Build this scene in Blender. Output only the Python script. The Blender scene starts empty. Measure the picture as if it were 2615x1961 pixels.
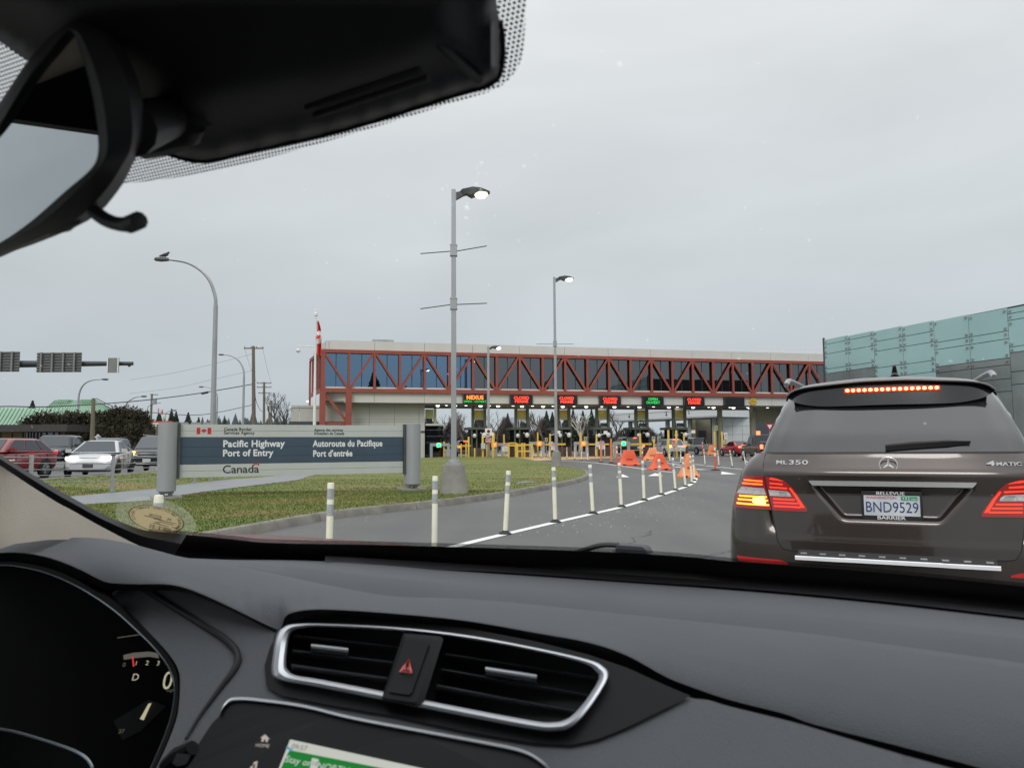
import bpy, bmesh, math, random
import numpy as np
from math import sin, cos, tan, pi, radians, sqrt, atan2
from mathutils import Vector, Matrix, geometry
random.seed(7)
S = bpy.context.scene
COL = S.collection
V = Vector
# ------------------------------------------------------------------ camera
FPX, CX, CY = 1965.0, 1307.5, 980.5
CAMH = 1.35
PITCH, ROLL = radians(4.64), radians(0.4)
CAM = V((0, 0, CAMH))
FW = V((0, cos(PITCH), sin(PITCH)))
UP0 = V((0, -sin(PITCH), cos(PITCH))); RT0 = V((1, 0, 0))
RT = RT0 * cos(ROLL) - UP0 * sin(ROLL)
UP = UP0 * cos(ROLL) + RT0 * sin(ROLL)
def ray(px, py):
    return FW + RT * ((px - CX) / FPX) - UP * ((py - CY) / FPX)
def at(px, py, Y):
    r = ray(px, py); return CAM + r * (Y / r.y)
def sm(t):
    t = max(0.0, min(1.0, t)); return t * t * (3 - 2 * t)
def gz(x, y):
    return 0.30 * sm((y - 38) / 34.0) + 0.28 * sm((-x - 10) / 5.0) * sm((y - 2) / 8)
def gnd(px, py, dz=0.0):
    r = ray(px, py); t = 20.0
    lo, hi = 1.0, 400.0
    for _ in range(60):
        m = (lo + hi) / 2; p = CAM + r * m
        if p.z > gz(p.x, p.y) + dz: lo = m
        else: hi = m
    p = CAM + r * lo
    return V((p.x, p.y, gz(p.x, p.y) + dz))
def gpt(px, Y, dz=0.0):
    """ground point seen at column px at distance Y"""
    x = (px - CX) / FPX * Y
    return V((x, Y, gz(x, Y) + dz))
def zof(px, py, Y): return at(px, py, Y).z
# own car frame
PSI = radians(25.5)
CFW = V((sin(PSI), cos(PSI), 0)); CRT = V((cos(PSI), -sin(PSI), 0)); ZZ = V((0, 0, 1))
def U(px, py, yc):
    r = ray(px, py); return CAM + r * (yc / r.dot(CFW))
def C(xc, yc, z): return CRT * xc + CFW * yc + V((0, 0, z))
# ------------------------------------------------------------------ objects
def link(o): COL.objects.link(o); return o
def tag(o, label=None, cat=None, group=None, kind=None):
    if label: o['label'] = label
    if cat: o['category'] = cat
    if group: o['group'] = group
    if kind: o['kind'] = kind
    return o
MW = {}
def thing(name, label, cat, loc=(0, 0, 0), rotz=0.0, group=None, kind=None):
    o = bpy.data.objects.new(name, None); link(o)
    o.empty_display_size = 0.2
    o.location = loc; o.rotation_euler = (0, 0, rotz)
    MW[o.name] = Matrix.Translation(V(loc)) @ Matrix.Rotation(rotz, 4, 'Z')
    return tag(o, label, cat, group, kind)
def dup(root, loc, rotz=0.0, label=None, group=None, scale=None):
    r = root.copy(); link(r); r.location = loc; r.rotation_euler = (0, 0, rotz)
    if scale: r.scale = (scale,) * 3 if not isinstance(scale, tuple) else scale
    if label: r['label'] = label
    if group: r['group'] = group
    for ch in list(root.children):
        c = ch.copy(); link(c); c.parent = r
        for g in list(ch.children):
            d = g.copy(); link(d); d.parent = c
    return r
class MB:
    def __init__(s): s.v = []; s.f = []; s.uv = None
    def add(s, vs, fs):
        b = len(s.v); s.v += [V(p) for p in vs]; s.f += [tuple(b + i for i in f) for f in fs]; return s
    def box(s, c, size, rz=0.0, m=None, taper=None):
        hx, hy, hz = size[0] / 2, size[1] / 2, size[2] / 2
        t = taper or 1.0
        vs = [V((x * hx * (t if z > 0 else 1), y * hy * (t if z > 0 else 1), z * hz)) for z in (-1, 1) for y in (-1, 1) for x in (-1, 1)]
        R = m if m else Matrix.Rotation(rz, 3, 'Z')
        c = V(c)
        return s.add([R @ p + c for p in vs], [(0, 2, 3, 1), (4, 5, 7, 6), (0, 1, 5, 4), (1, 3, 7, 5), (3, 2, 6, 7), (2, 0, 4, 6)])
    def bar(s, a, b, w, h=None, up=(0, 0, 1)):
        """rectangular bar from a to b; w across, h along up"""
        a, b = V(a), V(b); d = b - a; L = d.length
        if L < 1e-9: return s
        d.normalize(); u = V(up)
        x = d.cross(u)
        if x.length < 1e-4: x = d.cross(V((0, 1, 0)))
        x.normalize(); z = x.cross(d); h = h or w
        vs = [p + x * (i * w / 2) + z * (j * h / 2) for p in (a, b) for i, j in ((-1, -1), (1, -1), (1, 1), (-1, 1))]
        return s.add(vs, [(0, 1, 2, 3), (7, 6, 5, 4), (0, 4, 5, 1), (1, 5, 6, 2), (2, 6, 7, 3), (3, 7, 4, 0)])
    def tube(s, pts, r, n=8, cap=True):
        pts = [V(p) for p in pts]; m = len(pts)
        rs = r if isinstance(r, (list, tuple)) else [r] * m
        vs = []; prev = None
        for i, p in enumerate(pts):
            d = (pts[min(i + 1, m - 1)] - pts[max(i - 1, 0)]).normalized()
            if prev is None:
                x = d.cross(V((0, 0, 1)))
                if x.length < 1e-3: x = d.cross(V((0, 1, 0)))
            else:
                x = prev - d * prev.dot(d)
                if x.length < 1e-4: x = d.cross(V((0, 0, 1)))
            x.normalize(); y = d.cross(x); prev = x
            vs += [p + (x * cos(2 * pi * k / n) + y * sin(2 * pi * k / n)) * rs[i] for k in range(n)]
        fs = [(i * n + k, i * n + (k + 1) % n, (i + 1) * n + (k + 1) % n, (i + 1) * n + k) for i in range(m - 1) for k in range(n)]
        if cap: fs += [tuple(range(n))[::-1], tuple((m - 1) * n + k for k in range(n))]
        return s.add(vs, fs)
    def lathe(s, prof, c=(0, 0, 0), n=20, axis=None):
        """prof: [(r,z)]"""
        c = V(c); M = V((0, 0, 1)).rotation_difference(V(axis)).to_matrix() if axis is not None else Matrix.Identity(3)
        vs = [M @ V((r * cos(2 * pi * k / n), r * sin(2 * pi * k / n), z)) + c for r, z in prof for k in range(n)]
        m = len(prof)
        fs = [(i * n + k, i * n + (k + 1) % n, (i + 1) * n + (k + 1) % n, (i + 1) * n + k) for i in range(m - 1) for k in range(n)]
        fs += [tuple(range(n))[::-1], tuple((m - 1) * n + k for k in range(n))]
        return s.add(vs, fs)
    def grid(s, rows, closed=False):
        """rows: list of equal-length point lists"""
        n = len(rows[0]); vs = [p for r in rows for p in r]
        fs = []
        for i in range(len(rows) - 1):
            for k in range(n if closed else n - 1):
                k2 = (k + 1) % n
                fs.append((i * n + k, i * n + k2, (i + 1) * n + k2, (i + 1) * n + k))
        return s.add(vs, fs)
    def poly(s, pts): return s.add(pts, [tuple(range(len(pts)))])
    def prism(s, pts, d):
        """closed solid from a planar outline, extruded by vector d"""
        pts = [V(p) for p in pts]; d = V(d); n = len(pts)
        vs = pts + [p + d for p in pts]
        fs = [tuple(range(n))[::-1], tuple(range(n, 2 * n))] + [(i, (i + 1) % n, n + (i + 1) % n, n + i) for i in range(n)]
        return s.add(vs, fs)
    def band(s, outer, inner):
        """closed band between two loops of equal length"""
        n = len(outer)
        return s.add(list(outer) + list(inner), [(i, (i + 1) % n, n + (i + 1) % n, n + i) for i in range(n)])
    def text(s, body, size, M, ext=0.0, off=0.0, align='CENTER', sx=1.0, spacing=1.0, valign='CENTER'):
        vs, fs = text_mesh(body, ext, off, align, spacing, valign)
        return s.add([M @ V((p[0] * size * sx, p[1] * size, p[2])) for p in vs], fs)
    def build(s, name, mat, parent=None, smooth=35, world=False):
        me = bpy.data.meshes.new(name)
        vs = s.v
        if parent is not None and world:
            inv = MW[parent.name].inverted() if parent.name in MW else Matrix.Identity(4)
            vs = [inv @ p for p in vs]
        me.from_pydata([tuple(p) for p in vs], [], s.f)
        if mat: me.materials.append(mat)
        bm = bmesh.new(); bm.from_mesh(me)
        if len(bm.faces) < 60000:
            bmesh.ops.recalc_face_normals(bm, faces=bm.faces)
        bm.to_mesh(me); bm.free()
        if smooth:
            me.polygons.foreach_set('use_smooth', [True] * len(me.polygons))
            try: me.set_sharp_from_angle(angle=radians(smooth))
            except Exception: pass
        me.update()
        o = bpy.data.objects.new(name, me); link(o)
        if parent is not None:
            o.parent = parent
            MW[o.name] = MW.get(parent.name, Matrix.Identity(4)) if world or parent.name in MW else Matrix.Identity(4)
        else:
            MW[o.name] = Matrix.Identity(4)
        return o
_tc = {}
def text_mesh(body, ext, off, align, spacing, valign):
    k = (body, ext, off, align, spacing, valign)
    if k in _tc: return _tc[k]
    cu = bpy.data.curves.new('txt', 'FONT'); cu.body = body; cu.size = 1.0; cu.extrude = ext; cu.offset = off
    cu.align_x = align; cu.align_y = valign; cu.space_character = spacing; cu.resolution_u = 3; cu.space_line = 0.95
    o = bpy.data.objects.new('txt', cu); link(o)
    bpy.context.view_layer.update()
    dg = bpy.context.evaluated_depsgraph_get()
    me = bpy.data.meshes.new_from_object(o.evaluated_get(dg))
    r = ([tuple(v.co) for v in me.vertices], [tuple(p.vertices) for p in me.polygons])
    bpy.data.objects.remove(o); bpy.data.curves.remove(cu); bpy.data.meshes.remove(me)
    _tc[k] = r; return r
def frame(o, x, y):
    """4x4 matrix: origin o, local x, y (z = x cross y)"""
    x = V(x).normalized(); y = V(y); y = (y - x * y.dot(x)).normalized(); z = x.cross(y)
    return Matrix(((x.x, y.x, z.x, o[0]), (x.y, y.y, z.y, o[1]), (x.z, y.z, z.z, o[2]), (0, 0, 0, 1)))
def catmull(pts, n=6, closed=False):
    pts = [V(p) if len(p) == 3 else V((p[0], p[1], 0)) for p in pts]
    m = len(pts); out = []
    rng = range(m if closed else m - 1)
    for i in rng:
        if closed: p0, p1, p2, p3 = pts[i - 1], pts[i], pts[(i + 1) % m], pts[(i + 2) % m]
        else: p0, p1, p2, p3 = pts[max(i - 1, 0)], pts[i], pts[i + 1], pts[min(i + 2, m - 1)]
        for k in range(n):
            t = k / n
            out.append(0.5 * ((2 * p1) + (p2 - p0) * t + (2 * p0 - 5 * p1 + 4 * p2 - p3) * t * t + (3 * p1 - p0 - 3 * p2 + p3) * t ** 3))
    if not closed: out.append(pts[-1].copy())
    return out
def resample(pts, n):
    pts = [V(p) if len(p) == 3 else V((p[0], p[1], 0)) for p in pts]
    L = [0]
    for a, b in zip(pts, pts[1:]): L.append(L[-1] + (b - a).length)
    out = []; j = 0
    for k in range(n):
        t = L[-1] * k / (n - 1)
        while j < len(pts) - 2 and L[j + 1] < t: j += 1
        s_ = (t - L[j]) / max(L[j + 1] - L[j], 1e-9)
        out.append(pts[j].lerp(pts[j + 1], min(1, s_)))
    return out
# ------------------------------------------------------------------ materials
_mats = {}
def pm(name, col, rough=0.6, metal=0.0, var=0.08, scale=3.0, bump=0.0, bscale=40.0, emit=None, estr=0.0, coat=0.0, spec=None, col2=None, sheen=0.0, trans=0.0, aniso=None, detail=4.0):
    if name in _mats: return _mats[name]
    m = bpy.data.materials.new(name); m.use_nodes = True; nt = m.node_tree; N = nt.nodes; Lk = nt.links
    b = N['Principled BSDF']
    tc = N.new('ShaderNodeTexCoord'); nz = N.new('ShaderNodeTexNoise')
    nz.inputs['Scale'].default_value = scale; nz.inputs['Detail'].default_value = detail; nz.inputs['Roughness'].default_value = 0.6
    if aniso:
        mp = N.new('ShaderNodeMapping'); mp.inputs['Scale'].default_value = aniso
        Lk.new(tc.outputs['Object'], mp.inputs['Vector']); Lk.new(mp.outputs['Vector'], nz.inputs['Vector'])
    else:
        Lk.new(tc.outputs['Object'], nz.inputs['Vector'])
    rp = N.new('ShaderNodeValToRGB')
    c1 = [max(0, c * (1 - var)) for c in col]; c2 = [min(1, c * (1 + var)) for c in col] if col2 is None else col2
    rp.color_ramp.elements[0].color = (*c1, 1); rp.color_ramp.elements[1].color = (*c2, 1)
    rp.color_ramp.elements[0].position = 0.3; rp.color_ramp.elements[1].position = 0.7
    Lk.new(nz.outputs['Fac'], rp.inputs['Fac']); Lk.new(rp.outputs['Color'], b.inputs['Base Color'])
    b.inputs['Roughness'].default_value = rough; b.inputs['Metallic'].default_value = metal
    if coat: b.inputs['Coat Weight'].default_value = coat; b.inputs['Coat Roughness'].default_value = 0.04
    if spec is not None: b.inputs['Specular IOR Level'].default_value = spec
    if sheen: b.inputs['Sheen Weight'].default_value = sheen
    if trans: b.inputs['Transmission Weight'].default_value = trans
    if emit: b.inputs['Emission Color'].default_value = (*emit, 1); b.inputs['Emission Strength'].default_value = estr
    if bump:
        n2 = N.new('ShaderNodeTexNoise'); n2.inputs['Scale'].default_value = bscale; n2.inputs['Detail'].default_value = 3
        Lk.new(tc.outputs['Object'], n2.inputs['Vector'])
        bp = N.new('ShaderNodeBump'); bp.inputs['Strength'].default_value = bump; bp.inputs['Distance'].default_value = 0.01
        Lk.new(n2.outputs['Fac'], bp.inputs['Height']); Lk.new(bp.outputs['Normal'], b.inputs['Normal'])
    _mats[name] = m; return m
def glass_mat(name, tint, gloss, through, rough=0.01, dark=(0.01, 0.012, 0.015), gcol=(0.85, 0.9, 0.95)):
    """window glass: part see-through (tinted), part mirror, part dark"""
    if name in _mats: return _mats[name]
    m = bpy.data.materials.new(name); m.use_nodes = True; nt = m.node_tree; N = nt.nodes; Lk = nt.links
    N.remove(N['Principled BSDF']); out = N['Material Output']
    tr = N.new('ShaderNodeBsdfTransparent'); tr.inputs['Color'].default_value = (*tint, 1)
    gl = N.new('ShaderNodeBsdfGlossy'); gl.inputs['Roughness'].default_value = rough; gl.inputs['Color'].default_value = (*gcol, 1)
    df = N.new('ShaderNodeBsdfDiffuse'); df.inputs['Color'].default_value = (*dark, 1)
    m1 = N.new('ShaderNodeMixShader'); m1.inputs[0].default_value = through
    Lk.new(df.outputs[0], m1.inputs[1]); Lk.new(tr.outputs[0], m1.inputs[2])
    lw = N.new('ShaderNodeLayerWeight'); lw.inputs['Blend'].default_value = 0.25
    mr = N.new('ShaderNodeMapRange'); mr.inputs['To Min'].default_value = gloss; mr.inputs['To Max'].default_value = min(1, gloss + 0.6)
    Lk.new(lw.outputs['Fresnel'], mr.inputs['Value'])
    nz = N.new('ShaderNodeTexNoise'); nz.inputs['Scale'].default_value = 0.35; tc = N.new('ShaderNodeTexCoord')
    Lk.new(tc.outputs['Object'], nz.inputs['Vector'])
    bp = N.new('ShaderNodeBump'); bp.inputs['Strength'].default_value = 0.02; bp.inputs['Distance'].default_value = 0.3
    Lk.new(nz.outputs['Fac'], bp.inputs['Height']); Lk.new(bp.outputs['Normal'], gl.inputs['Normal'])
    m2 = N.new('ShaderNodeMixShader'); Lk.new(mr.outputs[0], m2.inputs[0]); Lk.new(m1.outputs[0], m2.inputs[1]); Lk.new(gl.outputs[0], m2.inputs[2])
    Lk.new(m2.outputs[0], out.inputs['Surface'])
    _mats[name] = m; return m
def emat(name, col, strength, base=(0.02, 0.02, 0.02)):
    return pm(name, base, rough=0.4, var=0.05, emit=col, estr=strength)
# ------------------------------------------------------------------ world, sun, camera
def build_world():
    w = bpy.data.worlds.new('World'); S.world = w; w.use_nodes = True
    nt = w.node_tree; N = nt.nodes; Lk = nt.links
    bg = N['Background']; out = N['World Output']
    sky = N.new('ShaderNodeTexSky'); sky.sky_type = 'NISHITA'; sky.sun_disc = False
    sky.sun_elevation = radians(40); sky.sun_rotation = radians(200)
    Lk.new(sky.outputs['Color'], bg.inputs['Color']); bg.inputs['Strength'].default_value = 0.06
    tc = N.new('ShaderNodeTexCoord'); sep = N.new('ShaderNodeSeparateXYZ'); Lk.new(tc.outputs['Generated'], sep.inputs[0])
    rp = N.new('ShaderNodeValToRGB'); cr = rp.color_ramp
    e = cr.elements; e[0].position = 0.0; e[0].color = (0.50, 0.565, 0.61, 1); e[1].position = 1.0; e[1].color = (2.0, 2.05, 2.1, 1)
    for p, c in ((0.08, (0.535, 0.595, 0.635)), (0.25, (0.66, 0.705, 0.725)), (0.5, (0.80, 0.83, 0.845)), (0.62, (1.05, 1.08, 1.1))):
        k = e.new(p); k.color = (*c, 1)
    Lk.new(sep.outputs['Z'], rp.inputs['Fac'])
    # clouds: soft streaks on a flat layer
    mp = N.new('ShaderNodeMapping'); mp.inputs['Scale'].default_value = (1.2, 1.2, 3.4); mp.inputs['Rotation'].default_value = (0.25, 0.1, 0.4)
    Lk.new(tc.outputs['Generated'], mp.inputs['Vector'])
    nz = N.new('ShaderNodeTexNoise'); nz.inputs['Scale'].default_value = 1.7; nz.inputs['Detail'].default_value = 6; nz.inputs['Roughness'].default_value = 0.45; nz.inputs['Distortion'].default_value = 0.4
    Lk.new(mp.outputs['Vector'], nz.inputs['Vector'])
    mr = N.new('ShaderNodeMapRange'); mr.inputs['From Min'].default_value = 0.3; mr.inputs['From Max'].default_value = 0.7; mr.inputs['To Min'].default_value = 0.88; mr.inputs['To Max'].default_value = 1.09
    Lk.new(nz.outputs['Fac'], mr.inputs['Value'])
    # the cloud deck is a little thinner, so brighter, towards the right
    mrx = N.new('ShaderNodeMapRange'); mrx.inputs['From Min'].default_value = -0.6; mrx.inputs['From Max'].default_value = 0.6; mrx.inputs['To Min'].default_value = 0.95; mrx.inputs['To Max'].default_value = 1.04
    Lk.new(sep.outputs['X'], mrx.inputs['Value'])
    mm = N.new('ShaderNodeMath'); mm.operation = 'MULTIPLY'; Lk.new(mr.outputs[0], mm.inputs[0]); Lk.new(mrx.outputs[0], mm.inputs[1])
    vm = N.new('ShaderNodeVectorMath'); vm.operation = 'SCALE'; Lk.new(rp.outputs['Color'], vm.inputs[0]); Lk.new(mm.outputs[0], vm.inputs['Scale'])
    b2 = N.new('ShaderNodeBackground'); Lk.new(vm.outputs[0], b2.inputs['Color']); b2.inputs['Strength'].default_value = 1.0
    mx = N.new('ShaderNodeMixShader'); mx.inputs[0].default_value = 0.93
    Lk.new(bg.outputs[0], mx.inputs[1]); Lk.new(b2.outputs[0], mx.inputs[2]); Lk.new(mx.outputs[0], out.inputs['Surface'])
    su = bpy.data.lights.new('sun', 'SUN'); su.energy = 1.1; su.angle = radians(22); su.color = (1.0, 0.97, 0.93)
    so = bpy.data.objects.new('sun', su); link(so)
    el, az = radians(40), radians(200)
    d = V((sin(az) * cos(el), cos(az) * cos(el), sin(el)))
    so.rotation_euler = d.to_track_quat('Z', 'Y').to_euler(); so.location = (0, -20, 60)
    cd = bpy.data.cameras.new('camera'); cd.sensor_width = 36; cd.lens = FPX / 2615 * 36
    cd.clip_start = 0.02; cd.clip_end = 6000
    cd.dof.use_dof = True; cd.dof.focus_distance = 18; cd.dof.aperture_fstop = 13
    co = bpy.data.objects.new('camera', cd); link(co)
    co.matrix_world = Matrix(((RT.x, UP.x, -FW.x, CAM.x), (RT.y, UP.y, -FW.y, CAM.y), (RT.z, UP.z, -FW.z, CAM.z), (0, 0, 0, 1)))
    S.camera = co
    S.view_settings.view_transform = 'Standard'; S.view_settings.look = 'None'; S.view_settings.gamma = 1; S.view_settings.exposure = 0
    S.render.engine = 'CYCLES'; S.cycles.use_denoising = True
    S.cycles.max_bounces = 8; S.cycles.transparent_max_bounces = 16; S.cycles.sample_clamp_indirect = 6
build_world()
# ------------------------------------------------------------------ ground
def inpoly(p, poly):
    c = False; n = len(poly); x, y = p[0], p[1]
    for i in range(n):
        x1, y1 = poly[i][0], poly[i][1]; x2, y2 = poly[i - 1][0], poly[i - 1][1]
        if (y1 > y) != (y2 > y) and x < (x2 - x1) * (y - y1) / (y2 - y1 + 1e-12) + x1: c = not c
    return c
def sheet(poly, name, mat, dz, step, kind='structure', **kw):
    poly = [(p[0], p[1]) for p in poly]
    xs = [p[0] for p in poly]; ys = [p[1] for p in poly]
    pts = [V(p) for p in poly]; n = len(poly)
    if step:
        x = min(xs)
        while x < max(xs):
            y = min(ys)
            while y < max(ys):
                if inpoly((x, y), poly): pts.append(V((x, y)))
                y += step
            x += step
    r = geometry.delaunay_2d_cdt(pts, [(i, (i + 1) % n) for i in range(n)], [], 1, 1e-4)
    b = MB(); b.add([(p[0], p[1], gz(p[0], p[1]) + dz) for p in r[0]], [])
    fs = []
    for f in r[2]:
        a, b_, c_ = [r[0][i] for i in f]
        cx = ((a[0] + b_[0] + c_[0]) / 3, (a[1] + b_[1] + c_[1]) / 3)
        if inpoly(cx, poly):
            ar = (b_[0] - a[0]) * (c_[1] - a[1]) - (b_[1] - a[1]) * (c_[0] - a[0])
            fs.append(tuple(f) if ar > 0 else tuple(f)[::-1])
    b.f = fs
    o = b.build(name, mat, smooth=60)
    return tag(o, kind=kind, **kw)
def asphalt_mat():
    m = pm('asphalt', (0.098, 0.0985, 0.096), rough=0.62, var=0.12, scale=0.35, bump=0.5, bscale=90, detail=8)
    nt = m.node_tree; N = nt.nodes; Lk = nt.links; b = N['Principled BSDF']
    tc = N.new('ShaderNodeTexCoord'); vz = N.new('ShaderNodeTexNoise'); vz.inputs['Scale'].default_value = 55; vz.inputs['Detail'].default_value = 2
    Lk.new(tc.outputs['Object'], vz.inputs['Vector'])
    r = N.new('ShaderNodeValToRGB'); r.color_ramp.elements[0].position = 0.35; r.color_ramp.elements[0].color = (0.72, 0.72, 0.72, 1); r.color_ramp.elements[1].position = 0.75; r.color_ramp.elements[1].color = (1.55, 1.55, 1.53, 1)
    Lk.new(vz.outputs['Fac'], r.inputs['Fac'])
    mx = N.new('ShaderNodeMix'); mx.data_type = 'RGBA'; mx.blend_type = 'MULTIPLY'; mx.inputs['Factor'].default_value = 1
    src = b.inputs['Base Color'].links[0].from_socket
    # long faint wheel tracks and damp patches
    mp = N.new('ShaderNodeMapping'); mp.inputs['Scale'].default_value = (0.9, 0.07, 1); mp.inputs['Rotation'].default_value = (0, 0, radians(-24))
    Lk.new(tc.outputs['Object'], mp.inputs['Vector'])
    n3 = N.new('ShaderNodeTexNoise'); n3.inputs['Scale'].default_value = 1.0; n3.inputs['Detail'].default_value = 3; Lk.new(mp.outputs['Vector'], n3.inputs['Vector'])
    r3 = N.new('ShaderNodeValToRGB'); r3.color_ramp.elements[0].color = (0.80, 0.80, 0.805, 1); r3.color_ramp.elements[0].position = .35; r3.color_ramp.elements[1].color = (1.1, 1.1, 1.09, 1); r3.color_ramp.elements[1].position = .65
    Lk.new(n3.outputs['Fac'], r3.inputs['Fac'])
    mx2 = N.new('ShaderNodeMix'); mx2.data_type = 'RGBA'; mx2.blend_type = 'MULTIPLY'; mx2.inputs['Factor'].default_value = 1
    Lk.new(src, mx.inputs['A']); Lk.new(r.outputs['Color'], mx.inputs['B'])
    Lk.new(mx.outputs['Result'], mx2.inputs['A']); Lk.new(r3.outputs['Color'], mx2.inputs['B'])
    Lk.new(mx2.outputs['Result'], b.inputs['Base Color'])
    rr = N.new('ShaderNodeMapRange'); rr.inputs['To Min'].default_value = 0.42; rr.inputs['To Max'].default_value = 0.72
    Lk.new(n3.outputs['Fac'], rr.inputs['Value']); Lk.new(rr.outputs[0], b.inputs['Roughness'])
    return m
def grass_color(m, blade=False):
    nt = m.node_tree; N = nt.nodes; Lk = nt.links; b = N['Principled BSDF']
    tc = N.new('ShaderNodeTexCoord')
    def noise(scale, det, mp_s=None):
        n = N.new('ShaderNodeTexNoise'); n.inputs['Scale'].default_value = scale; n.inputs['Detail'].default_value = det; n.inputs['Roughness'].default_value = 0.62
        if mp_s:
            mp = N.new('ShaderNodeMapping'); mp.inputs['Scale'].default_value = mp_s; Lk.new(tc.outputs['Object'], mp.inputs['Vector']); Lk.new(mp.outputs['Vector'], n.inputs['Vector'])
        else: Lk.new(tc.outputs['Object'], n.inputs['Vector'])
        return n
    n1 = noise(0.55, 7, (0.55, 1.0, 0)); n2 = noise(9, 4, (1, 1, 0.01))
    r = N.new('ShaderNodeValToRGB'); e = r.color_ramp.elements
    e[0].position = 0.36; e[0].color = (0.108, 0.150, 0.040, 1); e[1].position = 0.72; e[1].color = (0.23, 0.175, 0.085, 1)
    k = e.new(0.50); k.color = (0.142, 0.168, 0.046, 1); k = e.new(0.59); k.color = (0.195, 0.178, 0.070, 1)
    Lk.new(n1.outputs['Fac'], r.inputs['Fac'])
    r2 = N.new('ShaderNodeValToRGB'); r2.color_ramp.elements[0].position = .3; r2.color_ramp.elements[0].color = (.80, .80, .76, 1); r2.color_ramp.elements[1].position = .7; r2.color_ramp.elements[1].color = (1.2, 1.17, 1.10, 1)
    Lk.new(n2.outputs['Fac'], r2.inputs['Fac'])
    mx = N.new('ShaderNodeMix'); mx.data_type = 'RGBA'; mx.blend_type = 'MULTIPLY'; mx.inputs['Factor'].default_value = 1
    Lk.new(r.outputs['Color'], mx.inputs['A']); Lk.new(r2.outputs['Color'], mx.inputs['B']); Lk.new(mx.outputs['Result'], b.inputs['Base Color'])
    b.inputs['Roughness'].default_value = 0.8; b.inputs['Specular IOR Level'].default_value = 0.25
    return m
M_ASPH = asphalt_mat()
M_GRASS = grass_color(pm('lawn', (0.1, 0.1, 0.03), bump=0.9, bscale=25))
M_BLADE = grass_color(pm('grass_blades', (0.1, 0.1, 0.03)))
M_CONC = pm('concrete', (0.27, 0.26, 0.235), rough=0.85, var=0.22, scale=2.2, bump=0.4, bscale=60, detail=8)
M_KERB = pm('kerb_concrete', (0.20, 0.185, 0.16), rough=0.85, var=0.35, scale=1.8, bump=0.5, bscale=50, detail=8)
M_PATH = pm('path_asphalt', (0.20, 0.21, 0.215), rough=0.5, var=0.1, scale=1.5, bump=0.3, bscale=80, detail=7)
M_WPAINT = pm('road_paint_white', (0.78, 0.78, 0.75), rough=0.6, var=0.10, scale=6, detail=8)
M_FAR = pm('far_land', (0.07, 0.065, 0.04), rough=0.9, var=0.3, scale=0.02)
# far land
b = MB(); R = 3000; n = 48
b.add([(0, 120, 0.20)] + [(R * cos(2 * pi * k / n), 120 + R * sin(2 * pi * k / n), 0.2) for k in range(n)], [(0, 1 + k, 1 + (k + 1) % n) for k in range(n)])
for i, p in enumerate(b.v): p.z = -0.06 if p.y < 20 else 0.25
b = MB()
b.add([(-R, -R, -0.4), (R, -R, -0.4), (R, R, -0.4), (-R, R, -0.4)], [(0, 1, 2, 3)])
tag(b.build('ground', M_FAR, smooth=0), kind='structure')
# road: one asphalt sheet that follows the gentle rise
b = MB(); rows = []
xs = [-160 + 4 * i for i in range(24)] + [-64 + 2 * i for i in range(70)] + [76 + 4 * i for i in range(22)]
ys = [-60, -30, -10, -4] + [2 * i for i in range(50)] + [100 + 10 * i for i in range(16)]
for y in ys: rows.append([(x, y, gz(x, y)) for x in xs])
b.grid(rows); tag(b.build('road', M_ASPH, smooth=60), kind='structure')
# lawn island
kerb_px = [(150, 1470), (300, 1435), (480, 1396), (700, 1352), (881, 1320), (1103, 1295), (1279, 1271), (1409, 1247), (1475, 1232), (1500, 1222), (1503, 1213), (1490, 1204), (1440, 1194), (1409, 1187), (1360, 1179), (1297, 1170), (1243, 1165)]
kerb = [gnd(px, py) for px, py in kerb_px]
kerb = [V((-9.0, 4.0, 0)), V((-7.2, 6.0, 0))] + kerb[1:]
kerb = catmull(kerb, 5)
kerb = [V((p.x, p.y, 0)) for p in kerb]
street = [gnd(398, 1208), gnd(137, 1233)]
sd = (street[0] - street[1]).normalized()
far_l = V((-17.0, 66.5, 0)); far_r = V((-8, 69, 0))
kerb_street = catmull([V((-17.5, 4, 0)), V((street[1].x - 0.3, street[1].y, 0)), V((street[0].x, street[0].y, 0)), V((-17.8, 45, 0)), V((-22.0, 66, 0))], 6)
lawn_poly = kerb + [V((-8.2, 68.6, 0)), V((-22, 66, 0))] + kerb_street[::-1][1:]
LZ = 0.12
sheet(lawn_poly, 'lawn', M_GRASS, LZ, 1.5)
def sweep(line, prof, mat, name, **kw):
    """line: ground points; prof: [(offset to the right, dz)] open section"""
    rows = []
    for i, p in enumerate(line):
        d = (line[min(i + 1, len(line) - 1)] - line[max(i - 1, 0)]); d.z = 0; d.normalize(); nrm = V((d.y, -d.x, 0))
        rows.append([V((p.x + nrm.x * o, p.y + nrm.y * o, gz(p.x, p.y) + z)) for o, z in prof])
    b = MB(); b.grid(rows); return tag(b.build(name, mat, smooth=30), **kw)
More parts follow.
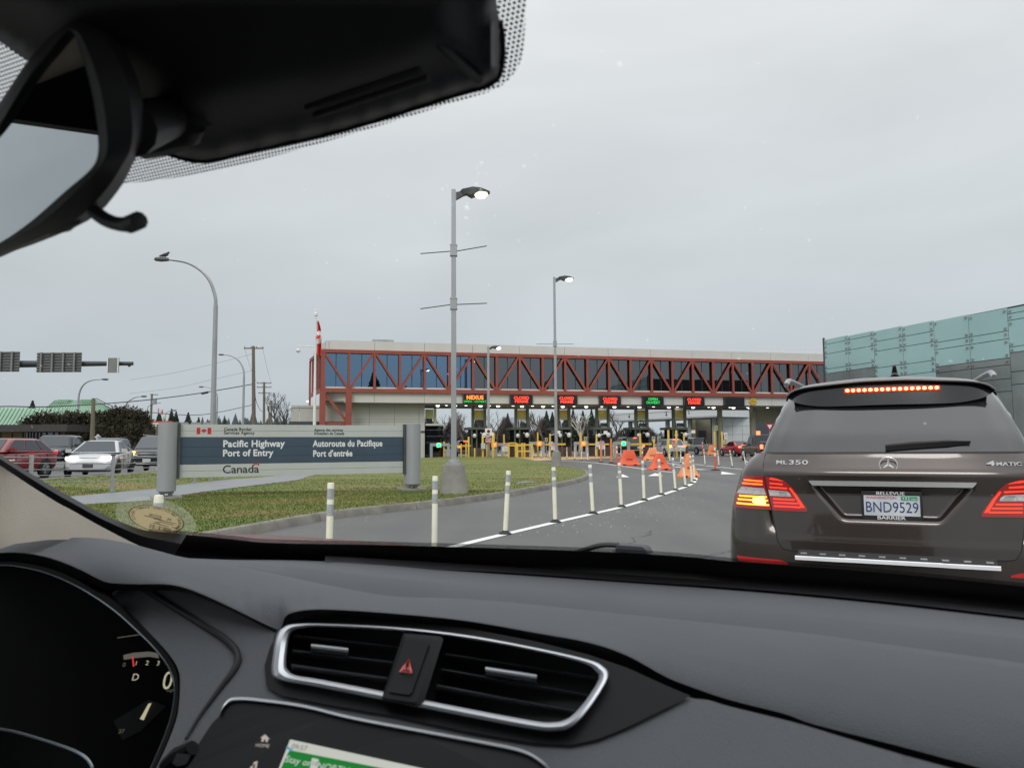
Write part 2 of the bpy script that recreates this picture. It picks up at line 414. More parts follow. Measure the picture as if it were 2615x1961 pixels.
def sweep_cast(line, prof, mat, name, L=3.0, gap=.02, **kw):
    n_ = int(sum((q - p).length for p, q in zip(line, line[1:])) / .5); ln = resample(line, n_ + 1); b = MB(); per = int(L / .5)
    for s0 in range(0, n_, per):
        seg = [p.copy() for p in ln[s0:s0 + per + 1]]
        if len(seg) < 2: continue
        d = (seg[-1] - seg[-2]).normalized(); seg[-1] = seg[-1] - d * gap
        rows = []
        for i, p in enumerate(seg):
            d = seg[min(i + 1, len(seg) - 1)] - seg[max(i - 1, 0)]; d.z = 0; d.normalize(); nrm = V((d.y, -d.x, 0))
            rows.append([V((p.x + nrm.x * o, p.y + nrm.y * o, gz(p.x, p.y) + z)) for o, z in prof])
        b.grid(rows); b.poly(rows[0][::-1]); b.poly(rows[-1])
    return tag(b.build(name, mat, smooth=30), **kw)
sweep_cast(kerb, [(0.06, -0.02), (0.03, 0.10), (0.0, 0.14), (-0.14, 0.145), (-0.16, 0.08)], M_KERB, 'kerb', kind='structure')
sweep(kerb_street, [(-0.05, -0.02), (-0.03, 0.12), (0.0, 0.145), (0.2, 0.145), (0.22, 0.08)], M_CONC, 'kerb', kind='structure')
# path across the lawn
up_px = [(100, 1277), (188, 1268), (394, 1248), (456, 1239), (615, 1222), (774, 1210), (900, 1192)]
lo_px = [(120, 1300), (217, 1289), (398, 1277), (456, 1266), (615, 1244), (760, 1226), (802, 1214), (930, 1195)]
path_poly = catmull([gnd(x, y, LZ) for x, y in lo_px], 4) + catmull([gnd(x, y, LZ) for x, y in up_px], 4)[::-1]
sheet(path_poly, 'path', M_PATH, LZ + 0.012, 0.8)
# markings
def strip(pts, w, name, mat=M_WPAINT, dz=0.006, ms=None):
    pts = [V((p[0], p[1], 0)) for p in pts]
    rows = []
    for i, p in enumerate(pts):
        d = pts[min(i + 1, len(pts) - 1)] - pts[max(i - 1, 0)]; d.normalize(); nrm = V((d.y, -d.x, 0))
        a = p + nrm * w / 2; c = p - nrm * w / 2
        rows.append([V((a.x, a.y, gz(a.x, a.y) + dz)), V((c.x, c.y, gz(c.x, c.y) + dz))])
    b = MB(); b.grid(rows); return tag(b.build(name, mat, smooth=0), kind='structure')
near_base = [(1290, 1364), (1418, 1334), (1514, 1312), (1587, 1295), (1645, 1278), (1689, 1264), (1725, 1252), (1751, 1243), (1767, 1235), (1774, 1228)]
NB = [gnd(x, y) for x, y in near_base]
line_pts = [gnd(1100, 1412), gnd(1190, 1388)] + NB + [gnd(1776, 1222), gnd(1768, 1217)]
strip(catmull(line_pts, 6), 0.16, 'road_marking')
def mark(pxs, w, extra=4, **k): strip(catmull([gnd(x, y) for x, y in pxs], extra), w, 'road_marking', **k)
mark([(1340, 1176), (1400, 1173), (1440, 1176.5), (1501, 1180), (1566, 1187), (1640, 1197), (1725, 1207)], 0.16)
mark([(1692, 1177), (1760, 1184), (1830, 1192), (1903, 1199)], 0.15)
mark([(1470, 1157.5), (1560, 1158), (1640, 1162), (1700, 1166), (1790, 1166.5), (1850, 1163), (1890, 1166), (1905, 1177), (1915, 1183)], 0.15)
mark([(1500, 1167.5), (1600, 1171), (1700, 1182), (1740, 1188)], 0.15)
mark([(1726, 1192), (1744, 1193)], 0.7); mark([(1775, 1198), (1800, 1199.5)], 0.45)
M_OCH = pm('ochre_paint', (0.47, 0.33, 0.15), rough=0.7, var=0.18, scale=1.2, detail=7)
isl = [gnd(x, y) for x, y in [(1250, 1164.5), (1300, 1172), (1360, 1177), (1420, 1174), (1500, 1172), (1560, 1169), (1610, 1167), (1560, 1164.5), (1470, 1163.5), (1400, 1160), (1330, 1160), (1270, 1160.5)]]
sheet(isl, 'road_marking', M_OCH, 0.004, 2.0)
for tx, ty, w in ((1590, 1217, 34), (1674, 1214, 40), (1861, 1209.5, 40)):
    tri = [gnd(tx - w / 2, ty + 1.5), gnd(tx + w / 2, ty + 1.5), gnd(tx - (6 if tx > 1800 else 0), ty - 6)]
    if tx > 1800: tri = [gnd(tx - 20, ty + 1.5), gnd(tx + 20, ty + 1.5), gnd(tx - 18, ty - 5.5)]
    sheet(tri, 'road_marking', M_WPAINT, 0.006, 0)
sheet([gnd(880, 1180), gnd(1085, 1157.0), gnd(1240, 1161), gnd(1085, 1154.5)][:0] or [gnd(1318, 1235.5, LZ), gnd(1352, 1232.5, LZ), gnd(1380, 1231, LZ), gnd(1350, 1228.5, LZ), gnd(1322, 1231, LZ)], 'ground_slab', M_PATH, LZ + 0.01, 0)
# gravel bits on the asphalt
rng = random.Random(3); b = MB()
def pebble(x, y, r):
    z = gz(x, y)
    b.add([(x + r * cos(a) * rng.uniform(.7, 1.2), y + r * sin(a) * rng.uniform(.7, 1.2), z - 0.002) for a in (0, 1.6, 3.1, 4.7)] + [(x, y, z + r * 0.7)], [(0, 1, 4), (1, 2, 4), (2, 3, 4), (3, 0, 4)])
for i in range(520):
    t = rng.random() * (len(NB) - 1); k = int(t); p = NB[k].lerp(NB[k + 1], t - k)
    pebble(p.x + rng.gauss(0.35, 0.55), p.y + rng.gauss(-0.1, 0.7), rng.uniform(0.006, 0.02))
for i in range(260):
    p = kerb[rng.randrange(8, len(kerb) - 30)]; pebble(p.x + rng.uniform(0.1, 0.7), p.y + rng.uniform(-0.8, 0.1), rng.uniform(0.006, 0.018))
for i in range(300):
    pebble(rng.uniform(-1, 6), rng.uniform(6, 22), rng.uniform(0.004, 0.012))
tag(b.build('gravel', pm('gravel', (0.33, 0.32, 0.30), rough=.9, var=.4, scale=8), smooth=0), kind='stuff')
# grass blades
nr = np.random.default_rng(5)
def in_np(P, poly):
    x, y = P[:, 0], P[:, 1]; c = np.zeros(len(P), bool)
    A = np.array([(p[0], p[1]) for p in poly]); Bq = np.roll(A, 1, 0)
    for (x1, y1), (x2, y2) in zip(A, Bq):
        c ^= ((y1 > y) != (y2 > y)) & (x < (x2 - x1) * (y - y1) / (y2 - y1 + 1e-12) + x1)
    return c
P = np.concatenate([nr.uniform((-16, 8), (4, 30), (60000, 2)), nr.uniform((-13, 9), (2, 22), (80000, 2)), nr.uniform((-17, 30), (6, 52), (20000, 2))])
P = P[in_np(P, lawn_poly)]; P = P[~in_np(P, path_poly)]
n = len(P); ang = nr.uniform(0, 2 * pi, n); h = nr.gamma(4, 0.0055, n) + 0.008; w = nr.uniform(0.006, 0.016, n)
gzv = np.array([gz(x, y) for x, y in P]) + LZ
lean = nr.normal(0, 0.025, (n, 2))
v = np.zeros((n, 3, 3))
v[:, 0, 0] = P[:, 0] - np.cos(ang) * w; v[:, 0, 1] = P[:, 1] - np.sin(ang) * w; v[:, 0, 2] = gzv - 0.005
v[:, 1, 0] = P[:, 0] + np.cos(ang) * w; v[:, 1, 1] = P[:, 1] + np.sin(ang) * w; v[:, 1, 2] = gzv - 0.005
v[:, 2, :2] = P + lean; v[:, 2, 2] = gzv + h
me = bpy.data.meshes.new('grass'); me.vertices.add(n * 3); me.vertices.foreach_set('co', v.ravel())
me.loops.add(n * 3); me.loops.foreach_set('vertex_index', np.arange(n * 3)); me.polygons.add(n)
me.polygons.foreach_set('loop_start', np.arange(0, n * 3, 3)); me.update(calc_edges=True); me.materials.append(M_BLADE)
tag(link(bpy.data.objects.new('grass', me)), kind='stuff')
# ------------------------------------------------------------------ delineator posts
M_CREAM = pm('post_cream', (0.80, 0.78, 0.62), rough=0.55, var=0.06, scale=5, bump=0.1, detail=6)
M_BAND = pm('band_grey', (0.40, 0.42, 0.43), rough=0.35, var=0.22, scale=22, detail=6)
M_RUB = pm('rubber_black', (0.018, 0.018, 0.018), rough=0.7, var=0.2)
M_ORG = pm('orange_plastic', (0.78, 0.115, 0.04), rough=0.5, var=0.10, scale=2.5, detail=6, bump=0.1)
M_ORG2 = pm('orange_plastic_faded', (0.82, 0.27, 0.10), rough=0.6, var=0.10, scale=2.5, detail=6)
M_WREF = pm('band_white', (0.80, 0.80, 0.78), rough=0.35, var=0.05)
PH = 0.97
def make_post(label, group):
    t = thing('delineator_post', label, 'delineator post', (0, 0, 0), 0, group)
    r = 0.037
    b = MB(); b.tube([(0, 0, 0.02), (0, 0, PH - 0.012), (0, 0, PH)], [r, r, r * 0.86], 14); b.build('post', M_CREAM, t)
    for z0, z1 in ((PH - 0.17, PH - 0.06), (PH - 0.345, PH - 0.225)):
        b = MB(); b.tube([(0, 0, z0), (0, 0, z1)], r + 0.0018, 14); b.build('band', M_BAND, t)
    b = MB(); b.lathe([(0.105, 0.001), (0.10, 0.018), (0.06, 0.045), (0.042, 0.06)], n=14); b.build('base', M_RUB, t)
    return t
GP = 'white posts with grey bands lining the curved lane'
near_lab = ['white post whose square top peeks above the round windscreen sticker', 'white post in front of the welcome sign, beside the red bonnet', 'white post left of the concrete lamp base, rising from the bonnet edge',
            'nearest white post whose black base shows on the lane line', 'white post right in front of the grass island tip', 'white post just right of the kerb tip of the grass island',
            'white post in front of the left white triangle on the road', 'white post in front of the orange post behind the lane line', 'white post standing left of the nearest red-orange barrier', 'white post just left of the toppled looking faded barrier foot',
            'leaning white post in front of the faded narrow barrier', 'white post close behind the leaning one at the end of the lane line', 'last white post at the rounded end of the lane line']
P0 = V((*gpt(405, 6.3).xy, 0)); P0.z = 0
P1p = gpt(843, 8.3); P2p = gpt(1109, 10.0)
post0 = make_post(near_lab[0], GP)
spots = [P0, P1p, P2p] + NB
leans = [0.02, 0.015, 0.01, 0.06, -0.02, -0.045, -0.035, -0.02, -0.05, -0.06, -0.085, -0.04, -0.05]
for i, p in enumerate(spots):
    if i == 0: o = post0; o.location = p
    else: o = dup(post0, p, 0, near_lab[i], GP)
    o.rotation_euler = (0, leans[i] * 1.0, random.uniform(0, 6) * 0); 
    if i == 0:
        zt = zof(405, 1264, P0.y); o.scale = (1, 1, zt / PH)
# far white posts: (column, base row, top row)
far_posts = [
 (1346, 1166.5, 1141, 'beside the yellow gate frame on the ochre island'), (1363, 1168, 1141, 'right of the yellow gate frame'), (1382, 1169, 1141, 'between the gate frame and the tall lamp base'), (1403, 1170, 1142, 'left of the tall lamp base, on the ochre island'),
 (1448, 1171, 1142, 'in front of the barrier beside the tall lamp'), (1468, 1173, 1143, 'right of the barrier beside the tall lamp'), (1485, 1175.5, 1140, 'second to the right of the barrier by the lamp'), (1501, 1177, 1144, 'at the near end of the ochre island line'),
 (1478, 1163, 1138, 'under the red signal of the third lane'), (1499, 1164, 1133, 'behind the ochre island, under the grey gate arm'), (1521, 1165.5, 1139, 'left of the stop plate before the thin orange posts'), (1544.5, 1166.5, 1139, 'right of the stop plate before the thin orange posts'),
 (1566, 1167.5, 1132, 'behind the thin orange posts, near the dark pickup'), (1586, 1168.5, 1140, 'left of the widest red-orange barrier'), (1605, 1160, 1134, 'behind the widest red-orange barrier'), (1622, 1162, 1141, 'right above the widest red-orange barrier'), (1630, 1161, 1136, 'behind the white-banded orange post'),
 (1691, 1159, 1134, 'between the barriers and the yellow posts'), (1692.5, 1165, 1141, 'left of the tall yellow post pair'), (1711, 1180, 1144, 'in front of the left tall yellow post'), (1730, 1167, 1137, 'under the lone stop sign'), (1739, 1183.5, 1146, 'right of the lone stop sign'),
 (1750, 1160, 1138, 'left of the white wagon'), (1801, 1187.5, 1147, 'below the rear wheel of the white wagon'), (1836, 1190, 1150, 'below the red car, right of the orange post'), (1871, 1193, 1149, 'below the red car boot, left of the pickup wheel'), (1905, 1191, 1151, 'leaning beside the pickup rear wheel')]
for i, (px, yb, yt, lab) in enumerate(far_posts):
    p = gnd(px, yb); zt = zof(px, yt, p.y) - p.z
    o = dup(post0, p, 0, 'small white post ' + lab, 'white posts on the plaza before the booths'); k = zt / PH
    o.scale = (1.0, 1.0, k); o.rotation_euler = (0, -0.14 if px > 1860 else (-0.07 if px > 1795 and px < 1805 else (-0.05 if px > 1830 else 0.0)), 0)
# orange tube posts with white bands
def make_orange(label):
    t = thing('orange_post', label, 'delineator post', (0, 0, 0), 0, 'orange posts among the barriers')
    b = MB(); b.tube([(0, 0, 0.02), (0, 0, 1.06), (0, 0, 1.10)], [0.05, 0.045, 0.03], 14); b.build('post', M_ORG, t)
    for z in (0.98, 0.72):
        b = MB(); b.tube([(0, 0, z - 0.085), (0, 0, z + 0.055)], 0.053, 14); b.build('band', M_WREF, t)
    b = MB(); b.lathe([(0.24, 0.001), (0.23, 0.035), (0.07, 0.06), (0.05, 0.07)], n=16); b.build('base', M_RUB, t)
    return t
og = [(1827, 1201, 1138, 'orange post with white bands and round black base, alone on the asphalt'), (1576, 1185.5, 1136, 'orange banded post left of the widest red-orange barrier'), (1641, 1190, 1136, 'orange banded post between the two large barriers'), (1652.5, 1161, 1132, 'orange banded post behind the faded barrier'),
      (1734, 1160, 1125, 'orange banded post right of the lone stop sign'), (1794.5, 1162, 1127, 'orange banded post in front of the white wagon'), (1535, 1181, 1135, 'thin plain orange post in front of a stop plate'), (1561, 1183, 1120, 'pale orange post under a yellow post, beside the dark pickup'), (1685, 1156, 1128, 'thin orange post beyond the faded barrier')]
o0 = None
for px, yb, yt, lab in og:
    p = gnd(px, yb); zt = zof(px, yt, p.y) - p.z
    if o0 is None: o0 = make_orange(lab); o = o0; o.location = p
    elif 'thin' in lab or 'pale' in lab:
        o = thing('orange_post', lab, 'delineator post', p, 0, 'orange posts among the barriers')
        b = MB(); b.tube([(0, 0, 0.02), (0, 0, 1.1)], 0.055, 10); b.build('post', M_ORG2, o)
        b = MB(); b.lathe([(0.2, 0.001), (0.2, 0.03), (0.07, 0.06), (0.05, 0.07)], n=12); b.build('base', M_RUB, o)
    else: o = dup(o0, p, 0, lab)
    o.scale = (1, 1, zt / 1.10)
# water-filled barriers: flared foot, tapering body, slotted top
def barrier(px, yb, yt, wb, wt, lab, mat, rot=0.0, slots=True, feet=True):
    p = gnd(px, yb); k = p.y / FPX; H = zof(px, yt, p.y) - p.z; Wb, Wt = wb * k / 2, wt * k / 2
    t = thing('water_barrier', lab, 'traffic barrier', p, rot, 'orange plastic traffic barriers')
    secs = []
    for z, w, d in ((0.0, Wb * 1.0, .30), (0.05 * H, Wb * 1.0, .31), (0.13 * H, Wb * .93, .28), (0.17 * H, Wb * .80, .24), (0.55 * H, (Wb * .8 + Wt) / 2, .18), (0.95 * H, Wt, .13), (H, Wt * .95, .11)):
        ring = []
        for a in range(24):
            th = 2 * pi * a / 24; c_, s_ = cos(th), sin(th); e = 0.35
            ring.append(V((w * math.copysign(abs(c_) ** e, c_), d * math.copysign(abs(s_) ** e, s_), z)))
        secs.append(ring)
    b = MB(); b.grid(secs, True); b.poly(secs[-1]); b.build('body', mat, t, smooth=50)
    if slots:
        for i in range(4):
            b = MB(); b.box((-Wt * .75 + i * Wt * .5, 0, H + 0.02), (Wt * .28, .2, 0.07)); b.build('reflector', M_WREF, t)
    b = MB(); b.box((0, -0.235, 0.42 * H), (Wb * .5, .02, .05)); b.build('recess', pm('barrier_recess', (0.35, 0.05, 0.02), rough=.6), t)
    b = MB()
    for sx in (-.45, .45): b.box((sx * Wb, -.30, 0.045), (Wb * .28, .03, .09))
    b.build('forklift_slot', M_RUB, t)
    return t
barrier(1450, 1161, 1136, 31, 16, 'small red-orange barrier beside the tall lamp base', M_ORG, 0.1, False)
barrier(1606, 1189, 1149, 62, 27, 'widest red-orange barrier with sloping sides behind the lane posts', M_ORG, 0.08, False)
barrier(1684, 1200, 1157, 61, 18, 'nearest red-orange barrier with white slotted top', M_ORG, 0.1)
barrier(1667, 1175, 1145, 56, 19, 'faded orange barrier behind the nearest red-orange one', M_ORG2, -0.25)
barrier(1818, 1162, 1137, 30, 15, 'faded orange barrier in front of the white wagon', M_ORG2, 0.1, False)
barrier(1758, 1219, 1158, 55, 11, 'narrow tall faded barrier with broad crumpled foot behind the last lane posts', M_ORG2, 0.1, False)

# sealed cracks in the asphalt
M_CRK = pm('crack_sealant', (.022, .022, .023), rough=.5, var=.2)
rg = random.Random(21)
for pts in ([(1790, 1424), (1830, 1412), (1880, 1406)], [(1560, 1408), (1640, 1372), (1672, 1352)]):
    g = catmull([gnd(x + rg.uniform(-8, 8), y + rg.uniform(-3, 3)) for x, y in pts], 7)
    g = [V((p.x + rg.gauss(0, .05), p.y + rg.gauss(0, .05), 0)) for p in g]
    strip(g, rg.uniform(.012, .022), 'road_crack', M_CRK, .004)
# ------------------------------------------------------------------ common materials
M_GALV = pm('galvanised_steel', (0.36, 0.37, 0.38), rough=0.45, metal=0.35, var=0.14, scale=2.0, detail=7, aniso=(1, 1, 0.25))
M_DGRAY = pm('dark_grey_metal', (0.07, 0.075, 0.08), rough=0.5, var=0.1)
M_SIGNG = pm('sign_panel_grey', (0.50, 0.52, 0.50), rough=0.55, var=0.05, scale=1.5, detail=6)
M_SIGNB = pm('sign_slate_blue', (0.052, 0.080, 0.115), rough=0.5, var=0.10, scale=1.5, detail=6)
M_COLG = pm('sign_column_grey', (0.34, 0.35, 0.365), rough=0.5, metal=0.2, var=0.05, scale=1.0)
M_BLACKT = pm('lettering_black', (0.02, 0.02, 0.022), rough=0.6, var=0.1)
M_WHITET = pm('lettering_white', (0.78, 0.79, 0.80), rough=0.5, var=0.04)
M_RED = pm('flag_red', (0.55, 0.02, 0.025), rough=0.6, var=0.06)
M_WHITE = pm('white_paint', (0.78, 0.78, 0.77), rough=0.5, var=0.05)
LEAF = [(0, 1.0), (.16, .68), (.34, .78), (.27, .36), (.52, .60), (.58, .46), (.90, .50), (.80, .22), (.95, .12), (.52, -.22), (.58, -.42), (.08, -.34), (.08, -.85), (-.08, -.85), (-.08, -.34), (-.58, -.42), (-.52, -.22), (-.95, .12), (-.80, .22), (-.90, .50), (-.58, .46), (-.52, .60), (-.27, .36), (-.34, .78), (-.16, .68)]
def leaf(b, M, s, d=0.0):
    pts = [V((x * s, y * s, 0)) for x, y in LEAF]
    tri = geometry.tessellate_polygon([pts])
    b.add([M @ p for p in pts], [tuple(t) for t in tri])
# ------------------------------------------------------------------ welcome sign
pL = gnd(424, 1273, LZ); pR = gnd(1052, 1252, LZ)
ax = (pR - pL); ax.z = 0; SL = ax.length; ax.normalize(); nn = V((ax.y, -ax.x, 0))   # nn faces the road
base = (pL + pR) / 2; base.z = min(pL.z, pR.z)
rot = atan2(ax.y, ax.x)
sg = thing('welcome_sign', 'long grey and slate blue border sign between two grey columns on the lawn', 'sign', base, rot)
# local: x along, -y towards the road, z up
zb = base.z
def sz(px, py, x):  # height of a pixel on the sign plane above the base
    P = base + ax * x; Y = P.y
    return zof(px, py, Y) - zb
hw = SL / 2
c0 = -hw; c1 = hw
ztop = sz(1000, 1087, 1.0 * hw); zbot = sz(930, 1208, .85 * hw)
ztopc = sz(1045, 1083, hw); zbotc = sz(1048, 1235, hw)
for x, nm in ((c0, 0), (c1, 1)):
    ring = []
    for k in range(28):
        a = 2 * pi * k / 28; ring.append((x + 0.225 * cos(a), 0.30 * math.copysign(abs(sin(a)) ** .8, sin(a))))
    b = MB(); b.grid([[V((p[0], p[1], z)) for p in ring] for z in (zbotc, ztopc)], True)
    b.poly([V((p[0], p[1], ztopc)) for p in ring]); b.poly([V((p[0], p[1], zbotc)) for p in ring][::-1])
    cobj = b.build('column', M_COLG, sg, smooth=40)
    b = MB(); b.box((x - 0.09, 0, zbotc / 2), (0.10, 0.16, zbotc)); b.box((x + 0.09, 0, zbotc / 2), (0.10, 0.16, zbotc)); b.box((x, 0, zbotc - 0.03), (.34, .3, .06))
    b.build('column_foot', M_GALV, cobj)
    b = MB(); b.box((x, 0, 0.02), (0.7, 0.7, 0.09)); b.build('footing', M_CONC, sg)
    b = MB(); s_ = 1 if x < 0 else -1
    b.box((x + s_ * 0.255, -0.04, (ztop + zbot) / 2), (0.05, 0.16, (ztop - zbot) + .06)); b.build('edge_channel', M_DGRAY, sg)
xa, xb = c0 + 0.29, c1 - 0.29; PW = xb - xa; PHt = ztop - zbot
hs = [0, 0.125, 0.245, 0.43, 0.61, 0.755, 0.88, 1.0]   # plank joints, top to bottom
for i in range(7):
    z1 = ztop - hs[i] * PHt; z0 = ztop - hs[i + 1] * PHt
    b = MB(); b.box(((xa + xb) / 2, 0, (z0 + z1) / 2), (PW, 0.09, z1 - z0 - 0.006)); b.build('plank', M_SIGNB if 2 <= i <= 4 else M_SIGNG, sg)
b = MB(); b.box(((xa + xb) / 2, 0.01, (ztop + zbot) / 2), (PW - .02, 0.06, PHt - .02)); b.build('backing', M_DGRAY, sg)
yf = -0.0475
def sM(fx, fy): return frame((xa + fx * PW, yf, ztop - fy * PHt), (1, 0, 0), (0, 0, 1))
def sgtext(body, fx, fy, size, mat, off=0.0, sx=1.0, sp=1.0):
    b = MB(); b.text(body, size, sM(fx, fy), ext=0.002, off=off, align='LEFT', valign='TOP_BASELINE', sx=sx, spacing=sp); return b.build('lettering', mat, sg, smooth=0)
# fractions measured on the panel (perspective taken out)
k1 = 0.056 * PHt / 1.0
def fit(body, fx0, fx1, fy, size, mat, off=0.012, sp=1.05):
    vs, _ = text_mesh(body, 0.002, off, 'LEFT', sp, 'TOP_BASELINE'); w = max(p[0] for p in vs) * size
    return sgtext(body, fx0, fy, size, mat, off, sx=(fx1 - fx0) * PW / w, sp=sp)
fit('Canada Border', 0.175, 0.293, 0.118, 0.085 * PHt, M_BLACKT); fit('Services Agency', 0.175, 0.305, 0.188, 0.085 * PHt, M_BLACKT)
fit('Agence des services', 0.570, 0.704, 0.128, 0.085 * PHt, M_BLACKT); fit('frontaliers du Canada', 0.570, 0.710, 0.198, 0.085 * PHt, M_BLACKT)
fit('Pacific Highway', 0.172, 0.438, 0.430, 0.178 * PHt, M_WHITET, 0.03); fit('Port of Entry', 0.172, 0.388, 0.608, 0.178 * PHt, M_WHITET, 0.03)
fit('Autoroute du Pacifique', 0.565, 0.896, 0.435, 0.178 * PHt, M_WHITET, 0.03); fit("Port d'entrée", 0.565, 0.750, 0.635, 0.178 * PHt, M_WHITET, 0.03)
# serif wordmark: sans letters with slab feet cut as separate strokes
fit('Canada', 0.172, 0.327, 0.930, 0.215 * PHt, M_BLACKT, 0.008, 0.98)
def flag_mark(fx0, fx1, fy0, fy1):
    b = MB(); w = (fx1 - fx0) * PW; h = (fy1 - fy0) * PHt; x0 = xa + fx0 * PW; zc = ztop - (fy0 + fy1) / 2 * PHt
    for cx in (x0 + w * .12, x0 + w * .88): b.box((cx, yf, zc), (w * .25, 0.004, h))
    leaf(b, frame((x0 + w * .5, yf - .002, zc - h * .03), (1, 0, 0), (0, 0, 1)), h * .42)
    o = b.build('flag_symbol', M_RED, sg, smooth=0)
flag_mark(0.064, 0.122, 0.065, 0.185); flag_mark(0.303, 0.327, 0.742, 0.79)
# ------------------------------------------------------------------ street lamps with concrete feet
M_LAMPLIT = emat('lamp_warm_light', (1.0, 0.87, 0.45), 2.3)
M_LAMPW = emat('lamp_white_light', (1.0, 0.95, 0.85), 8.0)
def tall_lamp(px, yb, ytop, wbase, lab, hbase_px, head=True, arms=(), lit=M_LAMPLIT, pole_r=None, Y=None, dz=LZ):
    p = gnd(px, yb, dz) if Y is None else gpt(px, Y)
    k = p.y / FPX; t = thing('street_lamp', lab, 'street lamp', p, 0, 'lit street lamps on concrete feet')
    H = zof(px, ytop, p.y) - p.z; hb = hbase_px * k; w = wbase * k
    if hbase_px:
        b = MB(); b.tube([(0, 0, -0.1), (0, 0, hb * .9), (0, 0, hb)], [w * .5, w * .37, w * .36], 24); b.build('concrete_foot', M_CONC, t)
        b = MB(); b.box((0, 0, hb + 0.03), (w * .48, w * .48, .06)); b.lathe([(w * .22, hb + .06), (w * .21, hb + .13), (w * .14, hb + .14)], n=12); b.build('base_plate', M_GALV, t)
    r = pole_r or 6.7 * k
    b = MB(); b.box((0, 0, (H + hb) / 2), (r * 2, r * 2, H - hb), taper=0.8); b.build('pole', M_GALV, t, smooth=20)
    if head:
        s = H / 9.0 if H < 10 else 1.1
        b = MB(); pr = [(0.0, -.26), (0.30, -.10), (0.42, -.05), (0.62, -0.13), (1.0, 0.0), (1.32, .0)]
        up = [(0.0, 0.03), (0.16, 0.05), (0.26, .12), (0.70, .17), (1.05, 0.13), (1.40, .02)]
        rows = []
        for i in range(6):
            wd = (.05, .06, .12, .2, .2, .14)[i] * s
            rows.append([V((r + pr[i][0] * s * .72, -wd, H + pr[i][1] * s * .8 - .1)), V((r + up[i][0] * s * .72, -wd, H + up[i][1] * s * .8 - .1)), V((r + up[i][0] * s * .72, wd, H + up[i][1] * s * .8 - .1)), V((r + pr[i][0] * s * .72, wd, H + pr[i][1] * s * .8 - .1))])
        b.grid(rows, True); b.poly(rows[0]); b.poly(rows[-1][::-1]); hd = b.build('lamp_head', M_DGRAY, t, smooth=25)
        b = MB(); b.lathe([(0.005, -.15 * s), (0.14 * s, -.10 * s), (.20 * s, -.02), (.20 * s, .02)], (r + .74 * s, 0, H - .13), n=18); b.build('lamp_lens', lit, hd)
    for z, wy, tl, trr in arms:
        b = MB(); b.box((0, 0, z), (r * 2.5, r * 2.5, .32)); b.box((0, 0, z + .14), (r * 2.7, r * 2.7, .03)); b.box((0, 0, z - .14), (r * 2.7, r * 2.7, .03)); br = b.build('banner_bracket', M_GALV, t)
        for sgn, tilt in ((-1, tl), (1, trr)):
            b = MB(); b.tube([(sgn * r, 0, z - .02), (sgn * (r + wy), 0, z - .02 + tilt)], 0.014, 6); b.build('banner_rod', M_DGRAY, br)
    return t
d1 = gnd(1160, 1260, LZ).y
z1 = zof(1157, 640, d1) - LZ; z2 = zof(1157, 776, d1) - LZ
tall_lamp(1159, 1260, 485, 76, 'nearest lit street lamp on a tapered concrete foot in the lawn', 72, arms=((z1, 0.83, -.06, .14), (z2, .83, -.11, .03)))
pl2 = gnd(1421, 1195, 0); z3 = zof(1421, 878, pl2.y)
lm2 = tall_lamp(1421, 1195, 708, 31, 'tall lit street lamp on a concrete foot behind the tip of the lawn', 40, arms=((z3 - pl2.z, 1.05, .02, 0),), lit=M_LAMPW, pole_r=0.085, dz=0)
lm3 = tall_lamp(1247, 1165, 885, 0, 'slim lit street lamp carrying a stop sign before the first booths', 0, lit=M_LAMPW, pole_r=0.12, Y=69)
def curved_lamp(pole, arc, head, Y, lab, r=0.09, rot=0):
    """pole: [(px,py) bottom, top]; arc: px points to the head; all in the plane at distance Y"""
    p = gpt(pole[0][0], Y); t = thing('street_lamp', lab, 'street lamp', p, 0, 'curved davit street lamps along the road')
    L = lambda q: at(q[0], q[1], Y) - p
    b = MB(); b.tube([V((L(pole[1]).x, 0, 0)), L(pole[1])], [r * 1.15, r * .85], 10); b.build('pole', M_GALV, t)
    b = MB(); pts = catmull([L(q) for q in [pole[1]] + arc], 5); b.tube(pts, [r * .75 - i * r * .35 / len(pts) for i in range(len(pts))], 8); b.build('davit_arm', M_GALV, t)
    b = MB(); a, c = L(head[0]), L(head[1]); d = c - a; w = d.length * .16
    b.tube([a, a + d * .15, a + d * .55, c - d * .08, c], [w * .6, w * .8, w * 1.05, w * .8, w * .3], 10); b.build('lamp_head', M_DGRAY, t)
    return t
curved_lamp([(557, 1100), (551, 780)], [(549, 755), (536, 718), (512, 690), (478, 671), (440, 664), (425, 663)], [(432, 663), (394, 662)], 31, 'nearest curved street lamp with a gull standing on its head', 0.105)
curved_lamp([(619, 1100), (623, 964)], [(622, 945), (613, 925), (598, 912), (583, 907), (570, 906)], [(572, 906), (558, 905.5)], 63, 'curved street lamp just left of the wooden pole with one crossarm', 0.1)
curved_lamp([(316, 1112), (321, 1040)], [(324, 1030), (332, 1022), (345, 1015), (358, 1012.5)], [(360, 1012.3), (375, 1012)], 108, 'curved street lamp right of the dark hedge', 0.16)
curved_lamp([(197, 1120), (200.5, 1020)], [(203, 1003), (210, 987), (222, 976), (240, 970), (258, 968.7)], [(260, 968.5), (277, 969)], 82, 'curved street lamp standing in front of the green roof', 0.14)
curved_lamp([(554, 1100), (555, 1012)], [(552, 1002), (543, 994), (530, 989), (518, 988)], [(520, 988), (508, 988)], 95, 'curved street lamp mostly hidden behind the nearest curved one', 0.1)
curved_lamp([(374, 1090), (376, 1048)], [(377, 1042), (380, 1037), (386, 1034)], [(384, 1034.5), (392, 1032)], 140, 'small far curved lamp beside the utility pole with transformer', 0.12)
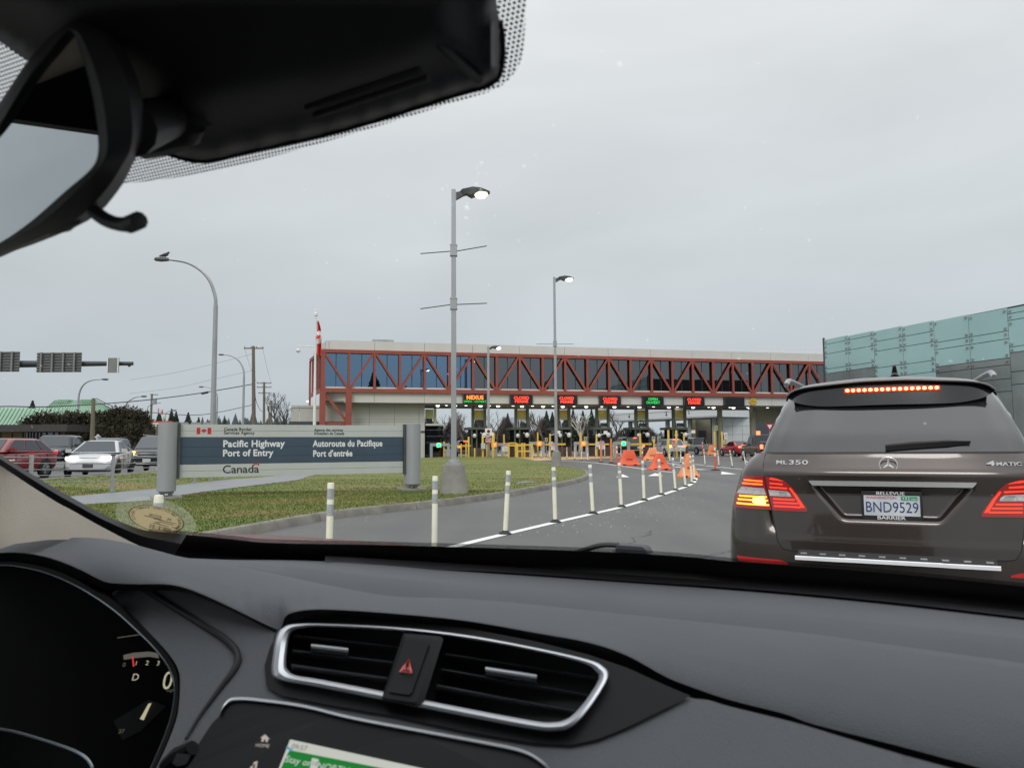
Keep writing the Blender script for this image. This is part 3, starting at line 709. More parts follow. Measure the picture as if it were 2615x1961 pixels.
curved_lamp([(421, 1090), (422.5, 1066)], [(424, 1056), (432, 1050), (440, 1048)], [(440, 1048), (451, 1048)], 165, 'smallest far curved lamp over the distant conifers', 0.13)
# sign back on the pole in front of the green roof
t = thing('traffic_sign', 'plain grey back of a sign fixed to the lamp pole before the green roof', 'sign', gpt(198, 81.6))
b = MB(); z0, z1 = zof(198, 1111, 81.6) - gz(-40, 81.6), zof(198, 1081, 81.6) - gz(-40, 81.6)
b.box((0, 0, (z0 + z1) / 2), (16 * 81.6 / FPX, .03, z1 - z0)); b.build('panel', M_SIGNG, t); b = MB(); b.box((0, .08, (z0 + z1) / 2), (.1, .14, .2)); b.build('bracket', M_GALV, t)
t = thing('traffic_sign', 'grey diamond back of a road sign beside the short wooden pole', 'sign', gpt(251, 60))
b = MB(); zc = zof(251, 1116, 60) - gz(-32, 60); s_ = 12 * 60 / FPX; b.box((0, 0, zc), (s_, .02, s_), m=Matrix.Rotation(pi / 4, 3, 'Y')); b.build('panel', M_SIGNG, t); b = MB(); b.tube([(0, .05, 0), (0, .05, zc)], .03, 6); b.build('post', M_GALV, t)
# gull on the lamp head
bp_ = at(422, 655.5, 31); t = thing('bird', 'small dark gull standing on the curved street lamp head', 'bird', (bp_.x, bp_.y, at(420, 660, 31).z))
b = MB(); b.tube([(-.26, 0, .09), (-.16, 0, .115), (-.03, 0, .135), (.07, 0, .17), (.11, 0, .22), (.135, 0, .245), (.165, 0, .24)], [.012, .045, .075, .07, .045, .038, .02], 10); b.tube([(.165, 0, .24), (.21, 0, .232)], [.016, .004], 6)
b.build('body', pm('gull_grey', (0.06, 0.06, 0.065), rough=.8, var=.3, scale=12), t)
b = MB(); b.tube([(0.0, .02, .1), (0.01, .02, 0)], .008, 5); b.build('leg', M_DGRAY, t)
b = MB(); b.tube([(0.0, -.02, .1), (0.01, -.02, 0)], .008, 5); b.build('leg', M_DGRAY, t)
# ------------------------------------------------------------------ gantry arm with sign backs
Yg = 24.0
gp = gpt(-420, Yg); t = thing('sign_gantry', 'dark overhead gantry arm carrying grey sign backs over the road', 'sign gantry', gp)
G = lambda x, y, dy=0: at(x, y, Yg + dy) - gp
M_ARM = pm('gantry_arm_grey', (0.05, 0.055, 0.06), rough=.5, metal=.3, var=.1)
M_SBACK = pm('sign_back_aluminium', (0.23, 0.235, 0.23), rough=.5, metal=.3, var=.10, scale=2)
b = MB(); b.tube([G(-420, 922), G(0, 930), G(210, 929), G(339, 928.5)], [.17, .12, .085, .06], 12); b.build('arm', M_ARM, t)
b = MB(); b.box(G(330, 931), (.06, .06, .14)); b.build('arm_cap', M_ARM, t)
b = MB(); b.tube([V((0, 0, 0)), G(-420, 800)], [.28, .2], 14); b.build('mast', M_ARM, t)
for x0, x1, y0, y1, ribs in ((-70, 51, 898, 950, 4), (94, 209, 900, 951, 4), (273, 304.5, 914, 952, 0)):
    a, c = G(x0, y1, -.18), G(x1, y0, -.18)
    b = MB(); b.box(((a.x + c.x) / 2, a.y, (a.z + c.z) / 2), (c.x - a.x, .025, c.z - a.z)); pn = b.build('sign_panel', M_SBACK, t)
    hh = c.z - a.z; ww = c.x - a.x
    b = MB()
    if ribs:
        for i in range(7): b.box(((a.x + c.x) / 2, a.y - .03, a.z + hh * (i + .5) / 7), (ww, .035, .028))
        b.build('stiffener', M_DGRAY, pn)
        for i in range(ribs):
            b = MB(); b.box((a.x + ww * (i + .45) / ribs, a.y - .06, (a.z + c.z) / 2), (.05, .05, hh)); b.build('sign_rib', M_SBACK, pn)
    else:
        b.box((a.x + .02, a.y - .02, (a.z + c.z) / 2), (.03, .03, hh)); b.build('sign_rib', M_WHITE, pn)
        b = MB(); b.box((c.x - .02, a.y - .02, (a.z + c.z) / 2), (.03, .03, hh)); b.build('sign_rib', M_WHITE, pn)
# ------------------------------------------------------------------ utility poles and wires
M_WOOD = pm('pole_wood', (0.17, 0.145, 0.10), rough=.85, var=.25, scale=3, aniso=(4, 4, .4), detail=6)
M_WIRE = pm('cable_black', (0.03, 0.03, 0.032), rough=.6)
def utility(pts, Y, lab, arms=(), r=0.16, extra=None):
    p = gpt(pts[0][0], Y); t = thing('utility_pole', lab, 'utility pole', p, 0, 'wooden utility poles')
    L = lambda x, y: at(x, y, Y) - p
    b = MB(); b.tube([V((0, 0, 0)), L(*pts[1])], [r * 1.2, r * .8], 10); b.build('pole', M_WOOD, t)
    for x0, x1, y in arms:
        a, c = L(x0, y), L(x1, y)
        b = MB(); b.bar(a, c, .1, .12); am = b.build('crossarm', M_WOOD, t)
        for f in (.04, .36, .64, .96):
            q = a.lerp(c, f); b = MB(); b.tube([q, q + V((0, 0, .22))], [.05, .03], 6); b.build('insulator', M_DGRAY, am)
    return t, p, L
utility([(650, 1085), (647, 884)], 80, 'nearest wooden utility pole with a single top crossarm', [(623, 673, 889.5)], 0.19)
utility([(675, 1085), (674.5, 976)], 124, 'wooden utility pole with two stacked crossarms and a small lamp', [(656, 693, 978.5), (656, 693, 989), (660, 690, 1004)], .2)
t, p, L = utility([(694, 1085), (692.5, 1023)], 176, 'third wooden utility pole down the road', [(684, 712, 1031), (684, 706, 1041)], .22)
utility([(687, 1085), (687, 1036)], 240, 'farthest small utility pole down the road', [(680, 694, 1046)], .22)
t, p, L = utility([(384, 1106), (388, 1006)], 146, 'utility pole with transformer cans and a lamp arm near the duty free sign', [(384, 404, 1008)], .22)
b = MB(); q = L(394, 1032); b.tube([q, q + V((0, 0, .9))], .45, 10); b.build('transformer', M_GALV, t)
b = MB(); b.tube([L(388, 1029), L(400, 1028.5), L(410, 1028.5)], .1, 6); b.build('lamp_arm', M_GALV, t)
utility([(237, 1127), (239, 1017)], 62, 'short plain wooden pole in front of the green roof and hedge', (), .17)
def wire(pts, Y0, Y1, lab, r=0.03):
    n = len(pts); P_ = []
    for i, (x, y) in enumerate(pts): P_.append(at(x, y, Y0 + (Y1 - Y0) * i / (n - 1)))
    b = MB(); b.tube(catmull(P_, 6), r, 5); o = b.build('overhead_wire', M_WIRE)
    tag(o, lab, 'wire', 'overhead wires by the road'); return o
wire([(-120, 1046), (4, 1038), (102, 1039), (201, 1035), (290, 1029), (388, 1020), (514, 1003.5), (645, 981)], 60, 80, 'thick overhead cable sagging past the green roof to the nearest wooden pole', .045)
b = MB(); b.tube([at(515, 1005, 75), at(531, 1001.5, 75.5)], .11, 8); tag(b.build('cable_splice', M_WIRE), 'black splice sleeve on the thick overhead cable', 'cable splice')
wire([(245, 1017), (300, 1042), (362, 1051), (486, 1060), (556, 1053), (644, 1034)], 62, 80, 'low overhead cable hanging from the short pole to the nearest wooden pole', .03)
wire([(330, 970), (430, 955), (530, 933), (626, 909), (645, 902)], 90, 80, 'thin upper wire rising towards the nearest wooden pole', .012)
wire([(330, 1005), (450, 990), (556, 966), (643, 947)], 100, 80, 'thin middle wire rising to the nearest wooden pole', .012)
wire([(625, 891), (640, 940), (656, 976)], 80, 124, 'wire from the left crossarm tip down the road', .012)
wire([(671, 891), (682, 940), (692, 976)], 80, 124, 'wire from the right crossarm tip down the road', .012)
wire([(650, 1000), (656, 1030), (668, 1050), (674, 1046)], 80, 124, 'slack service cable between the two nearest wooden poles', .03)
# ------------------------------------------------------------------ cable fence along the lawn strip
fence_x = [(-60, 1268), (77, 1262), (286, 1256), (497, 1232), (540, 1226), (576, 1222)]
# posts lie on one line at the edge of the path
F = [gnd(x, y, LZ) for x, y in fence_x]
fn = thing('cable_fence', 'low fence of galvanised posts and steel cables beside the path', 'fence', F[2])
for i, p in enumerate(F):
    q = p - F[2]; q.z += 0
    h = 1.02
    b = MB(); b.box(q + V((0, 0, h / 2)), (.095, .075, h), rz=.4); b.box(q + V((.0, 0, .01)), (.2, .2, .02)); po = b.build('post', M_GALV, fn)
    b = MB(); b.box(q + V((0, 0, h + .01)), (.12, .1, .045), rz=.4); b.build('post_cap', M_DGRAY if i != 1 else M_RED, po)
for z in (.30, .47, .62, .78, .93):
    b = MB(); b.tube([p - F[2] + V((0, 0, z)) for p in F], .011, 5); b.build('cable', M_GALV, fn)
# ------------------------------------------------------------------ truss bridge over the lanes
BA = radians(15.0)
B0 = V(((819 - CX) / FPX * 70, 70.0, 0.55))
BX = V((cos(BA), sin(BA), 0)); BY = V((-sin(BA), cos(BA), 0))
M_TRUSS = pm('truss_red_oxide', (0.30, 0.072, 0.049), rough=0.55, var=0.10, scale=1.2, detail=6)
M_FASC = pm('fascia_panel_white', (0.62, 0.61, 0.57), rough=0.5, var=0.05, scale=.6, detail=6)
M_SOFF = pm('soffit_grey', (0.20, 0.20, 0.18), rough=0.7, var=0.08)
M_WALLP = pm('wall_panel_beige_grey', (0.52, 0.52, 0.47), rough=0.65, var=0.06, scale=.5, detail=7)
M_DARKIN = pm('interior_dark', (0.035, 0.037, 0.04), rough=0.8, var=0.2)
M_BGLASS = glass_mat('bridge_glass_sky_blue', (0.22, 0.36, 0.52), 0.36, 0.75, gcol=(.42, .66, .92))  # sky reflection of the left bays put into a bluer glass
M_BGLASSD = glass_mat('bridge_glass_dark', (0.16, 0.18, 0.20), 0.17, 0.6)
M_DWIN = glass_mat('dark_window', (0.1, 0.1, 0.1), 0.12, 0.2)
M_DOWNL = emat('downlight_white', (1.0, 0.97, 0.88), 3.5)
br = thing('truss_bridge', 'long red oxide truss bridge with blue dark glazing spanning the inspection lanes', 'bridge', B0, BA)
def BP(px, py, dy=0.0):
    r = ray(px, py); d = CAM - B0
    t = (dy - d.dot(BY)) / r.dot(BY); p = d + r * t
    return V((p.dot(BX), dy, p.z))
nodes_px = [819, 890.6, 955, 1021, 1087, 1148.5, 1210.7, 1271.4, 1331, 1388, 1445, 1501, 1556.6, 1611.5, 1665, 1717.5, 1770, 1821.6, 1871, 1923, 1971.7, 2019, 2067]
un = [BP(x, 1000).x for x in nodes_px]
st = (un[-1] - un[1]) / (len(un) - 2)
un = [0.12] + [un[1] + st * k for k in range(len(nodes_px) - 1)] + [un[1] + st * (len(nodes_px) - 1), un[1] + st * len(nodes_px)]
UE = un[-1] + 0.3
ZT = BP(955, 872).z; ZC1 = BP(955, 896).z; ZC0 = BP(955, 904).z; ZB1 = BP(955, 993).z; ZB0 = BP(955, 1003).z; ZF0 = BP(955, 1028).z
DEP = 8.0
def bx(nm, a, c, mat, parent=br, **k):
    b = MB(); b.box(((a[0] + c[0]) / 2, (a[1] + c[1]) / 2, (a[2] + c[2]) / 2), (abs(c[0] - a[0]), abs(c[1] - a[1]), abs(c[2] - a[2]))); return b.build(nm, mat, parent, **k)
# skew of the left end face: its far corner lies further left
SK = -0.75
# upper fascia panels
fj = [0.35] + [un[k] for k in range(2, len(un), 2)] + [UE]
fj[1] = BP(840, 870).x if False else fj[1]
fj = [0.35, BP(840.5, 870).x] + fj[1:]
for a, c in zip(fj, fj[1:]): bx('fascia_panel', (a + .015, -.02, ZC1), (c - .015, .18, ZT), M_FASC)
bx('roof', (0.35, .19, ZC1 + .1), (UE, DEP, ZT - .08), M_FASC)
bx('top_chord', (0, -.22, ZC0), (UE, -.03, ZC1 + .03), M_TRUSS)
bx('bottom_chord', (0, -.22, ZB0), (UE, -.03, ZB1), M_TRUSS)
bx('floor_slab', (0, .0, ZB0 + .02), (UE, DEP, ZB1 - .1), M_FASC)
for k, u in enumerate(un):
    w = .21 if k else .38
    bx('truss_vertical', (u - w / 2, -.20, ZB1), (u + w / 2, -.05, ZC0), M_TRUSS)
    if k == 0: continue
for k in range(len(un) - 1):
    a, c = un[k], un[k + 1]
    p0, p1 = ((a + .15, -.12, ZC0 - .02), (c - .12, -.12, ZB1 + .05)) if k % 2 == 0 else ((a + .12, -.12, ZB1 + .05), (c - .15, -.12, ZC0 - .02))
    b = MB(); b.bar(p0, p1, .13, .20); b.build('truss_diagonal', M_TRUSS, br, smooth=0)
    bx('sill_strip', (a + .14, .0, ZB1), (c - .14, .10, ZB1 + .16), M_FASC)
    wn = bx('window', (a + .02, .14, ZB1 + .16), (c - .02, .17, ZC0 - .02), M_BGLASS if k < 6 else M_BGLASSD)
    m = (a + c) / 2
    bx('mullion', (m - .03, .11, ZB1 + .16), (m + .03, .138, ZC0 - .02), M_DARKIN, wn)
    # far side of the bridge
    if k < 12:
        p0, p1 = ((a, DEP - .4, ZC0), (c, DEP - .4, ZB1)) if k % 2 else ((a, DEP - .4, ZB1), (c, DEP - .4, ZC0))
        b = MB(); b.bar(p0, p1, .14, .24); b.box((a, DEP - .4, (ZB1 + ZC0) / 2), (.24, .14, ZC0 - ZB1)); b.build('rear_truss_bay', M_DARKIN, br, smooth=0)
bx('rear_glazing', (un[0], DEP - .1, ZB1), (un[6], DEP - .07, ZC0), M_BGLASS)
bx('rear_wall', (un[6], DEP - .15, ZB1 - .05), (UE, DEP - .05, ZC0 + .1), M_DARKIN)
bx('inner_ceiling', (0.4, .3, ZC0 - .22), (UE, DEP - .2, ZC0 + .02), M_DARKIN)
bx('inner_partition', (un[5], 3.0, ZB1), (un[22], 3.1, ZC0 - .25), pm('partition_grey', (0.07, 0.07, 0.07), rough=.8, var=.5, scale=.4))
for k in (9, 11, 12, 14, 18, 21):
    b = MB(); b.box(((un[k] + un[k + 1]) / 2, 2.9, ZC0 - .7), (1.0, .05, .35)); b.build('interior_lamp', emat('interior_amber', (1.0, .62, .2), .22), br)
# end face with its own verticals
EB = V((BP(792, 950, DEP).x, DEP, 0))
def endp(f, z): return V((EB.x * f, EB.y * f, z))
for z0, z1 in ((ZC0, ZC1), (ZB0, ZB1)):
    b = MB(); b.bar(endp(0.02, (z0 + z1) / 2), endp(1, (z0 + z1) / 2), .16, z1 - z0); b.build('end_chord', M_TRUSS, br, smooth=0)
for f in (.25, .5, .75, 1.0):
    b = MB(); b.bar(endp(f, ZB0 - 1.6 if f > .9 else ZB1), endp(f, ZC0), .2, .2, up=(0, 1, 0)); b.build('end_vertical', M_TRUSS, br, smooth=0)
b = MB(); b.grid([[endp(.03, ZB1) + V((.2, 0, 0)), endp(1, ZB1) + V((.2, 0, 0))], [endp(.03, ZC0) + V((.2, 0, 0)), endp(1, ZC0) + V((.2, 0, 0))]]); b.build('end_window', M_BGLASS, br, smooth=0)
b = MB(); b.prism([V((.35, .2, ZC1)), V((UE * 0 + .35, DEP, ZC1)), endp(1, ZC1) + V((.3, 0, 0)), endp(.02, ZC1) + V((.3, 0, 0))], (0, 0, ZT - ZC1 - .1)); b.build('end_fascia', M_FASC, br, smooth=0)
# lower fascia and soffit
lj = [un[1] + .2] + [un[k] for k in range(2, len(un), 2)] + [UE]
for a, c in zip(lj, lj[1:]): bx('fascia_panel', (a + .015, .06, ZF0), (c - .015, .25, ZB0), M_FASC)
b = MB(); b.prism([V((.3, .9, ZF0)), V((un[1] + .18, .08, ZF0)), V((un[1] + .18, .28, ZF0)), V((.3, 1.1, ZF0))], (0, 0, ZB0 - ZF0 - .02)); b.build('fascia_panel', M_FASC, br, smooth=0)
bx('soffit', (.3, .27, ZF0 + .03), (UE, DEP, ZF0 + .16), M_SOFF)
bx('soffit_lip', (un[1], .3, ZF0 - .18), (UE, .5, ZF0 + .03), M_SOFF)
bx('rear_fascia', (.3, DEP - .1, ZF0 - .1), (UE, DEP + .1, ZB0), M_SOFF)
for i, px in enumerate([1118, 1140, 1162, 1190, 1227, 1250, 1272, 1310, 1333, 1360, 1387, 1412, 1437, 1466, 1497, 1537, 1569, 1604, 1633, 1669, 1708, 1730, 1770, 1810, 1822, 1864, 1873, 1909, 1914, 1960]):
    p = BP(px, 1036, 1.4 if i % 2 else 3.4)
    b = MB(); b.lathe([(.20, 0), (.19, -.12), (.10, -.19)], (p.x, p.y, ZF0 + .02), n=10); b.build('downlight', M_DOWNL, br)
# left leg frame
for k in (0, 1): bx('truss_column', (un[k] - .27, -.30, -.6), (un[k] + .27, .25, ZB0), M_TRUSS)
zk = BP(860, 1081).z
b = MB(); b.bar((un[0] + .2, -.05, ZB0 - .15), (un[1] - .2, -.05, zk + .25), .16, .24); b.build('truss_diagonal', M_TRUSS, br, smooth=0)
bx('cross_tie', (un[0] + .27, -.15, zk - .12), (un[1] - .27, .05, zk + .12), M_TRUSS)
# roof plant and railing
p = BP(978, 866, 2); bx('roof_hatch', (p.x - 1.0, 1.6, ZT - .08), (p.x + 1.0, 2.6, ZT + .42), M_GALV)
rl = [BP(x, 900, 3.0).x for x in (1920, 1943, 1981, 2003, 2062, 2108)]
for z in (.55, 1.0):
    b = MB(); b.tube([(rl[0], 3, ZT + z), (rl[-1], 3, ZT + z)], .03, 5); b.build('roof_rail', M_FASC, br)
for u in rl:
    b = MB(); b.tube([(u, 3, ZT - .1), (u, 3, ZT + 1.0)], .03, 5); b.build('rail_post', M_FASC, br)
b = MB(); q = endp(.55, ZC1 + .1); b.tube([q, q + V((0, 0, .7)), q + V((-1.6, 0, .75)), q + V((-1.6, 0, .45))], .05, 6); b.lathe([(.05, .12), (.2, .05), (.22, -.1), (.1, -.25)], q + V((-1.6, 0, .35)), n=10); b.build('security_camera', M_WHITE, br)
b = MB(); q = endp(1.0, ZB0 - .4) + V((-.2, -.2, 0)); b.lathe([(.01, .09), (.09, .06), (.09, -.06), (.01, -.09)], q, n=10); b.build('end_lamp', M_DOWNL, br)
# ------------------------------------------------------------------ ground-floor office under the left end
of = thing('office_block', 'beige grey panelled office block under the left end of the bridge', 'building', B0, BA)
wy = 1.3
uL, uR = BP(893, 1100, wy).x, BP(1085, 1100, wy).x
zs = ZF0 + .02; jx = [BP(x, 1100, wy).x for x in (893, 943, 1007, 1070, 1085)]
zj = [-.5, BP(960, 1077, wy).z - .0, BP(960, 1071, wy).z, zs]
for a, c in zip(jx, jx[1:]):
    for z0, z1 in zip(zj, zj[1:]): bx('wall_panel', (a + .012, wy, z0 + .012), (c - .012, wy + .2, z1 - .012), M_WALLP, of)
bx('wall_backing', (uL - 2.6, wy + .18, -.5), (uR, wy + 5, zs), M_DARKIN, of)
a, c = BP(819, 1100, wy).x, jx[0]
bx('wall_panel', (a, wy, zj[1] + .02), (c - .012, wy + .2, zs), M_WALLP, of)
bx('ribbon_window', (a, wy + .05, -.5), (BP(913, 1100, wy).x, wy + .12, zj[1] - .05), M_DWIN, of)
d0, d1 = BP(1068, 1151, wy), BP(1082, 1099, wy)
bx('door', (d0.x, wy - .04, -.2), (d1.x, wy, d1.z), M_WALLP, of)
b = MB(); b.box((d0.x + .15, wy - .07, 1.0), (.1, .06, .2)); b.build('door_handle', M_DGRAY, of)
bx('door_sign', (d0.x + .1, wy - .06, 1.55 + .6), (d0.x + .6, wy - .041, 1.75 + .6), M_DGRAY, of)
# low wing to the left
lw = thing('office_wing', 'low grey panelled wing with dark window band left of the flagpole', 'building', B0, BA)
wy2 = 3.0; xs_ = [BP(x, 1050, wy2).x for x in (744, 765, 803, 824)]
zt_ = BP(760, 1035, wy2).z; zb_ = BP(760, 1076, wy2).z
for a, c in zip(xs_, xs_[1:]): bx('wall_panel', (a + .012, wy2, zb_), (c - .012, wy2 + .2, zt_ - .25), M_WALLP, lw); bx('parapet', (a + .012, wy2 - .06, zt_ - .23), (c - .012, wy2 + .2, zt_), M_WALLP, lw)
bx('end_wall', (xs_[0] - .02, wy2 + .2, zb_), (xs_[0] + .2, wy2 + 6, zt_), M_WALLP, lw)
bx('wing_roof', (xs_[0] + .2, wy2 + .2, zt_ - .3), (xs_[-1], wy2 + 6, zt_ - .05), M_WALLP, lw)
bx('ribbon_window', (xs_[0] + .1, wy2 + .3, 0), (xs_[-1], wy2 + .35, zb_), M_DWIN, lw)
b = MB(); b.lathe([(.01, .16), (.09, .12), (.12, 0), (.07, -.12)], (xs_[0] - .12, wy2 - .1, zb_ + 1.2), n=10); b.build('security_camera', M_WHITE, lw)
# ------------------------------------------------------------------ LED lane signs on the lower fascia
M_LEDR = emat('led_red', (1.0, 0.05, 0.02), 2.6); M_LEDO = emat('led_orange', (1.0, 0.22, 0.03), 2.6); M_LEDG = emat('led_green', (0.02, 0.75, 0.10), 1.3)
M_SIGNBK = pm('led_sign_black', (0.012, 0.012, 0.016), rough=.5)
def led(x0, x1, y0, y1, lines, lab):
    a, c = BP(x0, y1, -.1), BP(x1, y0, -.1)
    w, h = c.x - a.x, c.z - a.z
    t = thing('lane_sign', lab, 'electronic sign', B0 + BX * ((a.x + c.x) / 2) + BY * (-.1) + V((0, 0, (a.z + c.z) / 2)), BA, 'electronic lane signs on the bridge')
    b = MB(); b.box((0, .05, 0), (w, .22, h)); b.build('housing', M_SIGNBK, t)
    b = MB(); b.box((w / 2 - .04, -.09, 0), (.06, .05, h)); b.box((-w / 2 + .04, -.09, 0), (.06, .05, h)); b.build('side_rail', M_DGRAY, t)
    for s_, fy, sz_, fw, mat, off in lines:
        vs, _ = text_mesh(s_, .003, off, 'CENTER', 1.05, 'CENTER'); tw = (max(p[0] for p in vs) - min(p[0] for p in vs)) * sz_ * h
        b = MB(); b.text(s_, sz_ * h, frame((0, -.075, (.5 - fy) * h), (1, 0, 0), (0, 0, 1)), ext=.003, off=off, spacing=1.05, sx=fw * w / tw); b.build('lettering', mat, t, smooth=0)
cl = lambda: [('CLOSED', .30, .44, .66, M_LEDR, .022), ('FERMÉ', .70, .40, .58, M_LEDR, .022)]
led(1182, 1243, 1008, 1030, [('NEXUS', .35, .62, .70, M_LEDO, .03), ('OPEN - OUVERT', .80, .34, .93, M_LEDG, .01)], 'black sign with orange NEXUS above green OPEN OUVERT')
led(1302, 1360, 1010, 1032, cl(), 'first red CLOSED sign right of the NEXUS sign')
led(1419, 1474, 1011, 1033, cl(), 'red CLOSED sign half hidden behind the tall street lamp')
led(1530, 1585, 1013, 1034, cl(), 'red CLOSED sign just left of the green OPEN sign')
led(1640, 1694, 1013.5, 1034.5, [('OPEN', .30, .44, .44, M_LEDG, .02), ('OUVERT', .70, .44, .64, M_LEDG, .02)], 'black sign with green OPEN OUVERT lettering')
led(1746, 1798, 1015, 1035.5, cl(), 'rightmost red CLOSED sign, beside the blank sign')
led(1849, 1900, 1016, 1036, [], 'blank switched off black sign beside the yellow clearance diamond')
M_YEL = pm('sign_yellow', (0.72, 0.45, 0.02), rough=.5, var=.05)
p = BP(1923, 1025, -.1); s_ = BP(1933, 1025, -.1).x - p.x
t = thing('clearance_sign', 'yellow diamond clearance sign reading 5.0 m on the bridge fascia', 'sign', B0 + BX * p.x + BY * -.1 + V((0, 0, p.z)), BA)
b = MB(); b.box((0, 0, 0), (s_ * 1.42, .03, s_ * 1.42), m=Matrix.Rotation(pi / 4, 3, 'Y')); b.build('panel', M_YEL, t)
b = MB(); b.text('5.0 m', s_ * .55, frame((0, -.02, 0), (1, 0, 0), (0, 0, 1)), ext=.002, off=.02); b.build('lettering', M_BLACKT, t, smooth=0)
for sg_ in (1, -1):
    b = MB(); b.poly([V((-.2 * s_, -.02, sg_ * .42 * s_)), V((.2 * s_, -.02, sg_ * .42 * s_)), V((0, -.02, sg_ * .78 * s_))] if sg_ < 0 else [V((-.2 * s_, -.02, .72 * s_)), V((.2 * s_, -.02, .72 * s_)), V((0, -.02, .4 * s_))]); b.build('arrow', M_BLACKT, t, smooth=0)
# ------------------------------------------------------------------ flagpole and flag
fp = gpt(802.5, 64); t = thing('flagpole', 'tall white flagpole in front of the left end of the bridge', 'flagpole', fp)
Hf = zof(804, 806, 64) - fp.z
b = MB(); b.tube([(0, 0, 0), (0, 0, Hf * .5), (0, 0, Hf)], [.15, .11, .06], 12); b.build('pole', M_WHITE, t)
b = MB(); b.lathe([(.03, -.1), (.15, 0), (.15, .22), (.08, .3), (.05, .32), (.09, .42), (.02, .5)], (0, 0, Hf), n=12); b.build('finial', M_WHITE, t)
ft = thing('flag', 'limp red and white maple leaf flag hanging from the flagpole', 'flag', fp)
zt_, zb_ = zof(806, 822, 64) - fp.z, zof(812, 904, 64) - fp.z
rows = []; nz_ = 26
for i in range(nz_ + 1):
    f = i / nz_; z = zt_ + (zb_ - zt_) * f
    wd = .08 + .40 * sin(min(1, f * 1.5) * pi / 2) - .12 * max(0, f - .6) / .4
    rows.append([V((.12 + wd * g * 1.0, .22 * sin(g * 9 + f * 3) * g + .06 * sin(f * 9), z + .12 * g * (1 if f < .8 else -1.2))) for g in [j / 10 for j in range(11)]])
def flagpart(i0, i1, nm, mat):
    b = MB(); b.grid(rows[i0:i1 + 1]); o = b.build(nm, mat, ft, smooth=80); return o
flagpart(0, 8, 'red_field', M_RED); flagpart(8, 18, 'white_field', M_WHITE); flagpart(18, 26, 'red_field', M_RED)
b = MB(); leaf(b, frame((.34, -.32, (zt_ + zb_) / 2), (.7, .3, .5), (-.5, 0, 1)), .26); b.build('maple_leaf', M_RED, ft, smooth=0)
# ------------------------------------------------------------------ inspection booths
M_OLIVE = pm('booth_olive_grey', (0.10, 0.115, 0.085), rough=.55, var=.1)
M_LITP = pm('booth_panel_yellow_green', (0.47, 0.47, 0.20), rough=.5, var=.12, scale=1.3)  # lamplight on the booth panels is put into this yellow-green colour
M_BOOTHG = glass_mat('booth_glass', (.1, .1, .12), .08, .15)
M_BRICK = pm('booth_base_brown', (0.09, 0.05, 0.045), rough=.7, var=.2)
def booth(pxl, pxr, lab, full=True, dy=1.6):
    c = (pxl + pxr) / 2; p = BP(c, 1100, dy); k = (BP(c + 10, 1100, dy).x - p.x) / 10
    loc = B0 + BX * p.x + BY * dy; g = gz(loc.x, loc.y) - B0.z; loc = loc + V((0, 0, g))
    t = thing('inspection_booth', lab, 'booth', loc, BA, 'inspection booths under the bridge')
    W = (pxr - pxl) * k; h1 = BP(c, 1097, dy).z - g; h2 = BP(c, 1091, dy).z - g; top = ZF0 - g
    hw_ = W / 2
    for s_ in (-1, 1):
        b = MB(); b.box((s_ * (hw_ - .1), 0, (h2 + top) / 2), (.24, .3, top - h2)); b.build('column', M_OLIVE, t)
    b = MB(); b.box((-hw_ * .2, 1.0, (h1 + h2) / 2), (W * 1.28, 2.6, h2 - h1)); b.build('canopy', M_OLIVE, t)
    z0 = BP(c, 1072, dy).z - g; z1 = BP(c, 1047, dy).z - g; z2 = BP(c, 1042, dy).z - g
    b = MB(); b.box((0, .1, (z0 + z1) / 2), (W - .5, .12, z1 - z0)); b.build('lamplit_panel', M_LITP, t)
    b = MB(); b.box((0, .1, (z1 + z2) / 2 + .02), (W - .5, .12, z2 - z1 - .05)); b.build('number_panel', M_WHITE, t)
    b = MB(); b.box((0, .03, (z0 + z1) / 2 + .1), (.42, .02, .42), m=Matrix.Rotation(pi / 4, 3, 'Y')); b.build('signal_symbol', M_YEL, t)
    b = MB(); b.box((.05, 1.0, .95 + (h1 - .95) / 2), (W * 1.0, 2.2, h1 - .95)); b.build('cabin_glass', M_BOOTHG, t)
    b = MB(); b.box((.05, 1.0, .475), (W * 1.06, 2.3, .95)); b.build('cabin_base', M_BRICK, t)
    for sx in (-hw_ * 1.05, -hw_ * .38, hw_ * 1.05):
        b = MB(); b.box((sx, -.14, h1 / 2), (.13, .12, h1)); b.build('mullion', M_OLIVE, t)
    b = MB(); b.tube([(-.2, .4, h2), (-.25, .4, h2 + .7)], .06, 6); b.box((.3, .4, h2 + .25), (.7, .3, .4)); b.box((.1, .4, h2 + .9), (.25, .3, .3)); b.build('camera_mount', M_DGRAY, t)
    b = MB(); b.lathe([(.02, .26), (.16, .2), (.24, 0), (.16, -.2), (.02, -.26)], (hw_ * .55, -.55, h1 - .55), n=12); b.tube([(hw_ * .55, -.5, h1 - .5), (hw_ * .2, -.1, h1 - .3)], .04, 6); b.build('convex_mirror', M_WHITE, t)
    b = MB(); b.lathe([(.02, .22), (.13, .16), (.2, 0), (.13, -.16), (.02, -.22)], (-hw_ * .72, -.35, h1 - .6), n=12); b.build('convex_mirror', M_WHITE, t)
for a, c, lab in ((1205, 1241, 'inspection booth below the NEXUS sign'), (1315, 1350, 'inspection booth below the first CLOSED sign'), (1423, 1456, 'inspection booth half hidden behind the tall street lamp'), (1522, 1556, 'inspection booth beside the dark pickup in its lane'), (1622, 1655, 'inspection booth right of the dark pickup, below the OPEN sign'), (1718, 1752, 'rightmost inspection booth, behind the pair of tall yellow posts')):
    booth(a, c, lab)
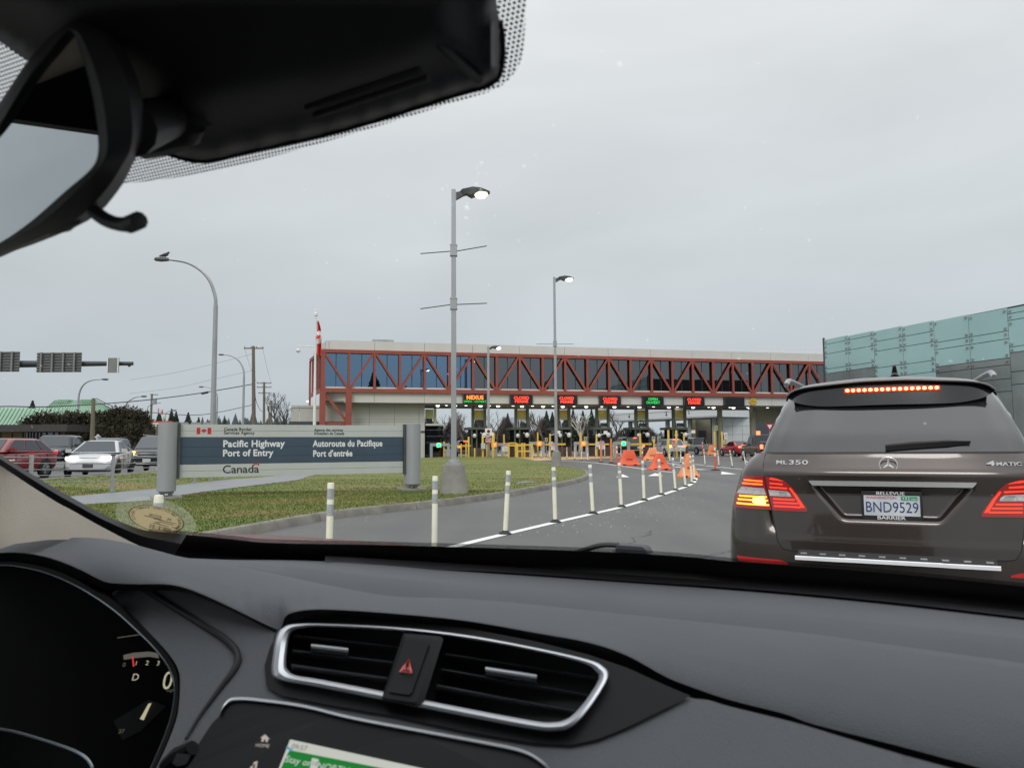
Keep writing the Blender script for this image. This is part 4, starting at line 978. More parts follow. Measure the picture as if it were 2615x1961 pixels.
# kiosk attached to the office at left
kp = BP(1110, 1100, 1.6); loc = B0 + BX * kp.x + BY * 1.6
t = thing('office_kiosk', 'dark glazed kiosk with pale canopy attached right of the office block', 'kiosk', loc, BA)
k = (BP(1120, 1100, 1.6).x - kp.x) / 10
z = lambda y: BP(1110, y, 1.6).z
b = MB(); b.box((0, 0.8, (z(1082) + z(1087)) / 2), (48 * k, 2, z(1082) - z(1087))); b.build('canopy', M_FASC, t)
b = MB(); b.box((0, 1.0, (z(1087) - .3) / 2), (44 * k, 1.8, z(1087) + .3)); b.build('cabin_glass', M_BOOTHG, t)
for y in (1098, 1114, 1130):
    b = MB(); b.box((0, .08, z(y)), (44 * k, .05, .07)); b.build('transom', M_DGRAY, t)
b = MB(); b.box((-13 * k, .2, (z(1045) + z(1068)) / 2), (20 * k, .1, z(1045) - z(1068))); b.build('lamplit_panel', M_LITP, t)
b = MB(); b.box((2 * k, .3, (z(1042) + z(1082)) / 2), (6 * k, .3, z(1042) - z(1082))); b.build('column', M_LITP, t)
b = MB(); b.box((-12 * k, .25, (z(1069) + z(1079)) / 2), (13 * k, .1, z(1069) - z(1079))); b.build('monitor_panel', M_DARKIN, t)
# round concrete columns at the right of the lanes
for px, w, lab in ((1839, 12, 'round concrete bridge column left of the walk sign'), (1923, 14, 'round concrete bridge column below the clearance diamond')):
    p = BP(px, 1100, 2.0); k = (BP(px + 10, 1100, 2.0).x - p.x) / 10; loc = B0 + BX * p.x + BY * 2.0
    t = thing('bridge_column', lab, 'column', loc + V((0, 0, 0)), BA, 'concrete columns carrying the bridge')
    b = MB(); b.tube([(0, 0, -.6), (0, 0, ZF0 + .02)], w * k / 2, 20); b.build('shaft', pm('column_concrete_olive', (.22, .22, .16), rough=.8, var=.12), t)
    b = MB(); b.box((0, -.5, 1.6), (.45, .15, .5)); b.build('signal_box', M_DARKIN, t)
# ------------------------------------------------------------------ teal glass building at the right
def teal_mat(name, col, rough, coat, seed):
    return pm(name, col, rough=rough, var=0.06, scale=.25, coat=coat, detail=3)
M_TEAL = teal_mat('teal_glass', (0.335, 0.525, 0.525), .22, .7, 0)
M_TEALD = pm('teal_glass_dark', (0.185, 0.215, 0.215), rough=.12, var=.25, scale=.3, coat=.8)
M_STEELB = pm('steel_bracket', (.45, .46, .46), rough=.35, metal=.8, var=.1)
TX, TY = (2111 - CX) / FPX * 64, 64.0
TD = V((.012, -.0436, 0)).normalized(); TB = .0452 * 64
TN = V((TD.y, -TD.x, 0))        # towards the road (left)
if TN.x > 0: TN = -TN
gb = thing('glass_building', 'teal glass panelled building with steel corner brackets right of the bridge', 'building', (TX, TY, .3), 0)
T0 = V((TX, TY, 0))
def tz(px, py):
    # height of a pixel on the facade plane
    r = ray(px, py); t = (T0 - CAM).dot(TN) / r.dot(TN); return (CAM + r * t).z
colx = [2111, 2172, 2239, 2313, 2395, 2486, 2588]
zS = 535 / 2212.0
def rows_at(px, ys): return [tz(px, 740 + y * zS) for y in ys]
colA = rows_at(2112, [522, 575, 678, 838, 885, 985, 1120])
colC = rows_at(2241, [455, 545, 648, 826, 935, 1040, 1130])
colE = rows_at(2396, [330, 555, 630, 812, 878, 1010, 1130])
colG = rows_at(2590, [185, 245, 316, 600, 660, 865, 1000])
ROWS = [colA, colA, colC, colC, colE, colE, colG, colG, colA, colE]
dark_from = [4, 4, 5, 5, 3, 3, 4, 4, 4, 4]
ztopT = (colA[0] + colG[0]) / 2
for i, rw in enumerate(ROWS):
    a = T0 + TD * (TB * i); c = T0 + TD * (TB * (i + 1))
    zs = [colA[0] + (colG[0] - colA[0]) * min(i, 6) / 6] + rw[1:] + [0.2]
    for j in range(len(zs) - 1):
        z1, z0 = zs[j] - .02, zs[j + 1] + .02
        if z1 - z0 < .1: continue
        p = a + TD * .02; q = c - TD * .02
        b = MB(); b.prism([V((p.x, p.y, z0)), V((q.x, q.y, z0)), V((q.x, q.y, z1)), V((p.x, p.y, z1))], -TN * .05)
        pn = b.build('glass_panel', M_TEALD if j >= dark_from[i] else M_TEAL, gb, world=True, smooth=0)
        if i < 7 and j < 6:
            for s_ in (.06, .94):
                for z in (z1 - .16, z0 + .16):
                    if z1 - z0 < .5 and z != z1 - .16 or j > 3: continue
                    w = p.lerp(q, s_) + TN * .03; b = MB(); b.box((w.x, w.y, z), (.13, .13, .12)); b.build('corner_bracket', M_STEELB, pn, world=True, smooth=0)
p, q = T0 - TN * .12, T0 + TD * (TB * 10) - TN * .12
b = MB(); b.prism([V((p.x, p.y, .2)), V((q.x, q.y, .2)), V((q.x, q.y, ztopT - .1)), V((p.x, p.y, ztopT - .1))], -TN * 14); b.build('core_wall', M_DARKIN, gb, world=True, smooth=0)
b = MB(); w = T0 - TN * .02 - TD * .06; b.box((w.x, w.y, ztopT / 2 + .3), (.14, .14, ztopT + .15)); b.build('corner_post', M_DGRAY, gb, world=True)
# ------------------------------------------------------------------ numbered canopy and grey block behind the bridge
BG = pm('rear_canopy_grey', (0.62, 0.65, 0.65), rough=.5, var=.05)
p0, p1 = at(1555, 1056, 152), at(1840, 1045, 128)
cb = thing('numbered_canopy', 'pale grey canopy beam numbered 5 4 2 1 behind the booths', 'canopy', (p0.x, p0.y, .5))
cz0, cz1 = zof(1555, 1077, 152), zof(1555, 1056, 152)
d = (p1 - p0); d.z = 0; L_ = d.length; d.normalize(); nb = V((d.y, -d.x, 0))
b = MB(); b.prism([V((p0.x, p0.y, cz0)), V((p0.x, p0.y, cz1)), V((p0.x, p0.y, cz1)) - nb * 9, V((p0.x, p0.y, cz0)) - nb * 9], d * L_); b.build('beam', BG, cb, world=True, smooth=0)
b = MB(); a_ = p0 + nb * .05; b.bar(V((a_.x, a_.y, cz1 - .25)), V((a_.x, a_.y, cz1 - .25)) + d * L_, .05, .08); b.bar(V((a_.x, a_.y, cz0 + .2)), V((a_.x, a_.y, cz0 + .2)) + d * L_, .05, .06); b.build('beam_trim', M_WALLP, cb, world=True, smooth=0)
for px, s_ in ((1563.5, '5'), (1607, '4'), (1702, '2'), (1760, '1')):
    r = ray(px, 1064); t_ = (p0 - CAM).dot(nb) / r.dot(nb); w = CAM + r * t_ + nb * .06; hz = (cz1 - cz0)
    b = MB(); b.text(s_, hz * .62, frame((w.x, w.y, (cz0 + cz1) / 2 + (.15 if s_ in '21' else 0)), d, (0, 0, 1)), ext=.01, off=.03, sx=.75); b.build('lettering', M_BLACKT, cb, world=True, smooth=0)
for px in (1610, 1705, 1762, 1824):
    r = ray(px, 1090); t_ = (p0 - nb * 2 - CAM).dot(nb) / r.dot(nb); w = CAM + r * t_
    b = MB(); b.tube([(w.x, w.y, .3), (w.x, w.y, cz0)], .42, 14); b.build('column', pm('rear_column', (.3, .31, .3), rough=.7), cb, world=True)
Yb = 132
a, c = at(1846, 1127, Yb), at(1918, 1046, Yb)
gbk = thing('grey_block', 'grey tiled block behind the right hand bridge columns', 'building', (a.x, a.y, .4))
nx_, nz_ = 3, 5
for i in range(nx_):
    for j in range(nz_):
        x0 = a.x + (c.x - a.x) * i / nx_; x1 = a.x + (c.x - a.x) * (i + 1) / nx_; z0 = .3 + (c.z - .3) * j / nz_; z1 = .3 + (c.z - .3) * (j + 1) / nz_
        b = MB(); b.box(((x0 + x1) / 2, Yb, (z0 + z1) / 2), (x1 - x0 - .04, .3, z1 - z0 - .04)); b.build('wall_panel', pm('block_tile', (.50, .54, .54), rough=.45, var=.06), gbk, world=True)
b = MB(); b.box(((a.x + c.x) / 2, Yb + 4, c.z / 2), (c.x - a.x, 7.6, c.z - .1)); b.build('core_wall', M_DARKIN, gbk, world=True)
# service area wall behind canopy
a, c = at(1772, 1128, 146), at(1846, 1066, 146)
sb = thing('service_bay', 'dim beige service bay with door under the numbered canopy', 'building', (a.x, a.y, .4))
b = MB(); b.box(((a.x + c.x) / 2, a.y + 1, (.3 + c.z) / 2), (c.x - a.x, 1.5, c.z - .3)); b.build('wall', pm('bay_wall', (.17, .155, .11), rough=.8, var=.15, scale=.5), sb, world=True)
b = MB(); b.box((a.x + (c.x - a.x) * .3, a.y + .2, 2.2), ((c.x - a.x) * .26, .1, 3.8)); b.build('door', M_DARKIN, sb, world=True)
b = MB(); b.box((a.x + (c.x - a.x) * .02, a.y + .1, 3.4), (.5, .3, 6)); b.build('panel_post', M_LITP, sb, world=True)
# right hand wing under the bridge
a, c = BP(1925, 1140, 3.0), BP(2110, 1047, 3.0)
rw = thing('right_wing', 'dim wing with beige band and dark windows under the right end of the bridge', 'building', B0, BA)
zm = BP(1990, 1079, 3).z
bx('beige_band', (a.x, 3.0, zm), (c.x, 3.3, ZF0), pm('wing_band', (.30, .29, .20), rough=.7, var=.06), rw)
bx('dark_glazing', (a.x, 3.1, -.4), (c.x, 3.2, zm), M_DWIN, rw)
bx('dark_room', (a.x + 3.2, 3.3, -.4), (c.x, 7, ZF0), M_DARKIN, rw)
for i in range(5): bx('mullion', (a.x + i * 2.6, 3.0, -.4), (a.x + i * 2.6 + .12, 3.08, zm), M_WALLP, rw)
# ------------------------------------------------------------------ yellow bollards, gates, signals
M_BOLL = pm('bollard_yellow', (0.66, 0.45, 0.06), rough=.55, var=.14, scale=2.5, detail=6)
def bollard(px, yb, yt, w, lab, Y=68):
    p = gpt(px, Y); k = Y / FPX; zb = max(p.z, zof(px, yb, Y)); h = zof(px, yt, Y) - p.z
    t = thing('bollard', lab, 'bollard', p, 0, 'yellow bollards before the booths')
    r = w * k / 2
    b = MB(); b.tube([(0, 0, 0), (0, 0, h - r * .6), (0, 0, h - r * .15), (0, 0, h)], [r, r, r * .75, r * .3], 12); b.build('post', M_BOLL, t)
    b = MB(); b.lathe([(r * 2.0, .002), (r * 1.95, .03), (r * 1.1, .05)], n=12); b.build('base_flange', M_GALV, t)
    return t
for px, yb, yt, w, lab, Y in [
 (1196, 1160, 1115, 4.6, 'yellow bollard left of the NEXUS booth lane', 68), (1232, 1161, 1112, 5.4, 'yellow bollard carrying a grey box, left of the big stop sign', 68), (1258, 1164, 1112, 5.6, 'thick yellow bollard just right of the big stop sign', 67), (1242.5, 1163, 1135, 3.6, 'short yellow bollard behind the stop sign pole', 70),
 (1211.5, 1160, 1144, 4, 'lowest yellow bollard between two taller ones', 68), (1177, 1158, 1133, 3.6, 'yellow bollard nearest the lawn lamp', 70), (1189.5, 1159, 1131, 3.4, 'thin yellow bollard beside the white vehicle', 70), (1133.5, 1145, 1127, 4.2, 'yellow bollard beside the green signal', 74),
 (1261, 1125, 1105, 4, 'yellow bollard top rising above the stop sign bollard', 76), (1286, 1130, 1109, 4.5, 'yellow bollard left of the first CLOSED booth', 76), (1266, 1148, 1128, 4, 'short yellow bollard beside the red cross sign', 73), (1372, 1130, 1104, 4, 'slim yellow bollard at the red signal of the second lane', 74),
 (1403.5, 1130, 1107, 4.5, 'yellow bollard with a grey box left of the tall lamp', 75), (1481.7, 1128, 1105, 4.4, 'slim yellow bollard in front of the white barked tree', 74), (1559, 1142, 1121, 4, 'yellow bollard behind the pale orange post', 70), (1522, 1140, 1108, 4.4, 'yellow bollard with grey box in front of the fourth booth', 73),
 (1633, 1146, 1106, 4.6, 'yellow bollard right of the dark pickup', 73), (1668, 1138, 1121, 4.4, 'yellow bollard in front of the walk sign cabinets', 73), (1705, 1157, 1098, 5.4, 'left one of the two tall yellow posts', 65), (1725, 1156, 1098.5, 5.4, 'right one of the two tall yellow posts', 65),
 (1744.5, 1142, 1106, 4.4, 'yellow bollard with grey box left of the white pickup', 74), (1822.5, 1119, 1101.5, 5, 'yellow bollard behind the white wagon roof', 80), (1841.5, 1133, 1102, 5, 'yellow bollard left of the white walk sign', 78), (1852, 1136, 1120, 4, 'short yellow bollard under the white walk sign', 77)]:
    t = bollard(px, yb, yt, w, lab, Y)
    if 'grey box' in lab:
        b = MB(); h = zof(px, yt, Y) - t.location.z; b.box((.05, -.22, h * .55), (.38, .22, .5)); b.build('control_box', M_SIGNG, t); b = MB(); b.tube([(0, -.1, h - .2), (.5, -.4, h - .05), (.75, -.4, h)], .03, 6); b.box((.8, -.45, h + .12), (.35, .2, .3)); b.build('camera', M_WHITE, t)
def gate(x0, x1, yb, yt, rails, lab, Y):
    p = gpt((x0 + x1) / 2, Y); k = Y / FPX; t = thing('yellow_gate', lab, 'gate', p); hw_ = (x1 - x0) / 2 * k; H = zof(x0, yt, Y) - p.z
    for s_ in (-1, 1):
        b = MB(); b.box((s_ * hw_, 0, H / 2), (.15, .15, H)); b.build('post', M_BOLL, t)
    for y in rails:
        b = MB(); b.box((0, 0, zof(x0, y, Y) - p.z), (2 * hw_ - .15, .1, .13)); b.build('rail', M_BOLL, t)
    return t
gate(1298, 1316, 1166, 1130, [1131.5], 'yellow portal frame with a single top bar left of the gate', 66)
gate(1320, 1357.5, 1166, 1132, [1136, 1152], 'yellow gate with two rails on the ochre island', 65.5)
gate(1332, 1338, 1163, 1131, [1136], 'narrow yellow post pair behind the gate', 67)
M_SIGR = emat('signal_red', (1.0, 0.06, 0.02), 9.0); M_SIGGN = emat('signal_green', (0.0, 0.9, 0.45), 7.0)
def signal(x0, x1, yt, yb, lx, mat, lab, Y=73):
    p = gpt((x0 + x1) / 2, Y); k = Y / FPX; hw_ = (x1 - x0) / 2 * k; H = zof(x0, yt, Y) - p.z
    t = thing('lane_barrier', lab, 'barrier gate', p, 0, 'grey lane barriers with signal lights')
    for s_ in (-1, 1):
        b = MB(); b.box((s_ * (hw_ - .12), 0, H / 2), (.26, .3, H)); b.build('leg', M_GALV, t)
    b = MB(); b.box((0, 0, H - .14), (2 * hw_, .34, .28)); b.build('crossbeam', M_GALV, t)
    lxm = (lx - (x0 + x1) / 2) * k
    b = MB(); b.box((lxm, -.22, H - .18), (.5, .12, .46)); hd = b.build('signal_head', M_YEL, t)
    b = MB(); b.lathe([(.02, .0), (.16, .01), (.17, .05), (.02, .1)], (lxm, -.30, H - .18), n=14, axis=(0, -1, 0)); b.build('signal_lens', mat, hd)
    b = MB(); b.box((hw_ + 1.0, .1, H - .25), (2.0, .08, .16)); b.build('barrier_arm', M_BOLL, t)
signal(1098, 1148, 1132, 1146, 1121, M_SIGGN, 'grey lane barrier with a glowing green light left of the booths', 74)
signal(1350, 1389, 1128, 1141, 1376, M_SIGR, 'grey lane barrier with red light in the second lane')
signal(1464, 1500, 1128, 1140, 1487.5, M_SIGR, 'grey lane barrier with red light under the white barked tree')
signal(1565, 1606, 1127.5, 1141, 1589.5, M_SIGGN, 'grey lane barrier with green light in front of the dark pickup', 70)
signal(1676, 1706, 1129, 1142, 1700, M_SIGR, 'grey lane barrier with red light left of the tall yellow posts')
signal(1262, 1285, 1131, 1143, 1261, M_SIGR, 'grey lane barrier with red light behind the big stop sign', 72)
# stop signs
M_STOP = pm('stop_red', (0.42, 0.018, 0.022), rough=.45, var=.05)
def octagon(b, c, r, d=.02):
    b.prism([V((c[0] + r * cos(pi / 8 + k * pi / 4), c[1], c[2] + r * sin(pi / 8 + k * pi / 4))) for k in range(8)], (0, d, 0))
def stop_sign(px, py, r, lab, Y=67.5, plate=None, pole=True, top=None):
    p = gpt(px, Y); k = Y / FPX; t = thing('stop_sign', lab, 'stop sign', p, 0, None); z = zof(px, py, Y) - p.z; R_ = r * k
    b = MB(); octagon(b, (0, -.06, z), R_ * 1.08); ps = b.build('panel', M_WHITE, t, smooth=0)
    b = MB(); octagon(b, (0, -.075, z), R_); b.build('red_face', M_STOP, ps, smooth=0)
    for s_, o in (('STOP', .30), ('ARRÊT', -.34)):
        b = MB(); b.text(s_, R_ * .72, frame((0, -.085, z + o * R_), (1, 0, 0), (0, 0, 1)), ext=.003, off=.02, sx=.85); b.build('lettering', M_WHITET, ps, smooth=0)
    b = MB(); b.tube([(0, -.02, 0), (0, -.02, z + R_)], .035, 8); b.build('post', M_GALV, t)
    if plate:
        w, y0, y1 = plate; za, zc = zof(px, y1, Y) - p.z, zof(px, y0, Y) - p.z
        b = MB(); b.box((0, -.07, (za + zc) / 2), (w * k, .025, zc - za)); pl = b.build('plate', M_WHITE, t)
        b = MB()
        for i in range(4): b.box((0, -.086, zc - (zc - za) * (.2 + .2 * i)), (w * k * .66, .004, (zc - za) * .05))
        b.build('text_rows', M_BLACKT, pl)
    return t
stop_sign(1247, 1124.5, 8.6, 'big red STOP ARRET sign on the slim lamp pole', 68.6)
stop_sign(1291, 1137, 6.5, 'STOP ARRET sign with white plate behind the portal frame', 67.5, (18, 1141, 1152))
stop_sign(1413, 1136, 6.5, 'STOP ARRET sign with white plate left of the tall lamp pole', 67.5, (14, 1137 + 4, 1149))
stop_sign(1535, 1132, 7, 'STOP ARRET sign with white plate behind the thin orange post', 67.5, (16, 1137, 1147))
stop_sign(1718.5, 1135, 7.2, 'lone STOP ARRET sign between the two tall yellow posts', 64)
p = gpt(1247, 68.6); t = thing('prohibition_sign', 'white sign with red ring above the big stop sign', 'sign', p)
za, zc = zof(1247, 1112, 68.6) - p.z, zof(1247, 1094, 68.6) - p.z
b = MB(); b.box((0, -.08, (za + zc) / 2), (.62, .02, zc - za)); pn = b.build('panel', M_WHITE, t)
b = MB(); q = V((0, -.1, za + (zc - za) * .58)); b.lathe([(.15, 0), (.15, .004), (.09, .004), (.09, 0)], q, n=20, axis=(0, -1, 0)); b.box(q + V((0, -.003, 0)), (.22, .004, .05)); b.build('red_ring', M_STOP, pn, smooth=0)
b = MB(); b.box((0, -.095, za + (zc - za) * .18), (.42, .004, .05)); b.box((0, -.095, za + (zc - za) * .08), (.36, .004, .04)); b.build('text_rows', M_BLACKT, pn)
# pedestrian signs
def walker(b, M, s):
    b.lathe([(.0, -.09 * s), (.09 * s, 0), (0, .09 * s)], M @ V((0, .40 * s, 0)), n=10)
    for p, q, w in (((0, .28), (.02, -.02), .16), ((.02, -.02), (.2, -.25), .09), ((.2, -.25), (.26, -.5), .08), ((0, -.02), (-.1, -.28), .09), ((-.1, -.28), (-.25, -.48), .08), ((0, .26), (.2, .08), .07), ((0, .26), (-.18, .1), .07)):
        b.bar(M @ V((p[0] * s, p[1] * s, 0)), M @ V((q[0] * s, q[1] * s, 0)), w * s, .008)
def walk_sign(px, py, w, h, bg, lab, Y):
    p = gpt(px, Y); k = Y / FPX; z = zof(px, py, Y) - p.z; t = thing('walk_sign', lab, 'sign', p)
    b = MB(); b.box((0, 0, z), (w * k, .03, h * k)); pn = b.build('panel', bg, t)
    b = MB(); walker(b, frame((0, -.03, z), (1, 0, 0), (0, 0, 1)), h * k * .72); b.build('walking_figure', M_BLACKT, pn)
    b = MB(); b.tube([(0, .05, 0), (0, .05, z)], .04, 6); b.build('post', M_GALV, t)
walk_sign(1851, 1113, 8.5, 17, M_WHITE, 'white walking figure sign beside the grey bridge column', 76)
walk_sign(1827, 1093, 8, 13, M_LITP, 'yellowish walking figure sign above the white wagon', 82)
walk_sign(1667, 1121, 9, 14, pm('sign_olive_pale', (.35, .36, .26), rough=.6), 'olive walking figure sign left of a matching cabinet', 74.5)
walk_sign(1681, 1121, 9, 14, _mats['sign_olive_pale'], 'olive walking figure sign right of a matching cabinet', 74.5)
walk_sign(1394, 1123, 8, 11, _mats['sign_olive_pale'], 'olive walking figure sign in the second lane', 76)
walk_sign(1494, 1122, 9, 14, _mats['sign_olive_pale'], 'olive walking figure sign in the third lane', 76)
p = gpt(1964, 62); t = thing('yield_sign', 'red and white yield sign behind the black pickup', 'sign', p); z = zof(1964, 1091, 62) - p.z
b = MB(); b.prism([V((-.36, 0, z + .3)), V((.36, 0, z + .3)), V((0, 0, z - .33))], (0, .02, 0)); pn = b.build('panel', M_STOP, t, smooth=0)
b = MB(); b.poly([V((-.2, -.01, z + .2)), V((.2, -.01, z + .2)), V((0, -.01, z - .15))]); b.build('white_field', M_WHITE, pn, smooth=0)
b = MB(); b.tube([(0, .05, 0), (0, .05, z + .3)], .04, 6); b.build('post', M_GALV, t)
# ------------------------------------------------------------------ trees
M_BARK = pm('bark_dark', (0.075, 0.062, 0.052), rough=.9, var=.3, scale=4)
M_BARKW = pm('bark_pale', (0.40, 0.37, 0.33), rough=.85, var=.2, scale=3)
M_NEED = pm('needles_dark_green', (0.018, 0.030, 0.016), rough=.85, var=.5, scale=.6, detail=6)
M_HEDGE = pm('hedge_brown_green', (0.040, 0.036, 0.018), rough=.9, var=.5, scale=.8, detail=6)
M_TWIG = pm('twig_brown', (0.11, 0.085, 0.07), rough=.9, var=.3)
def bare_tree(H, seed, mat, depth=5, spread=.55, r0=.22, lean=0, twig=None, nf=3):
    rg = random.Random(seed); tr = MB(); br_ = MB()
    def grow(p, d, L, r, lv):
        n = 3; pts = [p]; q = p
        for i in range(n):
            d = (d + V((rg.gauss(0, .10), rg.gauss(0, .10), .05))).normalized(); q = q + d * (L / n); pts.append(q)
        (tr if lv == 0 else br_).tube(pts, [r * (1 - .35 * i / n) for i in range(n + 1)], 6 if lv < 2 else (4 if lv < 4 else 3), cap=False)
        if lv >= depth: return
        for k in range(nf if lv < depth - 1 else nf + 1):
            a = rg.uniform(0, 2 * pi); s_ = spread * rg.uniform(.6, 1.3)
            nd = (d + V((cos(a) * s_, sin(a) * s_, rg.uniform(-.05, .25)))).normalized()
            o = pts[-1] if k < 2 else pts[rg.randint(1, n)]
            grow(o, nd, L * rg.uniform(.60, .86), max(r * .55, .012), lv + 1)
    grow(V((0, 0, 0)), V((lean, 0, 1)).normalized(), H * .28, r0, 0)
    return tr, br_
def put_bare(px, Y, ytop, seed, mat, lab, **k):
    p = gpt(px, Y); H = zof(px, ytop, Y) - p.z
    t = thing('bare_tree', lab, 'tree', p, 0, 'bare winter trees'); tr, b_ = bare_tree(H, seed, mat, **k)
    mz = max(v.z for v in b_.v); f = H / mz
    for m in (tr, b_):
        m.v = [v * f for v in m.v]
    tr.build('trunk', mat, t); b_.build('crown', k.get('twig') or mat, t); return t
put_bare(718, 112, 996, 6, M_BARK, 'broad bare tree with a spreading twig crown left of the office wing', depth=5, r0=.30, lean=.05, spread=.62, nf=3)
for px, Y, yt, sd, lab in ((1130, 120, 1046, 11, 'bare tree seen left of the lawn lamp under the bridge'), (1165, 118, 1050, 12, 'bare tree just right of the lawn lamp under the bridge'), (1190, 125, 1048, 19, 'bare tree left of the NEXUS booth'), (1270, 135, 1045, 13, 'bare tree in the gap between the first two booths'), (1366, 130, 1044, 14, 'bare tree right of the first CLOSED booth'), (1390, 128, 1052, 16, 'smaller bare tree left of the tall lamp pole'), (1500, 140, 1050, 15, 'bare tree behind the white barked tree'), (1580, 150, 1042, 17, 'bare tree rising above the numbered canopy'), (1640, 150, 1041, 18, 'bare tree behind the OPEN lane canopy')):
    put_bare(px, Y, yt, sd, M_BARK, lab, depth=4, r0=.2, spread=.6, nf=3, twig=M_TWIG)
put_bare(1481, 100, 1055, 21, M_BARKW, 'white barked bare tree between the third and fourth booths', depth=3, r0=.22, spread=.7, nf=3)
def conifer_mb(seed, wide=.2):
    rg = random.Random(seed); b = MB(); 
    for i in range(950):
        f = rg.random() ** .75; z = .08 + .92 * f; R_ = wide * (1 - f) ** .8 * rg.uniform(.55, 1.12) + .008; a = rg.uniform(0, 2 * pi)
        a += .25 * math.sin(7 * f * 6.28)
        p0 = V((cos(a) * R_ * .15, sin(a) * R_ * .15, z + .02)); p1 = V((cos(a) * R_, sin(a) * R_, z - R_ * .35)); w = .018 + .03 * (1 - f); s_ = V((-sin(a) * w, cos(a) * w, 0))
        b.add([p0, p0.lerp(p1, .6) + s_, p1, p0.lerp(p1, .6) - s_, p0.lerp(p1, .65) - V((0, 0, w * 1.2))], [(0, 1, 2, 3), (1, 2, 4), (3, 4, 2)])
    return b
con = []
def put_con(px, Y, ytop, lab, v=0, wide=.2):
    p = gpt(px, Y); H = zof(px, ytop, Y) - p.z
    t = thing('conifer', lab, 'tree', p, random.uniform(0, 6), 'dark conifers in the background')
    b = MB(); b.tube([(0, 0, 0), (0, 0, H * .95)], [H * .016, H * .004], 6); b.build('trunk', M_BARK, t)
    b = conifer_mb(v + int(px), wide); b.v = [p_ * H for p_ in b.v]; b.build('crown', M_NEED, t, smooth=0)
for px, Y, yt, lab, wd in ((437, 190, 1045, 'dark conifer right of the small maple leaf flag', .22), (449, 200, 1052, 'shorter dark conifer beside the smallest curved lamp', .25), (480, 230, 1054, 'spreading conifer above the middle of the welcome sign', .3), (507, 260, 1066, 'small conifer left of the nearest curved lamp pole', .25), (574, 230, 1070, 'low conifer between the curved lamp and wooden pole', .3), (406, 220, 1050, 'conifer behind the far flags', .25), (352, 190, 1048, 'conifer peeking over the right end of the hedge', .3),
                        (81, 150, 1024, 'round topped conifer behind the green roof', .3), (1296, 190, 1056, 'conifer between the first two booths', .22), (1395, 180, 1050, 'conifer left of the tall lamp pole under the bridge', .25), (1410, 190, 1053, 'second conifer left of the tall lamp pole under the bridge', .25), (1463, 150, 1046, 'tall conifer right of the tall lamp pole', .22), (1488, 155, 1050, 'tall conifer behind the white barked tree', .25), (1510, 150, 1046, 'tall conifer left of the fourth booth', .22), (1445, 160, 1052, 'conifer hidden by the tall lamp pole', .25)):
    put_con(px, Y, yt, lab, 0, wd)
# tall wood mirrored in the bridge glazing, behind and right of the viewer
rg = random.Random(8)
for i in range(16):
    a = V((24 + i * 5.5 + rg.uniform(-2, 2), -38 + rg.uniform(-6, 6) - i * .8, 0)); H = rg.uniform(13, 20)
    t = thing('conifer', 'tall conifer of the roadside wood mirrored in the dark bridge glazing', 'tree', a, rg.uniform(0, 6), 'conifers mirrored in the bridge glazing')
    b = MB(); b.tube([(0, 0, 0), (0, 0, H * .95)], [H * .016, H * .004], 6); b.build('trunk', M_BARK, t)
    b = conifer_mb(100 + i, .26); b.v = [p_ * H for p_ in b.v]; b.build('crown', M_NEED, t, smooth=0)
# distant wood: one mass
b = MB(); rg = random.Random(9)
for i in range(1500):
    px = rg.uniform(-500, 3200) if i > 800 else rg.uniform(360, 800); Y = rg.uniform(430, 620)
    x = (px - CX) / FPX * Y; H = rg.uniform(13, 19) * (1.2 if i % 7 == 0 else 1) * (1 if px < 800 else .62); w = H * rg.uniform(.16, .26)
    n = 6; rows = []
    for z, r in ((-1, w * .9), (H * .3, w * rg.uniform(.8, 1)), (H * .6, w * rg.uniform(.45, .65)), (H * .85, w * .22), (H, .02)):
        rows.append([V((x + r * cos(2 * pi * k / n + z) * rg.uniform(.7, 1.2), Y + r * sin(2 * pi * k / n + z), z)) for k in range(n)])
    b.grid(rows, True)
M_FOREST = pm('far_forest', (0.085, 0.10, 0.105), rough=.95, var=.35, scale=.06)
tag(b.build('forest', M_FOREST, smooth=0), kind='stuff')
b = MB(); rows = []
for Y, hh in ((640, 0), (800, 11), (1100, 20), (1500, 22)):
    rows.append([V(((px - CX) / FPX * Y, Y, hh + (2.5 * sin(px * .011) + 1.5 * sin(px * .037)) * (hh > 0))) for px in range(-900, 3600, 60)])
b.grid(rows); tag(b.build('hills', pm('far_hills', (0.13, 0.16, 0.19), rough=1, var=.1, scale=.01)), kind='structure')
# brush and low buildings behind the booths
def brush(x0, x1, Y, yt, lab, seed, n=2600):
    rg = random.Random(seed); a, c = gpt(x0, Y), gpt(x1, Y); H = zof(x0, yt, Y) - a.z
    b = MB()
    for i in range(n):
        f = rg.random(); hh = H * (.75 + .25 * sin(f * 23 + seed)) * rg.random() ** .6; p = a.lerp(c, f) + V((0, rg.uniform(-1.5, 1.5), hh)); d = V((rg.gauss(0, .5), rg.gauss(0, .5), 1)).normalized(); L_ = rg.uniform(.4, 1.1)
        s_ = V((rg.gauss(0, 1), rg.gauss(0, 1), 0)).normalized() * rg.uniform(.03, .13)
        b.add([p - s_, p + s_, p + d * L_], [(0, 1, 2)])
    o = b.build('thicket', pm('thicket_brown', (0.065, 0.055, 0.05), rough=.95, var=.4, scale=.6), smooth=0); tag(o, lab, 'shrubs')
brush(1085, 1330, 150, 1069, 'brown leafless thicket seen through the first lanes', 1, 12000); brush(1330, 1560, 152, 1074, 'brown leafless thicket behind the third and fourth lanes', 2, 12000); brush(1540, 1780, 165, 1098, 'leafless thicket under the numbered canopy', 3, 5000)
